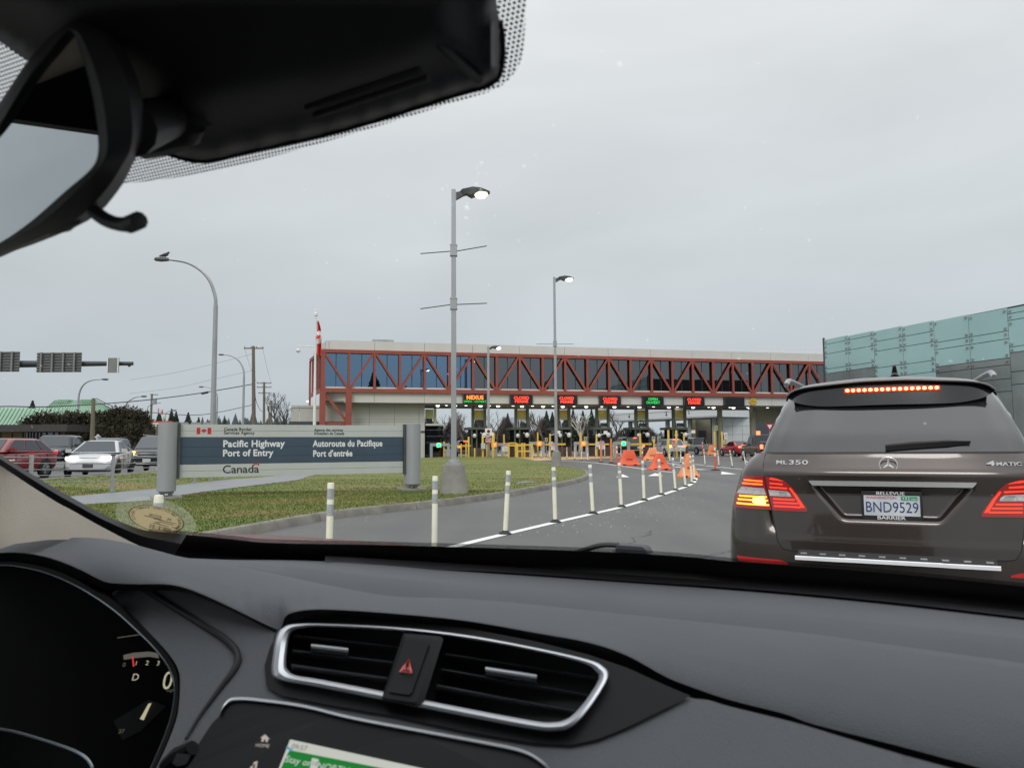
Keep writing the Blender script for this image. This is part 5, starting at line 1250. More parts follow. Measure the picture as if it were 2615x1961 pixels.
a, c = gpt(1278, 200), gpt(1330, 200); z1_ = zof(1300, 1064, 200); t = thing('far_house', 'grey roofed far building seen between the first two booths', 'building', (a.x, 200, .5))
b = MB(); b.box(((a.x + c.x) / 2, 204, z1_ * .35), (c.x - a.x, 8, z1_ * .7)); b.build('wall', pm('far_wall', (.10, .10, .10), rough=.8), t, world=True)
b = MB(); b.prism([V((a.x - .5, 199, z1_ * .68)), V((a.x - .5, 209, z1_ * .68)), V((a.x + .3, 204, z1_))], (c.x - a.x + 1, 0, 0)); b.build('roof', pm('far_roof', (.22, .24, .26), rough=.7), t, world=True, smooth=0)
# ------------------------------------------------------------------ green roofed store, low building, hedge
M_GROOF = pm('standing_seam_green', (0.23, 0.39, 0.265), rough=.45, var=.07, scale=.4)
M_RIB = pm('roof_seam_green', (0.15, 0.27, 0.185), rough=.5)
def roof_face(parent, q, nr_, name='roof'):
    """quad q: eave left, eave right, ridge right, ridge left"""
    q = [V(p) for p in q]; b = MB(); b.poly(q); r = b.build(name, M_GROOF, parent, world=True, smooth=0)
    n_ = (q[1] - q[0]).cross(q[3] - q[0]).normalized(); n_ = n_ if n_.z > 0 else -n_
    b = MB()
    for i in range(nr_ + 1):
        f = i / nr_; b.bar(q[0].lerp(q[1], f) + n_ * .04, q[3].lerp(q[2], f) + n_ * .04, .10, .10, up=n_)
    b.build('roof_seam', M_RIB, r, world=True, smooth=0)
Yr = 84
st = thing('store_building', 'low store with pale green standing seam hip roofs behind the hedge', 'building', gpt(120, Yr))
A = lambda x, y, d=0: at(x, y, Yr + d)
roof_face(st, [A(70, 1085), A(310, 1085), A(245, 1022.5, 8), A(141, 1023, 8)], 22)
roof_face(st, [A(310, 1085), A(330, 1070, 14), A(245, 1022.5, 8), A(245, 1022.6, 8.1)], 8)
roof_face(st, [A(-120, 1087, -6), A(150, 1083, -6), A(171, 1043, 0), A(-90, 1043, 0)], 26)
roof_face(st, [A(150, 1083, -6), A(175, 1073, 2), A(171, 1043, 0.05), A(170.8, 1043, 0)], 4)
for s_ in ((167, 1025.5), (224, 1025)):
    b = MB(); b.box(A(s_[0], s_[1], 7.4), (1.2, 1, .4)); b.build('roof_vent', M_GROOF, st, world=True)
p, q = A(-120, 1087, -5.5), A(150, 1084, -5.5)
b = MB(); b.box(((p.x + q.x) / 2, p.y + 4, p.z / 2), (q.x - p.x - 1, 7, p.z)); b.build('wall', pm('store_wall', (.20, .19, .15), rough=.8, var=.1), st, world=True)
p, q = A(80, 1085, 1), A(310, 1085, 1)
b = MB(); b.box(((p.x + q.x) / 2, p.y + 8, p.z / 2), (q.x - p.x - 1, 14, p.z)); b.build('wall', _mats['store_wall'], st, world=True)
Yl = 66
lb = thing('low_building', 'low flat roofed brown building with tall dark windows behind the queue of cars', 'building', gpt(60, Yl))
A = lambda x, y, d=0: at(x, y, Yl + d)
b = MB(); p, q = A(-160, 1094), A(186, 1094); b.box(((p.x + q.x) / 2, Yl + .8, p.z - .05), (q.x - p.x, 3.4, .6)); b.build('roof', pm('low_roof_brown', (.055, .05, .048), rough=.8, var=.1), lb, world=True)
p, q = A(-160, 1100, 1), A(176, 1100, 1)
b = MB(); b.box(((p.x + q.x) / 2, Yl + 1.8, p.z / 2), (q.x - p.x, 1.6, p.z)); b.build('wall', pm('low_wall', (.10, .085, .065), rough=.8, var=.15), lb, world=True)
for x0, x1, m in ((4, 31, 'tan'), (33, 58, 'tan'), (66, 72, 'd'), (75, 79, 'd'), (82, 86, 'd'), (90, 95, 'd'), (99, 104, 'd'), (108, 118, 'd'), (122, 136, 'd'), (140, 150, 'd')):
    p, q = A(x0, 1138, .95), A(x1, 1103, .95)
    b = MB(); b.box(((p.x + q.x) / 2, Yl + .95, (p.z + q.z) / 2), (q.x - p.x, .1, q.z - p.z)); b.build('window', pm('blind_tan', (.24, .19, .10), rough=.7) if m == 'tan' else M_DWIN, lb, world=True)
for x in (62, 157, 162):
    p, q = A(x, 1138, .9), A(x + 2, 1103, .9); b = MB(); b.box(((p.x + q.x) / 2, Yl + .9, (p.z + q.z) / 2), (q.x - p.x, .12, q.z - p.z)); b.build('pilaster', M_WALLP, lb, world=True)
def hedge(x0, x1, Y, prof, lab, seed, n=7000, leafw=.15):
    rg = random.Random(seed); g0 = gpt((x0 + x1) / 2, Y); b = MB()
    for i in range(n):
        f = rg.random(); px = x0 + (x1 - x0) * f
        j = f * (len(prof) - 1); k = min(int(j), len(prof) - 2); top = prof[k] + (prof[k + 1] - prof[k]) * (j - k)
        zt_ = zof(px, top, Y) + -.45 + .2 * sin(px * .9) + .15 * sin(px * 2.3 + seed); z0 = g0.z
        g = rg.random() ** .8; z = z0 + (zt_ - z0) * g; dep = 1.6 * (1 - .5 * g)
        p = V(((px - CX) / FPX * Y, Y + rg.uniform(-dep, dep), z))
        if rg.random() < .06: p.z += rg.uniform(0, .35)
        d = V((rg.gauss(0, .7), rg.gauss(0, .7), rg.uniform(.2, 1.2))).normalized() * rg.uniform(.15, .4); s_ = V((rg.gauss(0, 1), rg.gauss(0, 1), rg.gauss(0, .4))).normalized() * leafw * rg.uniform(.4, 1)
        b.add([p - s_, p + s_, p + d], [(0, 1, 2)])
    for i in range(8):   # dense core
        px = x0 + (x1 - x0) * (i + .5) / 8; j = (i + .5) / 8 * (len(prof) - 1); k = int(j); top = prof[k] + (prof[min(k + 1, len(prof) - 1)] - prof[k]) * (j - k)
        zt_ = zof(px, top, Y) - 1.3; w = (x1 - x0) / 8 * Y / FPX
        b.box(((px - CX) / FPX * Y, Y, (g0.z + zt_) / 2), (w * 1.1, 1.6, zt_ - g0.z))
    t = thing('hedge', lab, 'hedge', g0)
    b.build('foliage', M_HEDGE, t, world=True, smooth=0)
    b = MB()
    for i in range(5): b.tube([(g0.x + (i - 2) * 1.2, Y, g0.z), (g0.x + (i - 2) * 1.2, Y, g0.z + 1.5)], .1, 6)
    b.build('stem', M_BARK, t, world=True)
hedge(44, 172, 72, [1090, 1066, 1052, 1048, 1050, 1046, 1050, 1052], 'left part of the tall brown green hedge below the green roof', 1, 6500)
hedge(158, 262, 71, [1050, 1046, 1050, 1044, 1050, 1048, 1046], 'middle part of the tall hedge, behind the short wooden pole', 2, 6500)
hedge(256, 384, 70, [1048, 1044, 1036, 1032, 1034, 1036, 1044, 1068], 'tallest rightmost part of the dark hedge', 3, 8500)
# duty free sign
Yd = 122
ds = thing('duty_free_sign', 'cream DUTY FREE STORE sign with red edge and leaf emblem on posts', 'sign', gpt(395, Yd))
A = lambda x, y, d=0: at(x, y, Yd + d)
p, q = A(361, 1096), A(440, 1079)
b = MB(); b.box(((p.x + q.x) / 2, Yd, (p.z + q.z) / 2), (q.x - p.x, .5, q.z - p.z + .5)); b.build('red_frame', pm('sign_red_edge', (.45, .06, .03), rough=.6), ds, world=True)
b = MB(); b.box(((p.x + q.x) / 2 + .15, Yd - .28, (p.z + q.z) / 2), (q.x - p.x - .35, .06, q.z - p.z)); b.build('panel', pm('sign_cream', (.66, .62, .50), rough=.5), ds, world=True)
for s_, x, y, sz_, sx in (('DUTY FREE', 397, 1088.5, .68, 1.05), ('STORE', 392, 1093.6, .36, 1.2), ('TOURIST SHOP', 393, 1082.2, .26, 1.3)):
    if s_.startswith('TOURIST'): continue
    w = A(x, y); b = MB(); b.text(s_, sz_, frame((w.x, Yd - .33, w.z), (1, 0, 0), (0, 0, 1)), ext=.01, off=.03, sx=sx); b.build('lettering', M_BLACKT, ds, world=True, smooth=0)
for x in (372, 400, 428):
    w = A(x, 1100); b = MB(); b.tube([(w.x, Yd + .1, .3), (w.x, Yd + .1, w.z + .4)], .12, 6); b.build('post', M_WHITE, ds, world=True)
w = A(384, 1113); b = MB(); pts = [V((x_ * .62, y_ * .55, 0)) for x_, y_ in LEAF]; F_ = frame((w.x, Yd - .6, w.z), (1, 0, 0), (0, 0, 1)); b.prism([F_ @ p_ for p_ in pts], (0, .1, 0)); b.build('leaf_emblem', pm('leaf_orange_red', (.60, .12, .06), rough=.6), ds, world=True, smooth=0)
def far_flag(px, yb, yt, x1, y0, y1, lab, cols):
    g = gpt(px, Yd); t = thing('flagpole', 'thin white pole of the ' + lab, 'flagpole', g); H = zof(px, yt, Yd) - g.z
    b = MB(); b.tube([(0, 0, 0), (0, 0, H)], .06, 6); b.build('pole', M_WHITE, t)
    f = thing('flag', lab, 'flag', g); n = len(cols); W_ = (x1 - px) * Yd / FPX; za, zc = zof(px, y1, Yd) - g.z, zof(px, y0, Yd) - g.z
    for i, c in enumerate(cols):
        b = MB(); rows = []
        for v_ in range(5):
            rows.append([V((W_ * u_, .2 * sin(u_ * 7), zc + (za - zc) * v_ / 4 - (za - zc) * .5 * u_ * (1 if W_ < 0 else -.3))) for u_ in [(i + j / 4) / n for j in range(5)]])
        b.grid(rows); b.build('stripe', c, f)
far_flag(360.5, 1080, 1052, 343, 1051, 1063, 'faded pink flag left of the duty free sign', [pm('flag_pink', (.55, .42, .42), rough=.7), M_WHITE, _mats['flag_pink']])
far_flag(416, 1080, 1047, 401, 1048, 1060, 'small maple leaf flag above the duty free sign', [M_RED, M_WHITE, M_RED])
t = thing('panel_fence', 'row of pale wall panels far behind the welcome sign', 'wall', gpt(500, 150))
for x0, x1 in ((455, 481), (488, 514), (519, 547)):
    p, q = at(x0, 1090, 150), at(x1, 1079.5, 150); b = MB(); b.box(((p.x + q.x) / 2, 150, q.z / 2 + .1), (q.x - p.x, .3, q.z)); b.build('panel', pm('far_panel_grey', (.28, .29, .28), rough=.7), t, world=True)
# ------------------------------------------------------------------ vehicles
M_TYRE = pm('tyre_black', (0.018, 0.018, 0.019), rough=.85, var=.2)
M_RIM = pm('alloy_rim', (0.42, 0.43, 0.44), rough=.3, metal=.8, var=.1)
M_CGLASS = glass_mat('car_glass', (.12, .14, .14), .10, .25)
M_TRIM = pm('car_trim_black', (.015, .015, .016), rough=.5, var=.1)
M_TAIL = pm('tail_lamp_red', (.35, .01, .01), rough=.2, emit=(1, .02, .01), estr=.6)
M_BRAKE = emat('brake_lamp_lit', (1.0, .10, .04), 6.0, (.3, .01, .01))
M_TURN = emat('turn_lamp_amber', (1.0, .42, .03), 7.0, (.4, .1, .01))
M_HEADL = emat('head_lamp_lit', (1.0, .97, .88), 9.0, (.6, .6, .6))
M_PLATE = pm('plate_white', (.55, .57, .62), rough=.5, var=.1, scale=30)
def paint(name, col, rough=.28): return pm(name, col, rough=rough, var=.04, coat=.7, scale=.7)
def rring(x0, x1, hw, z, r, n=5, hw0=None):
    """rounded rectangle in plan; y from x0 (rear) to x1 (front)"""
    hw0 = hw if hw0 is None else hw0; pts = []
    for cx, cy, a0, w in ((hw, x1, 0, hw), (-hw, x1, pi / 2, hw), (-hw0, x0, pi, hw0), (hw0, x0, 1.5 * pi, hw0)):
        sx = 1 if cx > 0 else -1; sy = 1 if cy == x1 else -1
        for i in range(n):
            a = a0 + pi / 2 * i / (n - 1); pts.append(V((cx - sx * r + r * cos(a), cy - sy * r + r * sin(a), z)))
    return pts
def make_car(name, label, loc, heading, P, group=None):
    """heading: unit vector the nose points to; local +y is the nose"""
    rz = atan2(-heading[0], heading[1])
    t = thing(name, label, P.get('cat', 'car'), loc, rz, group)
    L, W, H = P['L'], P['W'], P['H']; hw = W / 2; body = P['paint']; gc = P.get('gc', .2)
    st_ = P['stations']      # (y fraction -.5...5, half width factor, z bottom, z top)
    rows = []
    for yf, wf, zb, zt in st_:
        y = yf * L; w = hw * wf; zm = zb + (zt - zb) * .55
        half = [(0.0, zb), (w * .80, zb), (w * .97, zb + .10), (w, zm), (w * .985, zt - .12), (w * .93, zt - .03), (w * .80, zt), (w * .4, zt + .025), (0, zt + .03)]
        rows.append([V((x, y, z)) for x, z in half] + [V((-x, y, z)) for x, z in half[-2:0:-1]])
    b = MB(); b.grid(rows, True); b.poly(rows[0]); b.poly(rows[-1][::-1]); o_b = b.build('body', body, t, smooth=0); o_b.data.polygons.foreach_set('use_smooth', [True] * len(o_b.data.polygons))
    sb_ = o_b.modifiers.new('round', 'SUBSURF'); sb_.levels = 2; sb_.render_levels = 2
    # cabin
    g = P['cabin']      # y rear belt, y front belt, y rear roof, y front roof, belt z, half width belt, half width roof
    yrb, yfb, yrr, yfr, zb, wb, wt = g; zr = H
    def cab(f, off=0.0):
        return rring(yrb + (yrr - yrb) * f, yfb + (yfr - yfb) * f, wb + (wt - wb) * f + off, zb + (zr - zb) * f, .16)
    rings = [cab(f) for f in (0, .35, .7, .92)]
    top = rring(yrr + .10, yfr - .14, wt - .14, zr, .2); rings.append(top); b = MB(); b.grid(rings, True); b.poly(top); o_r = b.build('roof', P.get('roofmat', body), t, smooth=50); o_r.data.polygons.foreach_set('use_smooth', [True] * len(o_r.data.polygons)); s2 = o_r.modifiers.new('round', 'SUBSURF'); s2.levels = 1; s2.render_levels = 1
    def face(pts, nm, mat, off=.012, parent=t):
        pts = [V(p) for p in pts]; n_ = (pts[1] - pts[0]).cross(pts[3] - pts[0]).normalized()
        ce = sum(pts, V()) / 4 - V((0, (yrb + yfb) / 2, (zb + zr) / 2 - .2))
        if n_.dot(ce) < 0: n_ = -n_
        b = MB(); b.prism([p + n_ * off for p in pts], -n_ * .02); return b.build(nm, mat, parent, smooth=0)
    Z = lambda f: zb + (zr - zb) * f
    yF = lambda f: yfb + (yfr - yfb) * f; yR = lambda f: yrb + (yrr - yrb) * f; wF = lambda f: wb + (wt - wb) * f
    i0, i1 = .06, .90
    face([(-wF(i0) + .10, yF(i0), Z(i0)), (wF(i0) - .10, yF(i0), Z(i0)), (wF(i1) - .12, yF(i1), Z(i1)), (-wF(i1) + .12, yF(i1), Z(i1))], 'windscreen', M_CGLASS)
    face([(-wF(i0) + .12, yR(i0), Z(i0)), (wF(i0) - .12, yR(i0), Z(i0)), (wF(i1) - .14, yR(i1), Z(i1)), (-wF(i1) + .14, yR(i1), Z(i1))], 'rear_window', M_CGLASS)
    for sx in (-1, 1):
        sp = P.get('splits', (.06, .48, .94))
        for a, c in zip(sp, sp[1:]):
            lo0, lo1 = yR(i0 + .04) + .1, yF(i0 + .04) - .12; hi0, hi1 = yR(i1 - .04) + .12, yF(i1 - .04) - .12
            y0, y1 = lo0 + (lo1 - lo0) * a + .03, lo0 + (lo1 - lo0) * c - .03; y2, y3 = hi0 + (hi1 - hi0) * a + .03, hi0 + (hi1 - hi0) * c - .03
            face([(sx * wF(i0 + .04), y0, Z(i0 + .04)), (sx * wF(i0 + .04), y1, Z(i0 + .04)), (sx * wF(i1 - .04), y3, Z(i1 - .04)), (sx * wF(i1 - .04), y2, Z(i1 - .04))], 'side_window', M_CGLASS)
        b = MB(); b.box((sx * (hw + .07), yfb - .45, zb + .08), (.2, .12, .14)); b.build('wing_mirror', P.get('mirror', body), t)
    wr = P.get('wr', .34)
    for sx in (-1, 1):
        for yf in P.get('axles', (-.30, .31)):
            y = yf * L
            b = MB(); b.lathe([(wr + .06, -.02), (wr + .055, .006)], (sx * (hw * .985), y, wr + .02), n=22, axis=(sx, 0, 0)); b.build('wheel_arch', M_TRIM, t)
            b = MB(); b.lathe([(wr * .6, -.12), (wr * .95, -.11), (wr, -.07), (wr, .02), (wr * .93, .045), (wr * .66, .045)], (sx * (hw * .98 - .01), y, wr), n=22, axis=(sx, 0, 0)); w_ = b.build('wheel', M_TYRE, t)
            b = MB(); b.lathe([(wr * .66, .03), (wr * .6, .05)], (sx * (hw * .98 - .01), y, wr), n=16, axis=(sx, 0, 0))
            for k in range(5):
                a = k * 2 * pi / 5; b.bar((sx * (hw * .98 + .05), y, wr), (sx * (hw * .98 + .05), y + cos(a) * wr * .6, wr + sin(a) * wr * .6), .05, .02, up=(1, 0, 0))
            b.build('rim', P.get('rim', M_RIM), w_)
    for nm, mat, boxes in P.get('bits', []):
        for c, s_, rzz in boxes:
            b = MB(); b.box(c, s_, rz=rzz); o = b.build(nm, mat, t)
            bv = o.modifiers.new('bev', 'BEVEL'); bv.width = min(s_) * .3; bv.segments = 2
    for sx in (-1, 1):
        for i in range(P.get('handles', 0)):
            b = MB(); b.box((sx * (hw + .01), yrb + (yfb - yrb) * (.32 + .3 * i), zb - .14), (.03, .2, .035)); b.build('door_handle', body, t)
        for f in P.get('seams', (.18, .46, .76)):
            y = yrb + (yfb - yrb) * f; b = MB(); b.box((sx * hw * .992, y, zb * .62), (.012, .014, zb * .62)); b.build('door_seam', M_TRIM, t)
    return t
SED = [(-.5, .80, .42, .82), (-.485, .90, .30, .98), (-.43, .97, .24, 1.02), (-.28, 1.0, .22, .98), (0, 1.0, .22, .95), (.26, 1.0, .22, .92), (.40, .97, .24, .80), (.475, .88, .28, .68), (.5, .74, .34, .58)]
HAT = [(-.5, .84, .42, .84), (-.48, .93, .30, 1.02), (-.42, .98, .24, 1.05), (-.2, 1.0, .22, 1.02), (.1, 1.0, .22, .98), (.26, 1.0, .22, .98), (.40, .97, .24, .88), (.475, .88, .28, .74), (.5, .74, .34, .60)]
SUVS = [(-.5, .88, .46, .95), (-.485, .96, .36, 1.10), (-.42, 1.0, .30, 1.12), (-.2, 1.0, .28, 1.10), (.1, 1.0, .28, 1.06), (.26, 1.0, .28, 1.06), (.42, .98, .30, 1.02), (.485, .92, .34, .92), (.5, .84, .42, .75)]
PKS = [(-.5, .94, .55, 1.05), (-.49, .98, .45, 1.12), (-.3, 1.0, .42, 1.12), (0, 1.0, .40, 1.12), (.25, 1.0, .40, 1.12), (.42, .99, .42, 1.10), (.49, .95, .45, 1.05), (.5, .90, .5, .9)]
def gl(px, Y, dz=0): p = gpt(px, Y); return V((p.x, p.y, gz(p.x, p.y) + dz))
def hd(deg): a = radians(deg); return (cos(a), sin(a))    # math angle of the nose
C3 = paint('paint_white', (.50, .51, .515))
M_HLG = pm('head_lamp_glass', (.10, .10, .11), rough=.15, coat=.8)
tes = make_car('parked_car', 'white sedan with glowing headlights queued behind the cable fence', gl(262, 31.5), hd(-73), dict(L=4.69, W=1.85, H=1.44, paint=C3, stations=[(-.5, .80, .42, .84), (-.485, .90, .30, 1.0), (-.40, .98, .24, 1.06), (-.28, 1.0, .20, 1.02), (0, 1.0, .18, .96), (.26, 1.0, .18, .93), (.40, .97, .20, .80), (.475, .88, .22, .68), (.5, .72, .28, .56)], roofmat=C3,
    cabin=(-2.0, 1.32, -.75, .10, .94, .86, .60), splits=(.10, .50, .95), wr=.34, rim=M_TRIM, handles=2,
    bits=[('head_lamp', M_HEADL, [((-.60, 2.10, .74), (.40, .24, .11), .42), ((.60, 2.10, .74), (.40, .24, .11), -.42)]), ('bumper_grille', M_TRIM, [((0, 2.27, .30), (1.25, .16, .09), 0)]), ('fog_recess', M_TRIM, [((-.64, 2.20, .43), (.28, .10, .04), .40), ((.64, 2.20, .43), (.28, .10, .04), -.40)]), ('license_plate', M_DGRAY, [((0, 2.33, .46), (.36, .06, .17), 0)])]))
CR = paint('paint_red', (.22, .025, .03), .35)
make_car('parked_car', 'dull red hatchback at the left edge behind the red capped fence post', gl(4, 28.5), hd(-93), dict(L=4.25, W=1.80, H=1.50, paint=CR, stations=HAT, cabin=(-1.92, 1.10, -1.30, .35, 1.0, .86, .66), splits=(.03, .26, .60, .95), wr=.33, handles=2,
    bits=[('tail_lamp', M_TAIL, [((.72, -2.02, .95), (.20, .2, .16), .3), ((-.72, -2.02, .95), (.20, .2, .16), -.3)]), ('head_lamp', M_PLATE, [((.62, 2.0, .74), (.36, .2, .14), -.4), ((-.62, 2.0, .74), (.36, .2, .14), .4)]), ('bumper_grille', M_TRIM, [((0, 2.10, .42), (1.0, .08, .2), 0)])]))
CB = paint('paint_black', (.012, .013, .015))
make_car('parked_car', 'dark mercurial suv with silver grille bars and lit headlamps beside the sign column'.replace('mercurial ', ''), gl(408, 37), hd(-78), dict(L=4.55, W=1.86, H=1.70, paint=CB, stations=SUVS, cabin=(-2.1, 1.05, -1.75, .35, 1.06, .88, .70), splits=(.04, .3, .62, .95), wr=.36,
    bits=[('head_lamp', M_TURN, [((.66, 2.16, .88), (.30, .16, .20), -.3), ((-.66, 2.16, .88), (.30, .16, .20), .3)]), ('head_lamp_core', M_HEADL, [((.62, 2.25, .84), (.10, .06, .08), -.3), ((-.62, 2.25, .84), (.10, .06, .08), .3)]), ('grille', M_TRIM, [((0, 2.23, .80), (.80, .1, .30), 0)]), ('grille_bar', M_RIM, [((0, 2.29, .86), (.84, .04, .05), 0), ((0, 2.29, .75), (.84, .04, .05), 0)]), ('skid_trim', M_RIM, [((0, 2.28, .40), (.9, .04, .05), 0), ((.62, 2.2, .48), (.36, .04, .05), -.5), ((-.62, 2.2, .48), (.36, .04, .05), .5)]), ('license_plate', M_PLATE, [((0, 2.30, .55), (.34, .03, .16), 0)]), ('roof_rail', M_RIM, [((.62, -.6, 1.73), (.05, 1.9, .05), 0), ((-.62, -.6, 1.73), (.05, 1.9, .05), 0)])]))
CJ = paint('paint_jeep_black', (.014, .015, .016), .4)
make_car('parked_car', 'boxy black off-road car with upright windscreen behind the white sedan', gl(150, 42), hd(-74), dict(L=4.4, W=1.88, H=1.84, paint=CJ, stations=[(-.5, .92, .55, 1.15), (-.48, .98, .45, 1.22), (0, 1, .42, 1.22), (.2, 1, .42, 1.22), (.3, .9, .42, 1.18), (.46, .8, .45, 1.12), (.5, .76, .5, 1.0)], cabin=(-2.1, .85, -2.0, .45, 1.20, .86, .74), splits=(.04, .36, .66, .95), wr=.42,
    bits=[('head_lamp', M_PLATE, [((.50, 2.2, .95), (.18, .06, .18), 0), ((-.5, 2.2, .95), (.18, .06, .18), 0)]), ('bumper', M_TRIM, [((0, 2.35, .60), (1.6, .2, .2), 0)]), ('wing_flare', M_TRIM, [((.88, 1.4, .98), (.2, .9, .08), 0), ((-.88, 1.4, .98), (.2, .9, .08), 0)]), ('mirror_cap', M_WHITE, [((1.05, .60, 1.32), (.2, .08, .2), 0)])]))
CG = paint('paint_grey', (.10, .105, .11))
make_car('parked_car', 'grey crossover with roof rails behind the white sedan roof', gl(283, 47), hd(-74), dict(L=4.6, W=1.85, H=1.70, paint=CG, stations=SUVS, cabin=(-2.1, 1.0, -1.7, .3, 1.06, .88, .70), splits=(.04, .3, .62, .95), wr=.36, bits=[('roof_rail', M_TRIM, [((.62, -.6, 1.74), (.05, 1.9, .06), 0), ((-.62, -.6, 1.74), (.05, 1.9, .06), 0)]), ('grille', M_TRIM, [((0, 2.25, .80), (1.0, .1, .3), 0)]), ('head_lamp', M_PLATE, [((.66, 2.15, .88), (.30, .16, .16), -.3), ((-.66, 2.15, .88), (.30, .16, .16), .3)])]))
make_car('parked_car', 'blue grey sedan roof above the red hatchback at the left edge', gl(8, 45), hd(-80), dict(L=4.6, W=1.82, H=1.46, paint=paint('paint_bluegrey', (.16, .18, .21)), stations=SED, cabin=(-1.9, 1.0, -.9, .2, .97, .85, .62), bits=[('head_lamp', M_PLATE, [((.62, 2.15, .72), (.34, .2, .12), -.4), ((-.62, 2.15, .72), (.34, .2, .12), .4)])]))
make_car('parked_car', 'dark car roof glimpsed between the black off-road car and the hedge post', gl(228, 58), hd(-74), dict(L=4.6, W=1.82, H=1.5, paint=paint('paint_green_dark', (.02, .035, .035)), stations=SED, cabin=(-1.9, 1.0, -.9, .2, .97, .85, .62), bits=[]))
# queue at the booths
make_car('queued_car', 'white estate car with lit tail and turn lamps waiting beyond the barriers', gl(1702, 73.5), hd(101), dict(L=4.82, W=1.84, H=1.64, paint=C3, stations=HAT, cabin=(-2.15, 1.05, -1.75, .3, 1.02, .87, .68), splits=(.04, .28, .62, .95), wr=.36,
    bits=[('brake_lamp', M_BRAKE, [((.70, -2.36, .98), (.28, .12, .16), 0)]), ('turn_lamp', M_TURN, [((-.70, -2.36, .98), (.28, .14, .18), 0)]), ('high_brake_lamp', M_BRAKE, [((0, -1.98, 1.58), (.5, .06, .06), 0)]), ('license_plate', M_PLATE, [((0, -2.42, .85), (.32, .04, .17), 0)]), ('roof_rail', M_TRIM, [((.62, -.6, 1.67), (.05, 1.9, .05), 0), ((-.62, -.6, 1.67), (.05, 1.9, .05), 0)]), ('rear_bumper', M_TRIM, [((0, -2.40, .42), (1.3, .1, .16), 0)])]))
make_car('queued_car', 'red coupe with lit tail lamps behind the white estate car', gl(1878, 71.5), hd(97), dict(L=4.55, W=1.76, H=1.40, paint=paint('paint_bright_red', (.36, .012, .02)), stations=SED, cabin=(-1.75, 1.0, -.75, .2, .95, .82, .60), splits=(.08, .45, .95), wr=.32,
    bits=[('brake_lamp', M_BRAKE, [((.66, -2.24, .86), (.28, .1, .14), 0), ((-.66, -2.24, .86), (.28, .1, .14), 0)]), ('high_brake_lamp', M_BRAKE, [((0, -1.66, 1.04), (.5, .06, .05), 0)]), ('license_plate', M_PLATE, [((0, -2.29, .78), (.34, .04, .18), 0)])]))
CPK = paint('paint_charcoal', (.022, .022, .024))
# dark pickup truck with trailer bars beside the large suv
pk = gl(1944, 56)
t = make_car('pickup_truck', 'dark pickup with tall wheels and a red lamp beside the brown suv', pk, hd(88), dict(cat='truck', L=5.6, W=1.95, H=1.92, paint=CPK, stations=[(-.5, .94, .62, 1.12), (-.49, .98, .52, 1.20), (-.3, 1.0, .48, 1.20), (0, 1.0, .46, 1.20), (.25, 1.0, .46, 1.20), (.42, .99, .48, 1.18), (.5, .90, .55, .95)], cabin=(-.55, 1.35, -.40, .75, 1.18, .88, .74), splits=(.05, .5, .95), wr=.42,
    bits=[('brake_lamp', M_BRAKE, [((-.86, -2.78, 1.05), (.2, .1, .3), 0)]), ('tail_lamp', M_TAIL, [((.86, -2.78, 1.05), (.2, .1, .3), 0)]), ('signal_lamp', M_BRAKE, [((-.45, -.6, 2.02), (.26, .1, .3), 0)]), ('rear_bumper', M_RIM, [((0, -2.85, .62), (1.8, .16, .18), 0)]), ('load_bar', M_DGRAY, [((0, -.62, 1.55), (1.6, .06, .7), 0), ((0, -2.3, 1.32), (1.7, .5, .2), 0)]), ('license_plate', M_PLATE, [((0, -2.95, .70), (.32, .03, .16), 0)])]))
make_car('queued_car', 'dark suv with red tail lamps stopped at a booth under the OPEN sign side', gl(1598, 79.5), hd(103), dict(L=5.2, W=2.0, H=1.92, paint=CPK, stations=SUVS, cabin=(-2.35, 1.1, -2.1, .5, 1.12, .92, .76), splits=(.04, .3, .62, .95), wr=.39,
    bits=[('brake_lamp', M_BRAKE, [((.82, -2.56, 1.10), (.2, .12, .34), 0), ((-.82, -2.56, 1.10), (.2, .12, .34), 0)]), ('high_brake_lamp', M_BRAKE, [((0, -2.35, 1.82), (.36, .06, .06), 0)]), ('license_plate', M_PLATE, [((.3, -2.62, .85), (.34, .03, .2), 0)]), ('rear_bumper', M_RIM, [((0, -2.64, .58), (1.7, .1, .1), 0)])]))
make_car('pickup_truck', 'white pickup cab behind the white estate car at the last open lane', gl(1776, 88), hd(106), dict(cat='truck', L=5.7, W=2.0, H=1.9, paint=C3, stations=PKS, cabin=(-.9, 1.5, -.75, .8, 1.1, .92, .76), splits=(.05, .5, .95), wr=.40, bits=[('tail_lamp', M_TAIL, [((.86, -2.84, 1.0), (.2, .1, .3), 0), ((-.86, -2.84, 1.0), (.2, .1, .3), 0)])]))
make_car('queued_car', 'white suv seen from behind in the NEXUS lane', gl(1184, 82), hd(100), dict(L=4.7, W=1.88, H=1.72, paint=C3, stations=SUVS, cabin=(-2.1, 1.0, -1.8, .3, 1.06, .88, .70), splits=(.04, .3, .62, .95), wr=.37, bits=[('brake_lamp', M_BRAKE, [((.74, -2.30, 1.05), (.24, .12, .16), 0), ((-.74, -2.30, 1.05), (.24, .12, .16), 0)]), ('high_brake_lamp', M_BRAKE, [((0, -2.0, 1.62), (.5, .06, .06), 0)]), ('rear_trim', M_TRIM, [((0, -2.33, .85), (1.3, .06, .25), 0)])]))
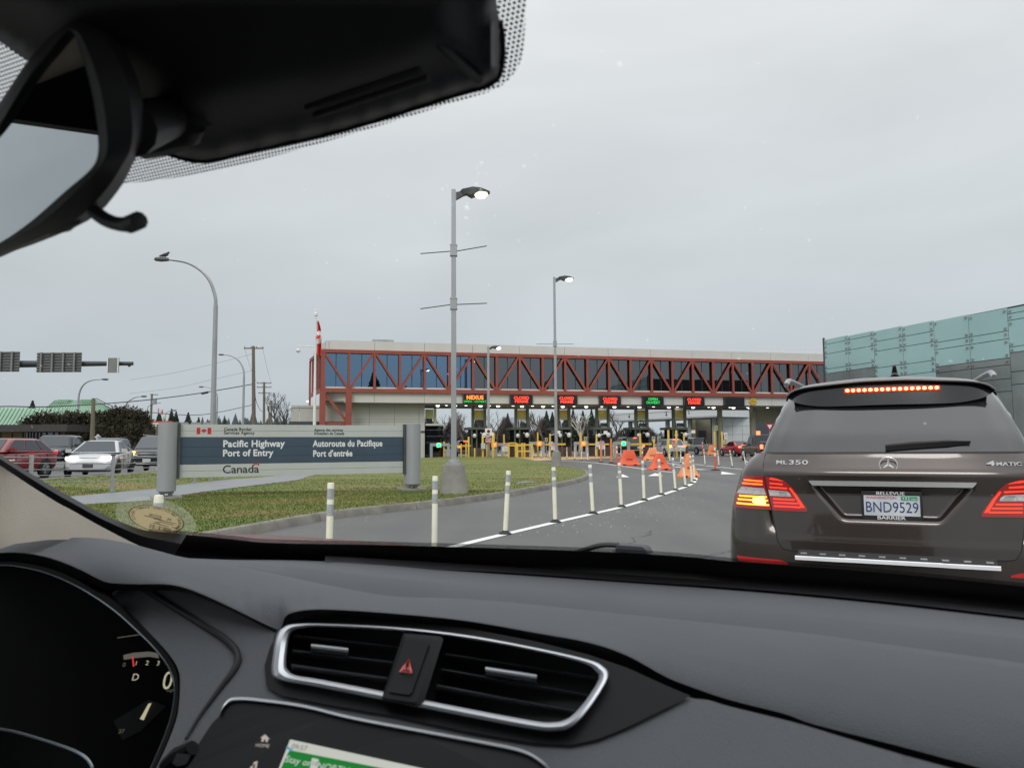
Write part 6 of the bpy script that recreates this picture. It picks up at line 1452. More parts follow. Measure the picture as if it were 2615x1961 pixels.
# ------------------------------------------------------------------ brown suv just ahead
PS = radians(26.2); SH = V((sin(PS), cos(PS), 0)); SX = V((cos(PS), -sin(PS), 0))
r_ = ray(2268.5, 1188); SD = 5.12
c_ = CAM + r_ * (SD / r_.dot(SH)); SO = V((c_.x, c_.y, 0.0))
suv = thing('large_suv', 'brown suv with glowing brake lights filling the right side, just ahead of the windscreen', 'suv', SO, -PS)
def MS(px, py, w=0.0):
    r = ray(px, py); t = ((SO - CAM).dot(SH) + w) / r.dot(SH); p = CAM + r * t - SO
    return p.dot(SX), p.z
def lerp_tab(tab, z):
    if z <= tab[0][0]: return tab[0][1]
    for (a, x), (b, y) in zip(tab, tab[1:]):
        if z <= b: f = (z - a) / (b - a); return x + (y - x) * f
    return tab[-1][1]
ZG = MS(2268, 1158, .02)[1]; ZR = MS(2380, 965, .35)[1]
WT = sorted([(MS(px, py, .42)[1], -MS(px, py, .42)[0]) for px, py in ((1878.6, 1415), (1878.6, 1360), (1879.6, 1300), (1882, 1280), (1892, 1240), (1899, 1215), (1907, 1194), (1916, 1178))])
WT = [(.2, WT[0][1] - .06), (.45, WT[0][1] - .02)] + WT + [(ZG + .001, WT[-1][1] - .06)]
GT = sorted([(MS(px, py, .40)[1], -MS(px, py, .40)[0]) for px, py in ((1952, 1160), (1959, 1131), (1985.6, 1058.6), (2007, 1013), (2027, 996))])
GT += [(ZR - .012, GT[-1][1] - .09), (ZR, GT[-1][1] - .22)]
YB = [(.2, .10), (.42, -.0), (.55, -.035), (.70, -.04), (.76, -.036), (.80, -.030), (.95, -.012), (1.05, .0), (1.16, -.012), (1.180, -.008), (1.195, .002), (ZG - .03, .036), (ZG, .05)]
YG = [(ZG, .05), (ZG + .12, .125), (ZG + .30, .27), (ZR - .10, .345), (ZR - .06, .30), (ZR - .03, .28), (ZR, .34)]
TRZ = [MS(2068, 1238)[0], MS(2495, 1245)[0], MS(2157, 1332)[0], MS(2417, 1338)[0]]
ZT0, ZT1 = MS(2280, 1334)[1], MS(2280, 1240)[1]
def recess(x, z):
    f = (z - ZT0) / (ZT1 - ZT0)
    if f < -.2 or f > 1.03: return 0
    hwd = .5 * ((TRZ[3] - TRZ[2]) * (1 - f) ** 1.0 + (TRZ[1] - TRZ[0]) * f); hwd = max(hwd, .1)
    return .040 * sm((hwd - abs(x)) / .05) * sm((z - ZT0) / .035) * (sm((ZT1 + .004 - z) / .012))
def SS(x, z, rec=True):
    if z < ZG:
        W = lerp_tab(WT, z); y = lerp_tab(YB, z); n, dp = 4.5, .42
    else:
        W = lerp_tab(GT, z); y = lerp_tab(YG, z); n, dp = 4.0, .34
    f = min(1.0, abs(x) / W); y += dp * (1 - (1 - f ** n) ** (1 / n))
    if rec: y += recess(x, z)
    return y
def PX(px, py):
    w = 0.1
    for _ in range(12):
        x, z = MS(px, py, w); w = .5 * w + .5 * SS(x, z, False)
    return x, z
def SP(x, z, off=0.0, rec=True):
    e = .004; y = SS(x, z, rec)
    dx = (SS(x + e, z, rec) - SS(x - e, z, rec)) / (2 * e); dz = (SS(x, z + e, rec) - SS(x, z - e, rec)) / (2 * e)
    n = V((dx, -1, dz)); n.normalize()
    return V((x, y, z)) + n * off
M_BROWN = pm('paint_brown_metallic', (0.047, 0.036, 0.031), rough=.26, metal=.5, var=.10, scale=1.6, coat=1.0)
def smooth_tab_(t): return [(p.x, p.y) for p in catmull(t, 5)]
# lower shell
def contour(z, Wf, Yf, n, dp, yfront, gh=False):
    W = lerp_tab(Wf, z); y0 = lerp_tab(Yf, z); pts = []
    for i in range(41):
        a = (i - 20) / 20 * pi / 2; x = W * math.copysign(abs(sin(a)) ** (2 / n), sin(a)); f = abs(x) / W
        dip = 0 if gh or Wf is GT else .07 * sm((.70 - abs(x)) / .05) * sm((z - .80) / .03) * sm((ZG - .01 - z) / .02)
        pts.append(V((x, y0 + dip + dp * (1 - max(0, 1 - f ** n) ** (1 / n)), z)))
    side = [(W, y) for y in (1.2, 2.2, 3.2, yfront - .5)] + [(W * .9, yfront - .12), (W * .6, yfront), (0, yfront + .05)]
    pts += [V((x, y, z)) for x, y in side] + [V((-x, y, z)) for x, y in side[-2::-1]]
    return pts
zl = [.24, .34, .42, .48, .55, .62, .70, .73, .76, .78, .80, .86, .93, 1.0, 1.06, 1.12, 1.17, 1.21, 1.25, ZG - .02, ZG]
b = MB(); rows = [contour(z, WT, YB, 4.5, .42, 4.62 - max(0, z - .7) * .3) for z in zl]
b.grid(rows, True); b.poly(rows[-1]); b.poly(rows[0][::-1]); b.build('body', M_BROWN, suv, smooth=60)
zl = [ZG + .001, ZG + .06, ZG + .14, ZG + .22, ZG + .30, ZR - .10, ZR - .075, ZR - .055, ZR - .03, ZR - .012, ZR]
b = MB(); rows = [contour(z, GT, YG, 4.0, .34, 3.35 - (z - ZG) * 1.9) for z in zl]
b.grid(rows, True); b.build('cabin', M_BROWN, suv, smooth=60)
WR_ = GT[-1][1] + .02
b = MB(); b.grid([[V((x * WR_, y, ZR - .006 + .026 * (1 - x * x))) for x in (-1, -.85, -.6, -.3, 0, .3, .6, .85, 1)] for y in (.60, .9, 1.2, 1.6, 2.2)]); b.build('roof', M_BROWN, suv, smooth=60)
def patch(rows, off, nm, mat, parent=suv, nc=14, sub=3, mirror=False, xz=False, rec=True, smooth=60):
    """rows: [(left px, right px)] from top to bottom; thin solid shell lying on the rear surface"""
    R = []
    for l, r in rows:
        a = l if xz else PX(*l); c = r if xz else PX(*r); R.append((a, c))
    RR = []
    for (a, c), (a2, c2) in zip(R, R[1:]):
        for k in range(sub): f = k / sub; RR.append(((a[0] + (a2[0] - a[0]) * f, a[1] + (a2[1] - a[1]) * f), (c[0] + (c2[0] - c[0]) * f, c[1] + (c2[1] - c[1]) * f)))
    RR.append(R[-1])
    g = []; g2 = []
    for a, c in RR:
        u = [(a[0] + (c[0] - a[0]) * i / nc, a[1] + (c[1] - a[1]) * i / nc) for i in range(nc + 1)]
        if mirror: u = [(-x, z) for x, z in u]
        g.append([SP(x, z, off, rec) for x, z in u]); g2.append([SP(x, z, min(-.004, off - .008), rec) for x, z in u])
    b = MB(); b.grid(g)
    rim = [g[0]] + [], [g2[0]]
    m = nc + 1
    b.grid([g2[0], g[0]]); b.grid([g[-1], g2[-1]]); b.grid([[r[0] for r in g2], [r[0] for r in g]]); b.grid([[r[-1] for r in g], [r[-1] for r in g2]])
    return b.build(nm, mat, parent, smooth=smooth)
def sympatch(left, off, nm, mat, parent=suv, **k):
    """left: left-edge px points top to bottom; the right edge is its mirror"""
    L = [PX(*p) for p in left]
    return patch([((x, z), (-x, z)) for x, z in L], off, nm, mat, parent, xz=True, **k)
# tailgate with its shut line
tg = [(1956, 1160), (1950, 1190), (1953, 1217), (1961, 1258), (1972, 1303), (1979, 1344), (1987, 1381), (1999, 1399), (2020, 1404)]
TG = [PX(*p) for p in tg]
tgl = [SP(x, z, .0035, False) for x, z in TG]; tgl = tgl + [SP(TG[-1][0] * (1 - k / 10), TG[-1][1], .003, False) for k in range(1, 21)] + [V((-p.x, p.y, p.z)) for p in tgl[::-1]]
b = MB(); b.tube(tgl, .0042, 6); b.build('shut_line', M_TRIM, suv)
tgo = sympatch(tg, .0045, 'tailgate', M_BROWN, nc=150, sub=9)
# rear window, spoiler, roof edge
M_RWIN = pm('tinted_rear_glass', (0.017, 0.0175, 0.020), rough=.14, var=.15, coat=1.0, scale=2)
b_ = [(2009, 1015), (1995, 1046), (1981, 1080), (1968, 1116), (1958, 1155.5)]
sympatch(b_, .004, 'rear_window', M_RWIN, nc=50, sub=4)
spl = []
for x_ in range(0, 21):
    f = x_ / 20
    spl.append(f)
M_SPOIL = pm('spoiler_gloss_black', (.010, .010, .012), rough=.15, var=.1, coat=.6)
TOPP = smooth_tab_([(2009, 1013), (2018, 1005), (2032, 998), (2060, 991), (2120, 984), (2201, 976), (2270, 973)])
BOTP = smooth_tab_([(2009, 1015), (2022, 1023), (2041, 1031), (2089, 1037.5), (2150, 1037), (2234, 1034), (2270, 1033)])
def half(tab, wf):
    out = []
    for px, py in tab:
        w = wf(1.0)
        for _ in range(6): x, z = MS(px, py, w); w = wf(min(1, abs(x) / .78))
        out.append((x, z))
    return out
wfs = lambda f: .235 + .20 * f ** 3.2
hT = half(TOPP, wfs); hB = half(BOTP, wfs)
xl = hT[0][0]; cols = 40
def ytab(h, x):
    x = -abs(x); return lerp_tab(h, x)
def yspoil(x): return wfs(min(1, abs(x) / .78))
xs_s = [xl * (1 - 2 * i / cols) for i in range(cols + 1)]
g = [[V((x, yspoil(x) + .03 * k / 6, ytab(hB, x) + (ytab(hT, x) - ytab(hB, x)) * k / 6)) for x in xs_s] for k in range(7)]
g = g[::-1]
b = MB(); b.grid(g); b.build('spoiler_panel', M_SPOIL, suv, smooth=60)
gi_ = g[-1]; b = MB(); b.grid([gi_, [V((p.x * .995, p.y + .002 + .085 * (1 - min(1, abs(p.x / xl)) ** 4), p.z + .010)) for p in gi_]]); b.build('spoiler_underside', M_SPOIL, suv, smooth=60)
g0 = [V((p.x, yspoil(p.x), p.z)) for p in g[0]]
ef = lambda p: 1 - min(1, abs(p.x / xl)) ** 5
lip = [[V((p.x, p.y - .010, p.z - .004)) for p in g0], [V((p.x, p.y - .012, p.z + .008 * ef(p) + .002)) for p in g0], [V((p.x * .992, p.y + .03, p.z + .004 + .022 * ef(p))) for p in g0], [V((p.x * .965, p.y + .14, p.z + .006 + .030 * ef(p))) for p in g0], [V((p.x * .90, p.y + .34, min(p.z + .008 + .032 * ef(p), ZR + .02))) for p in g0]]
b = MB(); b.grid(lip); b.build('roof_spoiler_edge', M_BROWN, suv, smooth=60)
b = MB(); b.tube([p + V((0, -.012, .004)) for p in g0], .005, 6); b.build('roof_edge_reflection', pm('sky_reflection_grey', (.22, .21, .20), rough=.3, metal=.4, coat=.5), suv)  # sky reflection along the roof edge, painted as a light grey line
# high mounted brake light
x0, zc0 = MS(2157, 998, .26); x1, zc1 = MS(2400, 990, .26); zc_ = (zc0 + zc1) / 2
hx = (x1 - x0) / 2; hz_ = .013; cx_ = (x0 + x1) / 2
b = MB(); rows = []
for z in (zc_ - hz_, zc_ + hz_): rows.append([V((cx_ + hx * (i / 12 - .5) * 2, yspoil(cx_ + hx * (i / 12 - .5) * 2) + .008, z)) for i in range(13)])
b.grid(rows); hb_ = b.build('high_brake_lamp', pm('brake_bar_red', (.4, .01, .01), rough=.2, emit=(1, .03, .01), estr=1.6), suv)
b = MB()
for i in range(16):
    x = cx_ - hx + 2 * hx * (i + .5) / 16; b.lathe([(.001, -.006), (.011, -.004), (.011, .002), (.001, .004)], (x, yspoil(x) - .002, zc_), n=10, axis=(0, -1, 0))
b.v = [V((cx_ + (p.x - cx_), p.y, zc_ + (p.z - zc_) * .85)) for p in b.v]
b.build('lamp_leds', emat('brake_led_hot', (1.0, .42, .10), 9.0), hb_)
# antenna fin and roof rails
xa_, za_ = MS(2285, 962, .75)
b = MB()
prof = [(-.10, .0, .035), (-.06, .035, .03), (.0, .055, .022), (.06, .03, .03), (.11, 0, .03)]
b.tube([V((xa_, .75 + y, za_ - .02 + .5 * h)) for y, h, r in prof], [max(r * .9, .01) for y, h, r in prof], 10)
b.tube([V((xa_, .80, za_)), V((xa_, .73, za_ + .075))], [.024, .010], 8); b.build('antenna_fin', M_TRIM, suv)
for s_ in (-1, 1):
    xr = s_ * .60
    b = MB(); pts = catmull([V((xr, .36, ZR - .01)), V((xr, .46, ZR + .022)), V((xr, .66, ZR + .036)), V((xr, 1.5, ZR + .05)), V((xr, 2.3, ZR + .04)), V((xr, 2.6, ZR))], 5)
    b.tube(pts, .018, 10); b.build('roof_rail', pm('roof_rail_satin', (.36, .37, .38), rough=.3, metal=.6), suv)
# tail lamps
M_LENS = pm('tail_lens_red', (.20, .006, .008), rough=.12, var=.08, coat=.9, emit=(1, .01, .01), estr=.10)
M_STRIP = pm('tail_strip_lit', (.5, .02, .01), rough=.2, emit=(1.0, .045, .015), estr=1.5)
M_STRIP2 = pm('tail_strip_hot', (.5, .05, .01), rough=.2, emit=(1.0, .13, .02), estr=2.6)
M_AMB = pm('turn_glow_amber', (.6, .2, .01), rough=.2, emit=(1.0, .36, .02), estr=2.4)
M_AMBH = pm('turn_glow_core', (.6, .4, .1), rough=.2, emit=(1.0, .66, .12), estr=4.0)
M_CLR = pm('lamp_clear_white', (.50, .47, .47), rough=.18, var=.25, scale=45, coat=.8)
M_CHR = pm('lamp_chrome', (.5, .5, .5), rough=.1, metal=.9)
for mir in (False, True):
    outer = [((1905, 1214), (1950.5, 1216)), ((1898, 1236), (1955, 1238)), ((1884, 1262), (1961, 1265)), ((1881.5, 1280), (1966, 1284)), ((1882, 1295), (1971, 1302))]
    inner = [((1955.5, 1216), (1975, 1218)), ((1958, 1226), (2004, 1228)), ((1961, 1243), (2024, 1245)), ((1967, 1272), (2044, 1274)), ((1972, 1294), (2061, 1297)), ((1974.5, 1303), (2062, 1307))]
    lo = patch(outer, .012, 'tail_light', M_LENS, mirror=mir, nc=16)
    li = patch(inner, .012, 'tail_light', M_LENS, mirror=mir, nc=12)
    def st(l, r, h, mat, parent, nm='light_strip'):
        patch([((l[0], l[1] - h), (r[0], r[1] - h)), ((l[0], l[1] + h), (r[0], r[1] + h))], .0155, nm, mat, parent, mirror=mir, nc=8, sub=1)
    for l, r in (((1904, 1225), (1949, 1228.5)), ((1900, 1233.5), (1949, 1236.5))): st(l, r, 2.0, M_STRIP2, lo)
    for l, r in (((1967, 1233), (2000, 1236)), ((1967, 1243), (2011, 1246.5)), ((1976, 1274), (2030, 1276.5)), ((1977, 1283), (2039, 1286)), ((1978, 1292), (2046, 1295.5))): st(l, r, 1.8, M_STRIP, li)
    patch([((1970, 1219.6), (1984, 1222)), ((1985, 1221.5), (2003, 1230)), ((2004, 1232), (2021, 1245)), ((2022, 1245), (2040, 1272)), ((2040, 1270), (2059, 1299))][0:1] + [((1966, 1223), (2002, 1228))], .0155, 'light_strip', M_STRIP, li, mirror=mir, nc=8, sub=1)
    patch([((2016, 1246), (2020, 1245)), ((2031, 1268), (2037, 1268)), ((2047, 1296), (2056, 1297))], .0157, 'light_strip', M_STRIP, li, mirror=mir, nc=3, sub=3)
    patch([((1898, 1242), (1953, 1246)), ((1886, 1259.5), (1958, 1264.5))], .0155, 'reverse_lamp', M_CLR, lo, mirror=mir, nc=8)
    patch([((1964, 1250), (2011, 1253.5)), ((1966, 1258), (2019, 1261)), ((1968, 1266), (2022, 1268.5))], .0155, 'reverse_lamp', M_CLR, li, mirror=mir, nc=8)
    patch([((1990, 1254), (2008, 1255)), ((1993, 1265), (2015, 1266))], .017, 'lamp_reflector', M_CHR, li, mirror=mir, nc=3)
    for (l, r) in (((1892, 1266), (1960, 1269.5)), ((1889, 1275), (1963, 1278.5)), ((1886, 1285), (1966, 1290))):
        st(l, r, 2.2, M_STRIP2 if mir else M_AMB, lo, 'turn_strip')
    if not mir:
        patch([((1926, 1272), (1952, 1267)), ((1924, 1281), (1957, 1279)), ((1932, 1288), (1957, 1290))], .0165, 'turn_core', M_AMBH, lo, nc=8)
    patch([((1884, 1417.5), (1990, 1429)), ((1885, 1424), (2012, 1436.5)), ((1890, 1431), (2014, 1441))], .006, 'reflector', pm('reflector_red', (.35, .012, .014), rough=.25, coat=.6, emit=(1, .02, .01), estr=.12), mirror=mir, nc=12)
# chrome strip, plate, emblem, badges, wiper, step
M_CHROME = pm('chrome_satin', (.66, .66, .65), rough=.25, metal=.55, var=.06)
L = [PX(2066, 1226.5), PX(2070, 1232), PX(2076, 1238)]
patch([((x, z), (-x, z)) for x, z in L], .022, 'chrome_strip', M_CHROME, xz=True, nc=30, rec=False)
pcx, pcz = MS(2277, 1290, .03); pw, ph_ = .325, .170; py_ = SS(0, pcz) - .034
pl = thing  # (plate parts below)
b = MB(); b.box((pcx, py_, pcz), (pw, .014, ph_)); fr_ = b.build('plate_frame', M_TRIM, suv)
bv = fr_.modifiers.new('bev', 'BEVEL'); bv.width = .005; bv.segments = 2
M_PLT = pm('plate_face', (.56, .60, .66), rough=.45, var=.16, scale=9, col2=(.66, .68, .70))
b = MB(); b.box((pcx, py_ - .0055, pcz), (.298, .010, .118)); pf = b.build('license_plate', M_PLT, suv)
M_PBLUE = pm('plate_blue', (.02, .04, .16), rough=.5)
def PT(s_, dx, dz, size, w, mat, off, parent, lift=.0):
    vs, _ = text_mesh(s_, .0006, off, 'CENTER', 1.0, 'CENTER'); tw = max(p[0] for p in vs) - min(p[0] for p in vs)
    b = MB(); b.text(s_, size, frame((pcx + dx, py_ - .0113 - lift, pcz + dz), (1, 0, 0), (0, 0, 1)), ext=.0006, off=off, sx=w / (tw * size)); return b.build('lettering', mat, parent, smooth=0)
PT('BND9529', 0, -.012, .088, .278, M_PBLUE, .0, pf); PT('WASHINGTON', -.055, .046, .021, .165, pm('plate_red', (.45, .05, .05), rough=.5), .005, pf)
b = MB(); b.box((pcx + .070, py_ - .0115, pcz + .044), (.040, .002, .022)); o = b.build('plate_tab', pm('tab_green', (.02, .30, .12), rough=.5), pf); 
b = MB(); b.box((pcx + .116, py_ - .0115, pcz + .044), (.042, .002, .022)); o2 = b.build('plate_tab', _mats['tab_green'], pf)
PT('12', .070, .044, .020, .022, M_WHITET, .01, pf, .002); PT('2023', .118, .040, .011, .028, M_WHITET, .01, pf, .002)
PT('BELLEVUE', -.005, .0715, .026, .15, M_WHITET, .006, fr_, -.003); PT('BARRIER', -.005, -.0715, .029, .15, M_WHITET, .012, fr_, -.003)
ex, ez = MS(2268.7, 1188, .0); er = .048; ey = SS(0, ez) - .012
b = MB(); ringp = [V((ex + er * cos(2 * pi * k / 40), ey, ez + er * sin(2 * pi * k / 40))) for k in range(41)]; b.tube(ringp, .0044, 8, cap=False)
for k in range(3):
    a = pi / 2 + k * 2 * pi / 3; c0 = V((ex, ey - .003, ez)); tip = V((ex + er * cos(a), ey, ez + er * sin(a))); s1 = V((cos(a + pi / 2), 0, sin(a + pi / 2))) * .011
    w1 = V((ex, ey + .003, ez)); b.add([c0, c0 + s1 + V((0, .006, 0)), tip, c0 - s1 + V((0, .006, 0))], [(0, 1, 2), (0, 2, 3)])
b.build('round_emblem', M_CHROME, suv, smooth=20)
def badge(s_, px0, px1, py0, py1, nm='lettering'):
    x0_, z0_ = PX(px0, py1); x1_, z1_ = PX(px1, py0); xm = (x0_ + x1_) / 2; zm_ = (z0_ + z1_) / 2
    vs, _ = text_mesh(s_, .006, .02, 'CENTER', 1.08, 'CENTER'); tw = max(p[0] for p in vs) - min(p[0] for p in vs); th = max(p[1] for p in vs) - min(p[1] for p in vs)
    sz_ = abs(z1_ - z0_) / th; a_ = SP(x0_, zm_, .008); c = SP(x1_, zm_, .008); m = (a_ + c) / 2
    b = MB(); b.text(s_, sz_, frame(m, c - a_, (0, 0, 1)), ext=.006, off=.02, spacing=1.08, sx=abs(x1_ - x0_) / (tw * sz_)); return b.build(nm, pm('badge_chrome', (.80, .80, .80), rough=.3, metal=.25), suv, smooth=0)
badge('ML', 1983, 2011, 1177.5, 1187); badge('350', 2015, 2064, 1176.5, 1188)
badge('4', 2519, 2540, 1179, 1191.5); badge('MATIC', 2543, 2607, 1182, 1191.5)
wp = [PX(2261, 1146), PX(2330, 1140), PX(2417, 1135), PX(2477, 1134)]
b = MB(); rows = []
for (x, z), h in zip(wp, (.020, .022, .020, .004)):
    rows.append([SP(x, z + h, .012), SP(x, z, .034), SP(x, z - h * .9, .012)])
b.grid(rows); b.build('rear_wiper', M_TRIM, suv)
sx0 = PX(2040, 1404)[0]
zt0 = MS(2290, 1417, -.09)[1]; zt1 = MS(2290, 1429, -.10)[1]; zt2 = MS(2290, 1441, -.10)[1]
b = MB(); rows = []
for z, y in ((zt0, -.03), (zt1, -.145)): rows.append([V((x, y + SS(x, .9) * .6, z)) for x in [sx0 + (-2 * sx0) * i / 30 for i in range(31)]])
b.grid(rows); tr_ = b.build('step_tread', pm('tread_rubber', (.03, .031, .033), rough=.7, bump=.4, bscale=120), suv)
for i in range(10):
    x = sx0 * .93 + (-2 * sx0 * .93) * i / 9; b = MB(); b.box((x, -.10 + SS(x, .9) * .6, zt1 + .012), (.035, .03, .006)); b.build('tread_stud', M_CHROME, tr_)
b = MB(); rows = []
for z, y in ((zt1 + .001, -.143), (zt1 - .004, -.150), (zt2 + .004, -.150), (zt2, -.12)): rows.append([V((x, y + SS(x, .9) * .6, z)) for x in [sx0 * 1.02 * (1 - 2 * i / 30) for i in range(31)]])
b.grid(rows); b.build('step_plate', pm('brushed_steel', (.86, .87, .89), rough=.4, metal=.2), suv)
for sx_ in (-1, 1):
    for y in (1.0, 3.75):
        b = MB(); b.lathe([(.24, -.12), (.36, -.11), (.38, -.06), (.38, .06), (.36, .11), (.26, .11)], (sx_ * .82, y, .38), n=28, axis=(sx_, 0, 0)); w_ = b.build('wheel', M_TYRE, suv)
        b = MB(); b.lathe([(.26, .08), (.22, .10), (.06, .10)], (sx_ * .82, y, .38), n=20, axis=(sx_, 0, 0)); b.build('rim', M_RIM, w_)
    for y0, y1 in ((.55, 1.35), (1.45, 2.3), (2.35, 3.0)):
        pts = []
        for y, f in ((y0, .06), (y1, .06), (y1 - .25 * (y1 > 2.9), .72), (y0 + .1, .72)):
            z = ZG + (ZR - ZG) * f; W = lerp_tab(GT, z); pts.append(V((sx_ * (W + .005), y, z)))
        b = MB(); b.prism(pts, (sx_ * .004, 0, 0)); b.build('side_window', M_CGLASS, suv, smooth=0)
# ------------------------------------------------------------------ the car the view is taken from
car = thing('car', 'dark grey cabin of the car the photo is taken from, with dashboard, vents and mirror', 'car', (0, 0, 0), -PSI)
M_DASH = pm('dash_soft_touch', (0.088, 0.093, 0.102), rough=.60, var=.05, scale=8, bump=.32, bscale=750, spec=.35)
M_DASHB = pm('dash_black', (0.012, 0.012, 0.013), rough=.6, var=.1, spec=.3)
M_PIANO = pm('dash_dark_plastic', (0.0055, 0.0055, 0.0062), rough=.5, var=.1, spec=.12)
M_SILV = pm('trim_satin_silver', (0.72, 0.74, 0.78), rough=.33, metal=.55, var=.04)
M_BEIGE = pm('pillar_beige', (0.48, 0.43, 0.36), rough=.85, var=.05, scale=12, bump=.2, bscale=500)
M_HOUS = pm('housing_charcoal', (0.020, 0.020, 0.023), rough=.55, var=.1, bump=.1, bscale=600)
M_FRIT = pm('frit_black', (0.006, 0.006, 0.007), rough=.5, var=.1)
def Zc(z6): return (z6[0] * .4069, 1300 + z6[1] * .4069)        # enlarged view of the left corner
def Z7(p): return (600 + p[0] * .452, 1400 + p[1] * .452)
def Z8(p): return (1500 + p[0] * .504, 1300 + p[1] * .504)
def yat(tab, x):
    if x <= tab[0][0]: return tab[0][1]
    for (a, u), (b_, w) in zip(tab, tab[1:]):
        if x <= b_: return u + (w - u) * (x - a) / (b_ - a)
    return tab[-1][1]
def smooth_tab(tab, n=6): return [(p.x, p.y) for p in catmull(tab, n)]
def WS(px, py, off=0.0):
    """point on the raked windscreen plane; off > 0 is towards the cabin"""
    r = ray(px, py); nrm = V((CFW.x * .62, CFW.y * .62, 1)); c0 = 1.15 + .62 * 1.15
    t = (c0 - off * nrm.length - CAM.z) / r.dot(nrm); return CAM + r * t
def pxsheet(poly, fn, name, mat, parent=None, step=40, thick=0.0, smooth=60, nb=1, hole=None):
    poly = [(p[0], p[1]) for p in poly]; n = len(poly); pts = [V(p) for p in poly]; eds = [(i, (i + 1) % n) for i in range(n)]
    if hole: h0 = len(pts); m_ = len(hole); pts += [V((p[0], p[1])) for p in hole]; eds += [(h0 + i, h0 + (i + 1) % m_) for i in range(m_)]
    xs = [p[0] for p in poly]; ys = [p[1] for p in poly]
    if step:
        x = min(xs) + step / 2
        while x < max(xs):
            y = min(ys) + step / 2
            while y < max(ys):
                if inpoly((x, y), poly): pts.append(V((x, y)))
                y += step
            x += step
    r = geometry.delaunay_2d_cdt(pts, eds, [], 1, 1e-3)
    b = MB(); b.v = [fn(p[0], p[1]) for p in r[0]]
    for f in r[2]:
        q = [r[0][i] for i in f]
        ce = ((q[0][0] + q[1][0] + q[2][0]) / 3, (q[0][1] + q[1][1] + q[2][1]) / 3)
        if inpoly(ce, poly) and not (hole and inpoly(ce, hole)): b.f.append(tuple(f))
    o = b.build(name, mat, parent or car, world=True, smooth=smooth)
    if thick:
        m = o.modifiers.new('thick', 'SOLIDIFY'); m.thickness = thick; m.offset = 0
    return o
def edge_dist(p, poly):
    d = 1e9; n = len(poly)
    for i in range(n):
        ax_, ay = poly[i]; bx_, by = poly[(i + 1) % n]; L2 = (bx_ - ax_) ** 2 + (by - ay) ** 2
        t = max(0, min(1, ((p[0] - ax_) * (bx_ - ax_) + (p[1] - ay) * (by - ay)) / max(L2, 1e-9)))
        d = min(d, math.hypot(p[0] - ax_ - t * (bx_ - ax_), p[1] - ay - t * (by - ay)))
    return d
# --- windscreen pane (clear), black edge border, dotted frit, raindrops
mcl = bpy.data.materials.new('clear_pane'); mcl.use_nodes = True; nt = mcl.node_tree; nt.nodes.remove(nt.nodes['Principled BSDF']); tr = nt.nodes.new('ShaderNodeBsdfTransparent'); nt.links.new(tr.outputs[0], nt.nodes['Material Output'].inputs['Surface'])
wsn = pxsheet([(-250, -120), (2900, -120), (2900, 1530), (480, 1362), (-250, 1010)], lambda x, y: WS(x, y), 'windscreen', mcl, step=0, smooth=0)
EA = [(-150, 1066), (-60, 1121), (0, 1161), (72, 1206), (145, 1250), (203, 1282), (260, 1313), (326, 1340), (369, 1354.6), (420, 1360), (477, 1365), (600, 1377), (700, 1386), (1008, 1392), (1507, 1407), (1750, 1421), (1883, 1434), (2256, 1462), (2615, 1497), (2850, 1521), (3400, 1580)]
EAs = smooth_tab(EA, 4)
def dot_mat(name, pitch, rad, grad=None):
    m = bpy.data.materials.new(name); m.use_nodes = True; nt = m.node_tree; N = nt.nodes; Lk = nt.links
    N.remove(N['Principled BSDF']); out = N['Material Output']
    tc = N.new('ShaderNodeTexCoord'); sp = N.new('ShaderNodeSeparateXYZ'); Lk.new(tc.outputs['Object'], sp.inputs[0])
    def M(op, a, b_=None, c=None):
        n = N.new('ShaderNodeMath'); n.operation = op
        for i, v in enumerate((a, b_, c)):
            if v is None: continue
            if isinstance(v, (int, float)): n.inputs[i].default_value = v
            else: Lk.new(v, n.inputs[i])
        return n.outputs[0]
    v = M('MULTIPLY', sp.outputs['Y'], 1.177 / (pitch * .866)); row = M('FLOOR', v); u = M('ADD', M('MULTIPLY', sp.outputs['X'], 1 / pitch), M('MULTIPLY', M('MODULO', row, 2.0), .5))
    fu = M('SUBTRACT', M('FRACT', u), .5); fv = M('MULTIPLY', M('SUBTRACT', M('FRACT', v), .5), .866)
    d = M('SQRT', M('ADD', M('MULTIPLY', fu, fu), M('MULTIPLY', fv, fv))); fac = M('LESS_THAN', d, rad)
    df = N.new('ShaderNodeBsdfDiffuse'); df.inputs['Color'].default_value = (.008, .008, .009, 1); t2 = N.new('ShaderNodeBsdfTransparent'); mx = N.new('ShaderNodeMixShader')
    Lk.new(fac, mx.inputs[0]); Lk.new(t2.outputs[0], mx.inputs[1]); Lk.new(df.outputs[0], mx.inputs[2]); Lk.new(mx.outputs[0], out.inputs['Surface']); return m
b = MB(); rows = [[WS(x, y, .002) for x, y in EAs], [WS(x, y + (34 if x < 340 else 60), .002) for x, y in EAs], [WS(x, y + (40 if x < 340 else 150), .002) for x, y in EAs]]
b.grid(rows); b.build('edge_border', M_FRIT, wsn, world=True)
M_DOT = dot_mat('frit_dots', .0034, .35); M_DOT2 = dot_mat('frit_dots_fine', .0018, .40)
b = MB(); EAr = [p for p in EAs if p[0] > 380]; b.grid([[WS(x, y - 9, .0015) for x, y in EAr], [WS(x, y + 2, .0015) for x, y in EAr]]); b.build('dot_border', M_DOT2, wsn, world=True)
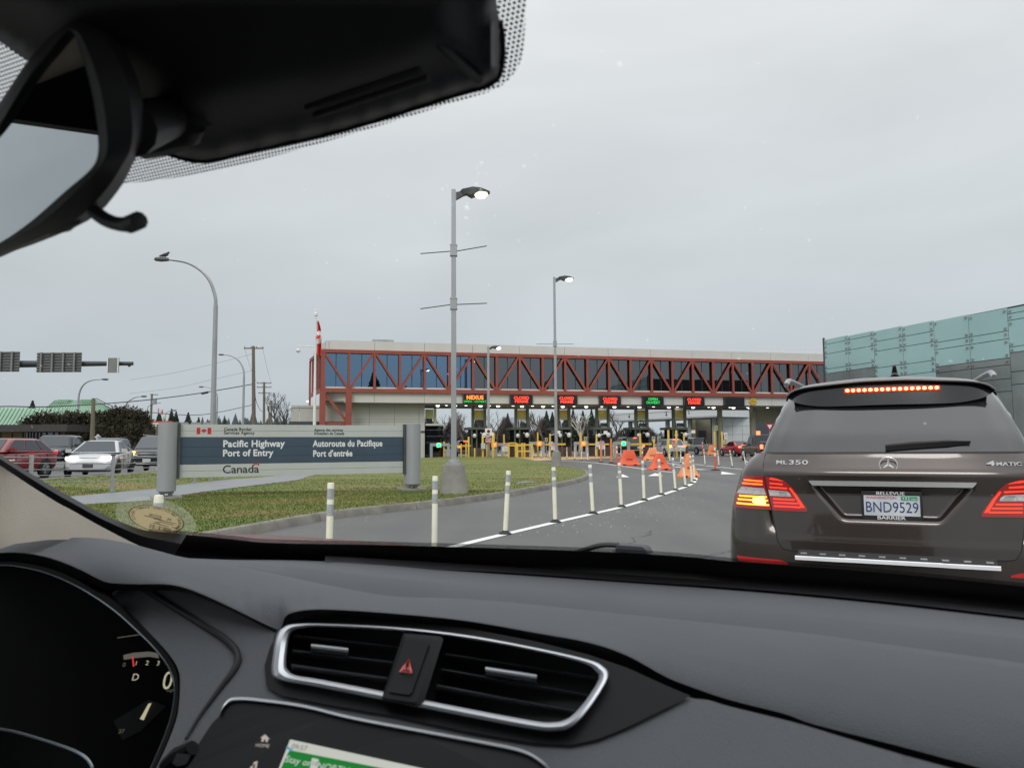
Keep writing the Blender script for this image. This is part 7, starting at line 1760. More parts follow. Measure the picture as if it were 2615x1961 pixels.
# --- sensor housing behind the mirror
HO = [(1266, -140), (1268, 0), (1282, 101), (1279, 171), (1256, 212), (1158, 244), (886, 329), (660, 382), (601, 395), (545, 409), (505, 411), (470, 405), (430, 392), (392, 375), (350, 345), (240, 262), (120, 190), (63, 152), (0, 108), (-150, 10), (-150, -140)]
HOs = [(p.x, p.y) for p in catmull(HO, 4, True)]
def hfn(x, y):
    d = edge_dist((x, y), HOs); s = sm(d / 70); p = WS(x, y, .004 + .030 * sm(d / 26) + .022 * sm((d - 30) / 150)); return p
hs_ = pxsheet(HOs, hfn, 'sensor_housing', M_HOUS, step=22)
for a_, c_ in (((782, 276), (1074, 178)), ((804, 295), (1094, 200))):
    b = MB(); p, q = WS(*a_, .0575), WS(*c_, .0575); b.tube([p, q], .0022, 6); b.build('housing_slot', M_FRIT, hs_, world=True, smooth=0)
b = MB(); b.tube(catmull([WS(980, -60, .052), WS(1130, 120, .048), WS(1225, 205, .032)], 6), .003, 6); b.build('housing_ridge', M_HOUS, hs_, world=True)
rim = [p for p in HOs]
b = MB(); b.tube([WS(x, y, .004) for x, y in HOs[6:50]], .0022, 6); b.build('housing_edge', M_PIANO, hs_, world=True)
FO = [(1345, -60), (1343, 0), (1336, 127), (1314, 186), (1266, 228), (1160, 262), (886, 347), (660, 410), (560, 432), (443, 455), (316, 470), (300, 440), (380, 355), (505, 400), (886, 318), (1158, 232), (1256, 195), (1272, 100), (1255, -60)]
pxsheet(smooth_tab(FO[:11], 3) + FO[11:], lambda x, y: WS(x, y, .001), 'dot_border', M_DOT, wsn, step=0)
pxsheet([(-150, -5), (0, 100), (75, 150), (40, 230), (-20, 300), (-150, 330)], lambda x, y: WS(x, y, .001), 'dot_border', M_DOT, wsn, step=0)
# --- raindrops
rg = random.Random(12); b = MB()
def drop(px, py, r):
    c = WS(px, py, -.0003); x = CRT; n_ = V((CFW.x * .62, CFW.y * .62, 1)).normalized(); y = n_.cross(x)
    k = 7; st_ = rg.uniform(.8, 1.5); ring = [c + x * cos(2 * pi * i / k) * r + y * sin(2 * pi * i / k) * r * st_ for i in range(k)]
    b.add(ring + [c + n_ * r * .5], [(i, (i + 1) % k, k) for i in range(k)])
for i in range(55): drop(rg.uniform(500, 2560), rg.uniform(100, 1330), rg.uniform(.0005, .0011))
for i in range(16): drop(rg.gauss(1205, 60), rg.gauss(490, 60), rg.uniform(.0004, .0009))
for px, py, r in ((1193, 531, .0022), (1191, 557, .0017), (1230, 416, .0014), (1338, 424, .0014), (1583, 165, .0016), (1130, 483, .0014), (1217, 470, .0012)): drop(px, py, r)
for i in range(30): drop(rg.uniform(0, 420), rg.uniform(900, 1200), rg.uniform(.0006, .0015))
md = bpy.data.materials.new('rain_drop'); md.use_nodes = True; nt = md.node_tree; N = nt.nodes; N.remove(N['Principled BSDF'])
t2 = N.new('ShaderNodeBsdfTransparent'); g2 = N.new('ShaderNodeBsdfTranslucent'); g2.inputs['Color'].default_value = (1, 1, 1, 1); mx = N.new('ShaderNodeMixShader'); mx.inputs[0].default_value = .33
nt.links.new(t2.outputs[0], mx.inputs[1]); nt.links.new(g2.outputs[0], mx.inputs[2]); nt.links.new(mx.outputs[0], N['Material Output'].inputs['Surface'])
o = b.build('raindrops', md, wsn, world=True); o['kind'] = 'stuff'
# --- dashboard pads
TB = smooth_tab([(-120, 1412), (-60, 1400), (0, 1391), (41, 1379), (122, 1369), (203, 1367.5), (260, 1372), (325, 1383), (407, 1404), (460, 1418), (529, 1430), (600, 1443), (700, 1462), (820, 1487), (993, 1518), (1130, 1523), (1278, 1532), (1500, 1554.5), (2004, 1607), (2205, 1633), (2615, 1690), (2850, 1724), (3400, 1800)], 4)
FB = smooth_tab([(-120, 1436), (-60, 1420), (0, 1411), (65, 1412), (134, 1426), (203, 1453), (252, 1478), (285, 1488), (358, 1491), (420, 1491), (468, 1499), (529, 1522), (610, 1560), (690, 1599), (716, 1606), (723, 1585), (735, 1568), (781, 1557), (853, 1556), (1007, 1566), (1188, 1584), (1368, 1615), (1504, 1640), (1601, 1673), (1702, 1728), (1782, 1759), (1863, 1786), (2004, 1822), (2080, 1849), (2300, 1905), (2508, 1961), (2700, 2015), (2850, 2060), (3400, 2230)], 4)
GB = smooth_tab([(-120, 1458), (-60, 1440), (0, 1430), (73, 1434), (163, 1458), (230, 1488), (270, 1503), (330, 1507), (380, 1504), (470, 1510), (529, 1532), (610, 1570), (690, 1610), (716, 1622), (723, 1606), (735, 1592), (781, 1580), (871, 1578), (1007, 1586), (1188, 1606), (1368, 1641), (1500, 1674), (1601, 1708), (1702, 1754), (1762, 1775), (1810, 1781), (1863, 1797), (2029, 1838), (2155, 1876), (2300, 1919), (2508, 1976), (2700, 2030), (2850, 2076), (3400, 2248)], 4)
cx = [-120 + i * 9.0 for i in range(391)]
def ycr(x): return .80 + .06 * sm(x / 900)      # crest of the near pad
PROF = [(0, 0), (.06, .09), (.25, .36), (.5, .67), (.75, .868), (.92, .969), (1, 1)]
rows = []
for f, yk in ((0, None), (.06, 0), (.25, 0), (.5, 0), (.75, 0), (.92, 0), (.97, 0), (1.0, 0)):
    r = []
    for x in cx:
        w_ = sm((f - .70) / .3); t = yat(TB, x); q = yat(FB, x) * w_ + (1 - w_) * (yat(FB, x - 90) + yat(FB, x - 45) + yat(FB, x) + yat(FB, x + 45) + yat(FB, x + 90)) / 5; yc = ycr(x) + (.731 - ycr(x)) * yat(PROF, f)
        if yk is None: r.append(U(x, t + 3, ycr(x) + .05))
        else: r.append(U(x, t + (q - t) * f, yc))
    rows.append(r)
b = MB(); b.grid(rows); dash = b.build('dashboard_pad', M_DASH, car, world=True, smooth=70)
b = MB(); gx = lambda x: yat(GB, x) + 9 * sm((x - 1500) / 300); b.grid([[U(x, yat(FB, x), .731) for x in cx], [U(x, yat(FB, x) + 2, .735) for x in cx], [U(x, gx(x) + 1, .775) for x in cx]]); b.build('dashboard_lip_shade', M_FRIT, car, world=True, smooth=20)  # black strip painted in for the shadow gap under the pad edge
# far pad behind the crest
Bc = smooth_tab([(380, 1424), (529, 1428), (600, 1429), (826, 1433), (1233, 1456.5), (1600, 1481), (1903, 1502), (2256, 1534), (2615, 1575), (2850, 1602), (3400, 1666)], 5)
Cc = smooth_tab([(380, 1425), (529, 1431), (600, 1435), (826, 1455), (1000, 1475), (1278, 1500), (1500, 1517), (2054, 1567), (2615, 1628), (2850, 1655), (3400, 1722)], 5)
cx2 = [400 + i * 20 for i in range(150)]
rows = [[U(x, yat(Bc, x) + 4, 1.10) for x in cx2], [U(x, yat(Bc, x), 1.075) for x in cx2], [U(x, yat(Bc, x) + (yat(Cc, x) - yat(Bc, x)) * .5, 1.015) for x in cx2], [U(x, yat(Cc, x) - 4, .965) for x in cx2], [U(x, yat(Cc, x) + 3, .955) for x in cx2], [U(x, yat(Cc, x) + (yat(TB, x) - yat(Cc, x)) * .5 + 4, .940) for x in cx2], [U(x, yat(TB, x) + 14, .922) for x in cx2]]
b = MB(); b.grid(rows); b.build('dashboard_far_pad', M_DASH, car, world=True, smooth=80)
# defrost slot strip on the far pad
NT = smooth_tab([(826, 1434), (860, 1445), (900, 1450.5), (1233, 1458), (1600, 1483), (1903, 1503), (2256, 1535), (2615, 1576), (2850, 1603)], 4)
b = MB(); cx3 = [830 + i * 20 for i in range(101)]; b.grid([[U(x, yat(Bc, x) - 14, 1.09) for x in cx3], [U(x, yat(NT, x), 1.055) for x in cx3]]); b.build('defrost_strip', M_FRIT, car, world=True)
# cowl between glass and pad
b = MB(); cx4 = [300 + i * 20 for i in range(155)]; b.grid([[U(x, yat(Bc, x) + 6 if x > 400 else 1440, 1.11) for x in cx4], [WS(x, yat(EAs, x) + 40, .001) for x in cx4]]); b.build('dashboard_cowl', M_FRIT, car, world=True)
VO = [(693, 1716), (697, 1667), (706, 1621.5), (722, 1601), (749, 1592), (826, 1591), (1007, 1600), (1188, 1620), (1368, 1653), (1504, 1684), (1542, 1702), (1554, 1721), (1545, 1748), (1513, 1798), (1481, 1838), (1454, 1859), (1427, 1865.6), (1368, 1863), (1188, 1829), (1007, 1793), (826, 1757), (736, 1741), (704, 1732)]
VI = [(729, 1694), (733, 1650), (739, 1624), (751, 1609), (775, 1603), (826, 1600), (1007, 1609), (1188, 1630), (1368, 1662), (1490, 1692), (1522, 1713), (1530, 1727), (1521, 1750), (1490, 1796), (1462, 1826), (1441, 1839), (1415, 1844), (1365, 1841), (1188, 1808), (1007, 1771), (826, 1736), (756, 1724), (734, 1711)]
o_ = [p for p in catmull(VO, 5, True)]; i_ = [p for p in catmull(VI, 5, True)]
VHOLE = [(a.x * .7 + c.x * .3, a.y * .7 + c.y * .3) for a, c in zip(o_, i_)]
# --- fascia below the pads
BZ = smooth_tab([(284, 1518), (325, 1558), (391, 1624), (435, 1674), (456, 1711), (460, 1747), (456, 1808), (446, 1850), (418, 1920), (380, 2000), (360, 2060)], 4)
def yfas(x, y): return .785 - .00046 * (y - 1500)
fp_ = BZ + [(3380, 2330)] + [(x, y - 2 + 8 * sm((x - 1500) / 300)) for x, y in GB[::-1] if x > 300]
pxsheet(fp_, lambda x, y: U(x, y, yfas(x, y)), 'fascia', M_DASH, step=34, smooth=70, hole=VHOLE)
# seam groove's shadow painted as a black strip along the curved driver-side panel edge
SG = smooth_tab([Zc(p) for p in ((890, 492), (930, 515), (1050, 590), (1200, 680), (1300, 742), (1400, 805), (1465, 865), (1492, 915), (1488, 970), (1450, 1035), (1390, 1110), (1330, 1190), (1250, 1300), (1165, 1440))], 4)
b = MB()
pts = [U(x, y, yfas(x, y) - .003) for x, y in SG]; b.tube(pts, [.0042 if i < len(pts) * .55 else .0042 * (1 - (i / len(pts) - .55) * 1.9) + .0006 for i in range(len(pts))], 8); b.build('fascia_seam_shade', M_DASHB, car, world=True)
b = MB(); b.grid([[U(x, yat(TB, x) + 30, .96) for x in cx[::6]], [U(x, 2080, .90) for x in cx[::6]]]); b.build('dash_light_block', M_DASHB, car, world=True)  # added dark sheet, stops outside light leaking past the cluster hood
# --- instrument cluster
clp = [(-120, 1470)] + [(x, y - 6) for x, y in GB if -100 < x < 300] + BZ + [(-120, 2060)]
cl_ = pxsheet(clp, lambda x, y: U(x, y, .86), 'instrument_cluster', pm('cluster_black', (.0025, .0025, .003), rough=.7, var=.1, spec=.04), step=80, smooth=0)
CHR = smooth_tab([Zc(p) for p in ((-200, 380), (-80, 352), (0, 348), (120, 357), (300, 400), (500, 490), (700, 620), (850, 750), (980, 880), (1060, 990), (1095, 1100), (1090, 1220), (1050, 1380), (950, 1620), (880, 1760))], 5)
OUTR = smooth_tab([(-120, 1466), (-60, 1442), (0, 1430)] + [(73, 1434), (163, 1458), (240, 1500)] + [(p[0], p[1]) for p in BZ[::4]], 3)
n_ = 70; A_ = resample(OUTR, n_); B_ = resample(CHR, n_)
b = MB(); b.grid([[U(p.x, p.y, .745) for p in A_], [U(p.x * .7 + q.x * .3, p.y * .7 + q.y * .3, .732) for p, q in zip(A_, B_)], [U(q.x, q.y, .758) for q in B_], [U(q.x - 3, q.y + 3, .86) for q in B_]]); b.build('cluster_hood', M_PIANO, cl_, world=True, smooth=60)
b = MB(); b.tube([U(x, y, .757) for x, y in CHR], .0011, 6); b.build('cluster_ring', pm('ring_pale', (.40, .46, .50), rough=.3, metal=.5), cl_, world=True)
M_DIG = pm('digit_cream', (.2, .19, .13), rough=.6, emit=(1.0, .92, .62), estr=.42); M_DIGD = pm('digit_dim', (.1, .1, .08), rough=.6, emit=(.8, .75, .6), estr=.10)
def utext(s_, p, px_h, mat, yc, parent, ang=0.0, shear=0.0, off=0.0, sx=1.0, align='CENTER'):
    c = radians(ang); o = U(p[0], p[1], yc); ex = U(p[0] + 10 * cos(c), p[1] + 10 * sin(c), yc) - o; ey = U(p[0] + 10 * sin(c) + shear * 10, p[1] - 10 * cos(c), yc) - o
    k = px_h / .72
    vs, fs = text_mesh(s_, 0.0, off, align, 1.0, 'CENTER'); b = MB(); b.add([o + ex * (v[0] * k * sx / 10) + ey * (v[1] * k / 10) for v in vs], fs); return b.build('lettering', mat, parent, world=True, smooth=0)
for s_, p, h, mat in (('0', (317, 1697), 11, M_DIGD), ('1', (348, 1693), 11, M_DIG), ('2', (376, 1692.5), 12, M_DIG), ('3', (404, 1693), 12, M_DIG), ('D', (346, 1729), 18, M_DIG)): utext(s_, p, h, mat, .855, cl_, 0, .25)
utext('0', (428, 1739), 48, M_DIG, .856, cl_, 0, .2, sx=.8); utext('mph', (435, 1762), 8, M_DIGD, .855, cl_); utext('37', (310, 1867), 11, M_DIGD, .855, cl_, 0, .2)
pxsheet([(315, 1672), (340, 1666), (380, 1663), (404, 1667), (406, 1680), (380, 1676), (340, 1680), (316, 1684)], lambda x, y: U(x, y, .855), 'tacho_scale', M_DIGD, cl_, step=0)
pxsheet([(337, 1676), (340, 1675), (343.5, 1701), (339.5, 1701)], lambda x, y: U(x, y, .853), 'tacho_needle', pm('needle_red', (.3, .02, .02), emit=(1, .06, .04), estr=.6), cl_, step=0)
pxsheet([(379, 1796), (387, 1794), (367, 1838), (357, 1835)], lambda x, y: U(x, y, .853), 'fuel_bar', M_DIG, cl_, step=0)
b = MB(); b.tube([U(x, y, .85) for x, y in smooth_tab([(300, 1628), (326, 1624), (356, 1620)], 4)], .0006, 5); b.build('tacho_arc', M_DIGD, cl_, world=True)
pxsheet([(312, 1889), (290, 1840), (380, 1785), (425, 1802), (360, 1865)], lambda x, y: U(x, y, .858), 'cluster_lens', pm('cluster_lens_grey', (.010, .0105, .012), rough=.5, spec=.1), cl_, step=0)
# steering column shroud
SHL = smooth_tab([(-120, 1845), (0, 1861), (61, 1874), (163, 1906), (210, 1927), (232, 1951), (237, 1975), (236, 2040)], 5)
sh_ = pxsheet(SHL + [(-120, 2060)], lambda x, y: U(x, y, .60), 'column_shroud', M_DASHB, step=40)
b = MB(); b.tube([U(x, y, .597) for x, y in SHL], .0016, 6); b.build('shroud_trim', pm('shroud_chrome', (.30, .34, .37), rough=.3, metal=.7), sh_, world=True)
b = MB(); b.tube([U(x, y, .545) for x, y in ((430, 1960), (462, 1932), (492, 1908))], [.010, .011, .007], 10); kn = b.build('stalk_knob', M_PIANO, car, world=True)
pxsheet([(440, 1948), (452, 1922), (488, 1926), (476, 1950), (452, 1956)], lambda x, y: U(x, y, .53), 'knob_face', M_DASH, kn, step=0)
# --- vents
VSU = [(675, 1700), (681, 1753), (718, 1775), (835, 1798), (1007, 1827), (1188, 1866), (1368, 1897), (1459, 1901), (1527, 1886), (1600, 1857), (1700, 1808), (1764, 1776), (1702, 1750), (1601, 1704), (1500, 1670), (1368, 1637), (1188, 1602), (1007, 1582), (871, 1574), (781, 1576), (735, 1588), (712, 1612), (690, 1650)]
def yv(x, y): return yfas(x, y)
vs_ = pxsheet(VSU, lambda x, y: U(x, y, yv(x, y) - .005), 'vent_surround', M_PIANO, step=0, smooth=50, hole=VHOLE)
def lp(f, dy): return [U(a.x + (c.x - a.x) * f, a.y + (c.y - a.y) * f, yv(a.x, a.y) + dy) for a, c in zip(o_, i_)]
b = MB(); b.band(lp(0, -.004), lp(.15, -.014)); b.band(lp(.15, -.014), lp(.5, -.016)); b.band(lp(.5, -.016), lp(.85, -.010)); b.band(lp(.85, -.010), lp(1.0, .004)); b.band(lp(1.0, .004), lp(1.05, .05))
vent = b.build('air_vent', M_SILV, car, world=True, smooth=70)
b = MB(); b.band(lp(.02, -.0055), lp(-.12, -.0055)); b.band(lp(-.12, -.0055), lp(-.16, .0)); b.build('vent_gasket', M_DASHB, vent, world=True)
pxsheet([(p.x, p.y) for p in i_], lambda x, y: U(x, y, yv(x, y) + .045), 'vent_cavity', pm('cavity_black', (.004, .004, .004), rough=.8), vent, step=60)
M_SLAT = pm('slat_black', (.035, .035, .038), rough=.33, var=.1)
for a_, c_ in (((330, 488), (925, 556)), ((325, 574), (890, 642)), ((318, 656), (860, 730)), ((1185, 593), (2035, 727)), ((1165, 680), (1995, 826)), ((1140, 770), (1915, 916))):
    a_, c_ = Z7(a_), Z7(c_); b = MB(); rows = []
    for dy, h in ((.006, -1.5), (.004, 1.0), (.006, 4.5), (.040, 16), (.040, 12)):
        rows.append([U(a_[0] + (c_[0] - a_[0]) * i / 8, a_[1] + (c_[1] - a_[1]) * i / 8 + h, yv(a_[0], a_[1]) + dy) for i in range(9)])
    b.grid(rows); b.build('vent_slat', M_SLAT, vent, world=True, smooth=30)
for a_, c_ in (((430, 548), (640, 572)), ((1415, 678), (1705, 722))):
    a_, c_ = Z7(a_), Z7(c_); rows = []; b = MB()
    for dy, h in ((.002, -4), (-.005, -4.5), (-.008, 0), (-.006, 5.5), (.002, 6)): rows.append([U(a_[0] + (c_[0] - a_[0]) * i / 6, a_[1] + (c_[1] - a_[1]) * i / 6 + h, yv(a_[0], a_[1]) + dy) for i in range(7)])
    b.grid(rows); b.poly([r[0] for r in rows]); b.poly([r[-1] for r in rows][::-1]); tb = b.build('vent_tab', M_SILV, vent, world=True, smooth=40)
    b = MB(); rows = []
    for dy, h in ((-.005, 6), (-.003, 14), (.008, 17)): rows.append([U(a_[0] + (c_[0] - a_[0]) * i / 6, a_[1] + (c_[1] - a_[1]) * i / 6 + h, yv(a_[0], a_[1]) + dy) for i in range(7)])
    b.grid(rows); b.build('tab_base', M_SLAT, vent, world=True)
HB = [Z7(p) for p in ((952, 478), (1160, 496), (1178, 510), (1062, 880), (1035, 892), (838, 862), (828, 848))]; HB2 = [Z7(p) for p in ((962, 500), (1130, 516), (1140, 524), (1030, 858), (1010, 868), (850, 845), (842, 836))]
b = MB(); L0 = [U(x, y, yv(x, y) + .02) for x, y in HB]; L1 = [U(x, y, yv(x, y) - .020) for x, y in HB]; L2 = [U(x, y, yv(x, y) - .024) for x, y in HB2]
b.band(L0, L1); b.band(L1, L2); b.poly(L2); hz = b.build('hazard_switch', M_PIANO, car, world=True, smooth=30)
BT = [Z7(p) for p in ((968, 513), (1082, 527), (1096, 540), (1000, 812), (982, 826), (872, 810), (866, 796), (955, 522))]
b = MB(); L1 = [U(x, y, yv(x, y) - .0246) for x, y in BT]; L2 = [U(x + (1005 - x) * .05, y + (1700 - y) * .03, yv(x, y) - .0275) for x, y in BT]; b.band(L1, [U(x, y, yv(x, y) - .0265) for x, y in BT]); pxsheet(BT, lambda x, y: U(x, y, yv(x, y) - .0265), 'button_face', _mats.get('button_black') or M_PIANO, hz, step=12); b.build('switch_button', pm('button_black', (.014, .014, .016), rough=.45, spec=.3), hz, world=True, smooth=30)
TR = [Z7(p) for p in ((985, 620), (925, 697), (1002, 706))]; g_ = (sum(p[0] for p in TR) / 3, sum(p[1] for p in TR) / 3)
def trs(f): return [U(g_[0] + (x - g_[0]) * f, g_[1] + (y - g_[1]) * f, yv(x, y) - .0290) for x, y in TR]
M_HAZ = pm('hazard_red', (.75, .13, .12), rough=.5, var=.05)
b = MB(); b.band(resample(trs(1) + trs(1)[:1], 31)[:-1], resample(trs(.60) + trs(.60)[:1], 31)[:-1]); b.band(resample(trs(.42) + trs(.42)[:1], 31)[:-1], resample(trs(.2) + trs(.2)[:1], 31)[:-1]); b.build('hazard_triangle', M_HAZ, hz, world=True, smooth=0)
# --- touch screen
SLN = smooth_tab([(560, 1822), (570, 1803), (584, 1789), (602, 1784), (651, 1786), (773, 1802.5), (900, 1833), (1097, 1870), (1278, 1904), (1341, 1920), (1377, 1940), (1400, 1962), (1416, 1995), (1420, 2040)], 5)
SBK = [(x, y + 5) for x, y in SLN] + [(420, 2060), (468, 1959), (504, 1902), (540, 1848)]
def ysn(x, y): return yfas(x, y) - .012
sc_ = pxsheet(SBK, lambda x, y: U(x, y, ysn(x, y)), 'touchscreen', pm('screen_black', (.004, .004, .005), rough=.4, var=.05, spec=.08), step=0, smooth=0)
b = MB(); n_ = len(SLN); rows = []
for dy, h in ((.004, -5), (-.004, -3), (-.005, 2), (.002, 6)): rows.append([U(x, y + h * min(1, i / 8), ysn(x, y) + dy) for i, (x, y) in enumerate(SLN)])
b.grid(rows); b.build('screen_trim', M_SILV, sc_, world=True, smooth=60)
pm_e = lambda n, c, s: pm(n, (.02, .02, .02), rough=.4, emit=c, estr=s, var=.02)
MW_ = pm_e('map_white', (.86, .88, .80), .62); MGN = pm_e('map_green', (.02, .34, .05), .55); MTX = pm_e('map_text_white', (.9, .95, .9), .62); MTD = pm_e('map_text_dark', (.15, .15, .15), .5); MTO = pm_e('icon_cream', (.9, .82, .75), .5)
yS = .538
pxsheet([(741, 1887), (1079, 1961), (1300, 2012), (1290, 2060), (660, 2060), (712, 1961)], lambda x, y: U(x, y, yS), 'map_view', MW_, sc_, step=0)
pxsheet([(742, 1913), (750, 1916), (980, 1961), (1200, 2006), (1190, 2060), (690, 2060), (712, 1972), (737, 1918)], lambda x, y: U(x, y, yS - .0006), 'map_banner', MGN, sc_, step=0)
pxsheet([(733, 1903), (747, 1914), (744, 1918), (730, 1908)], lambda x, y: U(x, y, yS - .0009), 'map_route', pm_e('map_blue', (.1, .45, .8), .6), sc_, step=0)
utext('09:57', (764, 1908), 13, MTD, yS - .001, sc_, 10, .25); utext('Stay on', (763, 1943), 17, MTX, yS - .001, sc_, 10, .22); utext('NORTH', (850, 1961), 17, MTX, yS - .001, sc_, 10, .22)
pxsheet([(797, 1934), (814, 1938), (808, 1964), (791, 1960)], lambda x, y: U(x, y, yS - .0011), 'route_shield', MW_, sc_, step=0); utext('15', (803, 1949), 11, MTD, yS - .0016, sc_, 10, .2)
utext('HOME', (670, 1903), 9, MTO, yS, sc_, 4, .2)
pxsheet([(677, 1874), (689, 1886), (685, 1886), (683, 1894), (678, 1893), (679, 1888), (674, 1887), (673, 1893), (667, 1892), (669, 1884), (665, 1883)], lambda x, y: U(x, y, yS), 'home_icon', MTO, sc_, step=0)
pxsheet([(648, 1945), (658, 1942), (655, 1962), (650, 1962), (652, 1949), (648, 1950), (645, 1961), (638, 1961), (640, 1956), (645, 1955)], lambda x, y: U(x, y, yS), 'music_icon', MTO, sc_, step=0)
# --- left windscreen pillar
LB = [(-150, 1098), (-60, 1150), (0, 1188), (72, 1236), (145, 1282), (179, 1300), (260, 1345), (346, 1389), (395, 1408), (440, 1425)]
def ypl(x): return .70 + .36 * sm((x + 60) / 640)
pxsheet(smooth_tab(LB, 4) + [(440, 1440), (325, 1394), (260, 1381), (203, 1377), (122, 1378), (41, 1388), (0, 1400), (-60, 1408), (-150, 1420)], lambda x, y: U(x, y, ypl(x) - .0001 * (y - 1200)), 'pillar_trim', M_BEIGE, step=40)
UPp = [(p[0], p[1] - 1) for p in EAs if p[0] < 480]
b = MB(); LBs = resample(smooth_tab(LB, 4), 40); UPs = resample(UPp, 40)
b.grid([[U(p.x, p.y, ypl(p.x) + .03) for p in UPs], [U(p.x * .6 + q.x * .4, p.y * .6 + q.y * .4, ypl(p.x) - .004) for p, q in zip(UPs, LBs)], [U(q.x, q.y + 3, ypl(q.x) + .012) for q in LBs]]); b.build('pillar_seal', M_DASHB, car, world=True)
# --- rear view mirror
mn = (CRT * -.25 + CFW * -.95 + V((0, 0, -.33))).normalized(); mo = U(150, 430, .30)
def MP(x, y, off=0.0):
    r = ray(x, y); t = (mo + mn * off - CAM).dot(mn) / r.dot(mn); return CAM + r * t
GI = [(-70, 440), (0, 330), (75, 207), (131, 135), (172, 82), (185, 84), (195, 103), (215, 167), (235, 247), (250, 350), (247, 406), (223, 441), (171, 485), (80, 565), (0, 620), (-70, 650)]
GO = [(-90, 390), (0, 262), (66, 163), (110, 112), (164, 66), (205, 58), (262, 78), (318, 130), (356, 215), (368, 318), (360, 378), (338, 422), (300, 490), (223, 565), (40, 640), (-90, 668)]
gi = catmull(GI, 4, True); go = catmull(GO, 4, True)
b = MB(); R0 = [MP(p.x, p.y, .0) for p in gi]; R1 = [MP(p.x * .8 + q.x * .2, p.y * .8 + q.y * .2, .004) for p, q in zip(gi, go)]; R2 = [MP(p.x * .25 + q.x * .75, p.y * .25 + q.y * .75, -.008) for p, q in zip(gi, go)]; R3 = [MP(q.x, q.y, -.026) for q in go]; R4 = [MP(q.x * .93 + 8, q.y * .93 + 22, -.050) for q in go]
for a_, c_ in ((R0, R1), (R1, R2), (R2, R3), (R3, R4)): b.band(a_, c_)
b.poly(R4); mr = b.build('rear_view_mirror', M_HOUS, car, world=True, smooth=60)
mg = bpy.data.materials.new('mirror_silver'); mg.use_nodes = True; bn = mg.node_tree.nodes['Principled BSDF']; bn.inputs['Metallic'].default_value = 1; bn.inputs['Roughness'].default_value = .01
nzm = mg.node_tree.nodes.new('ShaderNodeTexNoise'); nzm.inputs['Scale'].default_value = 3; rpm = mg.node_tree.nodes.new('ShaderNodeValToRGB'); rpm.color_ramp.elements[0].color = (.50, .52, .52, 1); rpm.color_ramp.elements[1].color = (.54, .56, .56, 1)
mg.node_tree.links.new(nzm.outputs['Fac'], rpm.inputs['Fac']); mg.node_tree.links.new(rpm.outputs['Color'], bn.inputs['Base Color'])
b = MB(); b.poly([MP(p.x, p.y, .0005) for p in gi]); b.build('mirror_glass', mg, mr, world=True, smooth=0)
b = MB(); b.tube(catmull([MP(240, 540, -.012), MP(268, 560, -.012), MP(300, 572, -.012), MP(330, 573, -.012), MP(348, 566, -.012), MP(356, 562, -.012)], 4), [.0045] * 12 + [.0055] * 8 + [.003], 10); b.build('mirror_lever', M_HOUS, mr, world=True)
b = MB(); b.tube([MP(330, 330, -.02), WS(430, 300, .05), WS(520, 250, .03)], [.016, .014, .02], 12); b.tube([WS(365, 365, .04), WS(430, 352, .045), WS(480, 335, .045), WS(497, 315, .045)], [.012, .012, .011, .008], 10); b.build('mirror_stem', M_HOUS, mr, world=True)
b = MB(); q = [MP(130, 590, -.012), MP(165, 575, -.012), MP(195, 562, -.012)]; b.tube(q, [.003, .005, .003], 8); b.build('mirror_button', M_FRIT, mr, world=True)
# --- bonnet and wiper
HT = smooth_tab([(430, 1359), (480, 1361), (610, 1363), (700, 1367), (842, 1375), (1004, 1386), (1080, 1396)], 4)
M_MAROON = pm('paint_maroon', (.11, .008, .012), rough=.38, metal=.2, coat=.25, var=.06)
b = MB(); b.grid([[U(x, y + 26, 1.32) for x, y in HT], [U(x, y + 8, 1.45) for x, y in HT], [U(x, y, 1.65) for x, y in HT], [U(x, y + 1, 1.9) for x, y in HT], [U(x, y + 22, 2.1) for x, y in HT]]); b.build('bonnet', M_MAROON, car, world=True, smooth=70)
b = MB(); b.tube(catmull([U(x, y, 1.24) for x, y in ((1470, 1412), (1497, 1402), (1526, 1393.5), (1550, 1391), (1580, 1392))], 4), .0045, 8); wpr = b.build('wiper', M_TRIM, car, world=True)
b = MB(); b.prism([U(x, y, 1.23) for x, y in ((1573, 1391), (1640, 1396), (1648, 1402), (1656, 1416), (1570, 1414))], CFW * .03); b.build('wiper_pivot', pm('pivot_grey', (.05, .052, .06), rough=.55), wpr, world=True)
# --- round sticker on the glass, read from inside so its writing is mirrored
sc0 = (399, 1325); sa, sb_, sang = 71.0, 31.0, radians(13)
def EL(u, v, f=1.0, off=.0026):
    x = u * sa * f; y = v * sb_ * f; return WS(sc0[0] + x * cos(sang) - y * sin(sang), sc0[1] + x * sin(sang) + y * cos(sang), off)
mf = bpy.data.materials.new('sticker_film'); mf.use_nodes = True; nt = mf.node_tree; N = nt.nodes; N.remove(N['Principled BSDF']); t2 = N.new('ShaderNodeBsdfTransparent'); d2 = N.new('ShaderNodeBsdfTranslucent'); d2.inputs['Color'].default_value = (.55, .58, .48, 1); mx = N.new('ShaderNodeMixShader'); mx.inputs[0].default_value = .17
nt.links.new(t2.outputs[0], mx.inputs[1]); nt.links.new(d2.outputs[0], mx.inputs[2]); nt.links.new(mx.outputs[0], N['Material Output'].inputs['Surface'])
ms = bpy.data.materials.new('sticker_tan'); ms.use_nodes = True; nt = ms.node_tree; N = nt.nodes; N.remove(N['Principled BSDF']); t2 = N.new('ShaderNodeBsdfDiffuse'); d2 = N.new('ShaderNodeBsdfTranslucent'); mx = N.new('ShaderNodeMixShader'); mx.inputs[0].default_value = .6
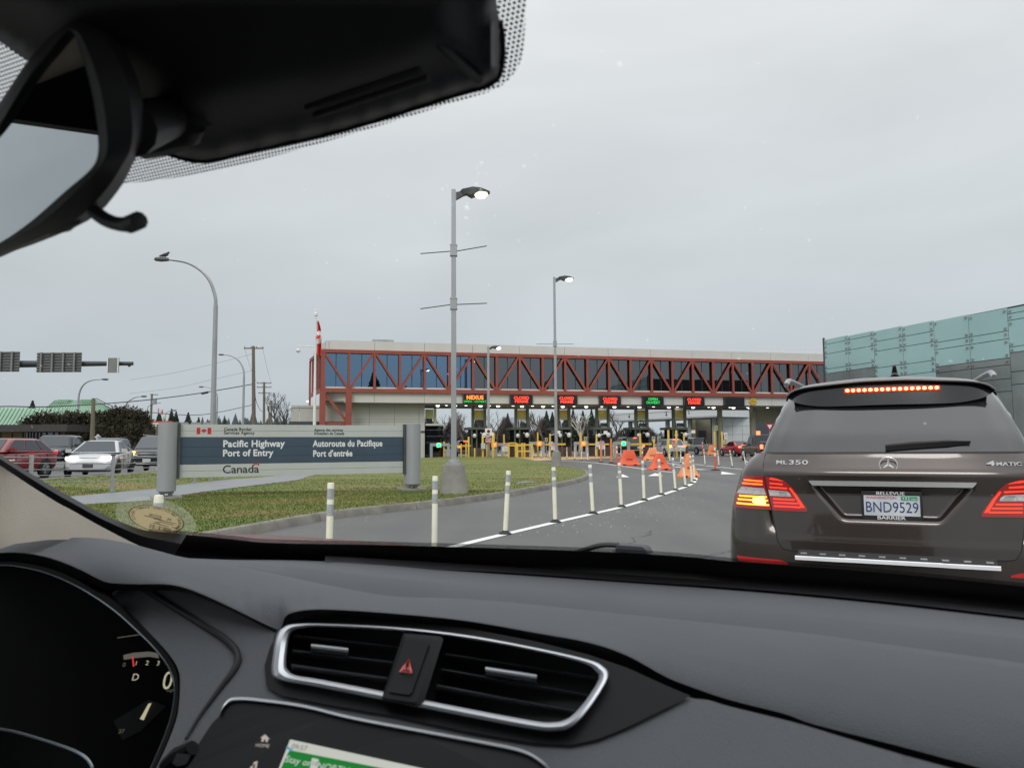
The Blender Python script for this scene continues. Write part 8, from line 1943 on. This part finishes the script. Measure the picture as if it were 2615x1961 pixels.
nz = N.new('ShaderNodeTexNoise'); nz.inputs['Scale'].default_value = 60; rp = N.new('ShaderNodeValToRGB'); rp.color_ramp.elements[0].color = (.50, .40, .22, 1); rp.color_ramp.elements[1].color = (.64, .53, .32, 1); nt.links.new(nz.outputs['Fac'], rp.inputs['Fac'])
for d_ in (t2, d2): nt.links.new(rp.outputs['Color'], d_.inputs['Color'])
nt.links.new(t2.outputs[0], mx.inputs[1]); nt.links.new(d2.outputs[0], mx.inputs[2]); nt.links.new(mx.outputs[0], N['Material Output'].inputs['Surface'])
b = MB(); b.poly([EL(1.48 * cos(a) - .02, 1.65 * sin(a) - .05, 1, .0022) for a in [2 * pi * i / 60 for i in range(60)]]); stk = b.build('windscreen_sticker', mf, car, world=True, smooth=0)
b = MB(); b.poly([EL(cos(a), sin(a)) for a in [2 * pi * i / 60 for i in range(60)]]); b.build('sticker_disc', ms, stk, world=True, smooth=0)
M_INK = pm('sticker_ink', (.06, .045, .025), rough=.7); M_INKB = pm('sticker_border', (.25, .17, .07), rough=.7)
b = MB(); b.band([EL(1.02 * cos(a), 1.02 * sin(a), 1, .003) for a in [2 * pi * i / 60 for i in range(60)]], [EL(.98 * cos(a), .98 * sin(a), 1, .003) for a in [2 * pi * i / 60 for i in range(60)]]); b.build('sticker_border', M_INKB, stk, world=True, smooth=0)
b = MB(); word = 'TEMPORARY EMISSIONS EXEMPT VEHICLE'; n_ = len(word)
for i, ch in enumerate(word):
    if ch == ' ': continue
    a = radians(28) - radians(236) * (i / (n_ - 1))        # runs anticlockwise from the right: mirrored
    vs, fs = text_mesh(ch, 0, .02, 'CENTER', 1.0, 'CENTER'); r0 = .86
    tdir = (sin(a), -cos(a)); ndir = (cos(a), sin(a))
    pts = []
    for v in vs:
        du = v[0] * .16; dv = v[1] * .17
        pts.append(EL(r0 * ndir[0] + tdir[0] * du + ndir[0] * dv, r0 * ndir[1] + tdir[1] * du + ndir[1] * dv, 1, .0031))
    b.add(pts, fs)
b.build('lettering', M_INK, stk, world=True, smooth=0)
def stext(s_, u, v, h, sx=1.0):
    vs, fs = text_mesh(s_, 0, .015, 'CENTER', 1.0, 'CENTER'); b = MB(); b.add([EL(u - q[0] * h * sx, v - q[1] * h * 2.2, 1, .0031) for q in vs], fs); b.build('lettering', M_INK, stk, world=True, smooth=0)
stext('4337190', -.05, -.22, .13); stext('H', .46, -.20, .15, 1.3)
b = MB()
for u0, u1, v in ((-.45, .2, -.10), (-.1, .75, -.02), (.1, .66, .13), (.0, .15, .22), (-.1, .5, .33), (.6, .95, .33)): b.poly([EL(u0, v, 1, .0031), EL(u1, v + .02, 1, .0031), EL(u1, v + .07, 1, .0031), EL(u0, v + .05, 1, .0031)])
rg = random.Random(2); u = -.18
while u < 1.12:
    w = rg.choice((.012, .02, .03)); v0 = .48; b.poly([EL(u, v0, 1, .0031), EL(u + w, v0, 1, .0031), EL(u + w, v0 + .36, 1, .0031), EL(u, v0 + .36, 1, .0031)]); u += w + rg.choice((.012, .02, .045))
b.build('barcode', M_INK, stk, world=True, smooth=0)
# --- the rest of the cabin shell (behind and around the viewer)
def cbox(nm, x0, x1, y0, y1, z0, z1, mat):
    b = MB(); b.box(((x0 + x1) / 2, (y0 + y1) / 2, (z0 + z1) / 2), (x1 - x0, y1 - y0, z1 - z0)); o = b.build(nm, mat, car); bv = o.modifiers.new('bev', 'BEVEL'); bv.width = .012; bv.segments = 2; return o
cbox('headliner', -1.12, .28, -1.9, .34, 1.665, 1.70, M_BEIGE)
b = MB(); b.prism([C(-1.125, .24, 1.672), C(-1.125, .07, 1.568), C(-1.125, -.10, 1.50), C(-1.125, -.34, 1.50), C(-1.125, -.34, 1.672)], CRT * -.03); b.build('mirror_dark_panel', M_PIANO, car, world=True, smooth=0)  # unseen panel, added and shaped to darken the mirror's upper corner
cbox('roof_rail', .27, .34, -1.9, .42, 1.58, 1.67, M_BEIGE)
cbox('door_panel', -1.20, -1.13, -1.9, .60, .45, 1.08, M_DASH); b = MB(); b.tube(catmull([U(-130, 1440, .64), U(-150, 1290, .66), U(-185, 1120, .66), C(-1.15, .50, 1.52), C(-1.12, .36, 1.675)], 5), .045, 10); b.build('pillar_trim', M_BEIGE, car, world=True)
cbox('dash_end', -1.20, -1.02, .20, .585, .50, 1.12, M_DASHB)
cbox('door_panel', .30, .37, -1.9, .95, .45, 1.08, M_DASH)
cbox('door_pillar', -1.17, -1.11, -.50, -.34, 1.08, 1.60, M_BEIGE); cbox('door_pillar', .27, .33, -.50, -.34, 1.08, 1.60, M_BEIGE)
cbox('rear_panel', -1.15, .30, -1.95, -1.88, .45, 1.0, M_DASHB); cbox('floor_pan', -1.15, .32, -1.9, 1.25, .30, .36, M_DASHB)
cbox('firewall', -1.15, .32, 1.20, 1.26, .36, 1.02, M_DASHB)
b = MB(); b.tube([C(.33, 1.0, 1.10), C(.29, .40, 1.60)], .04, 8); b.build('pillar_trim', M_BEIGE, car, world=True)
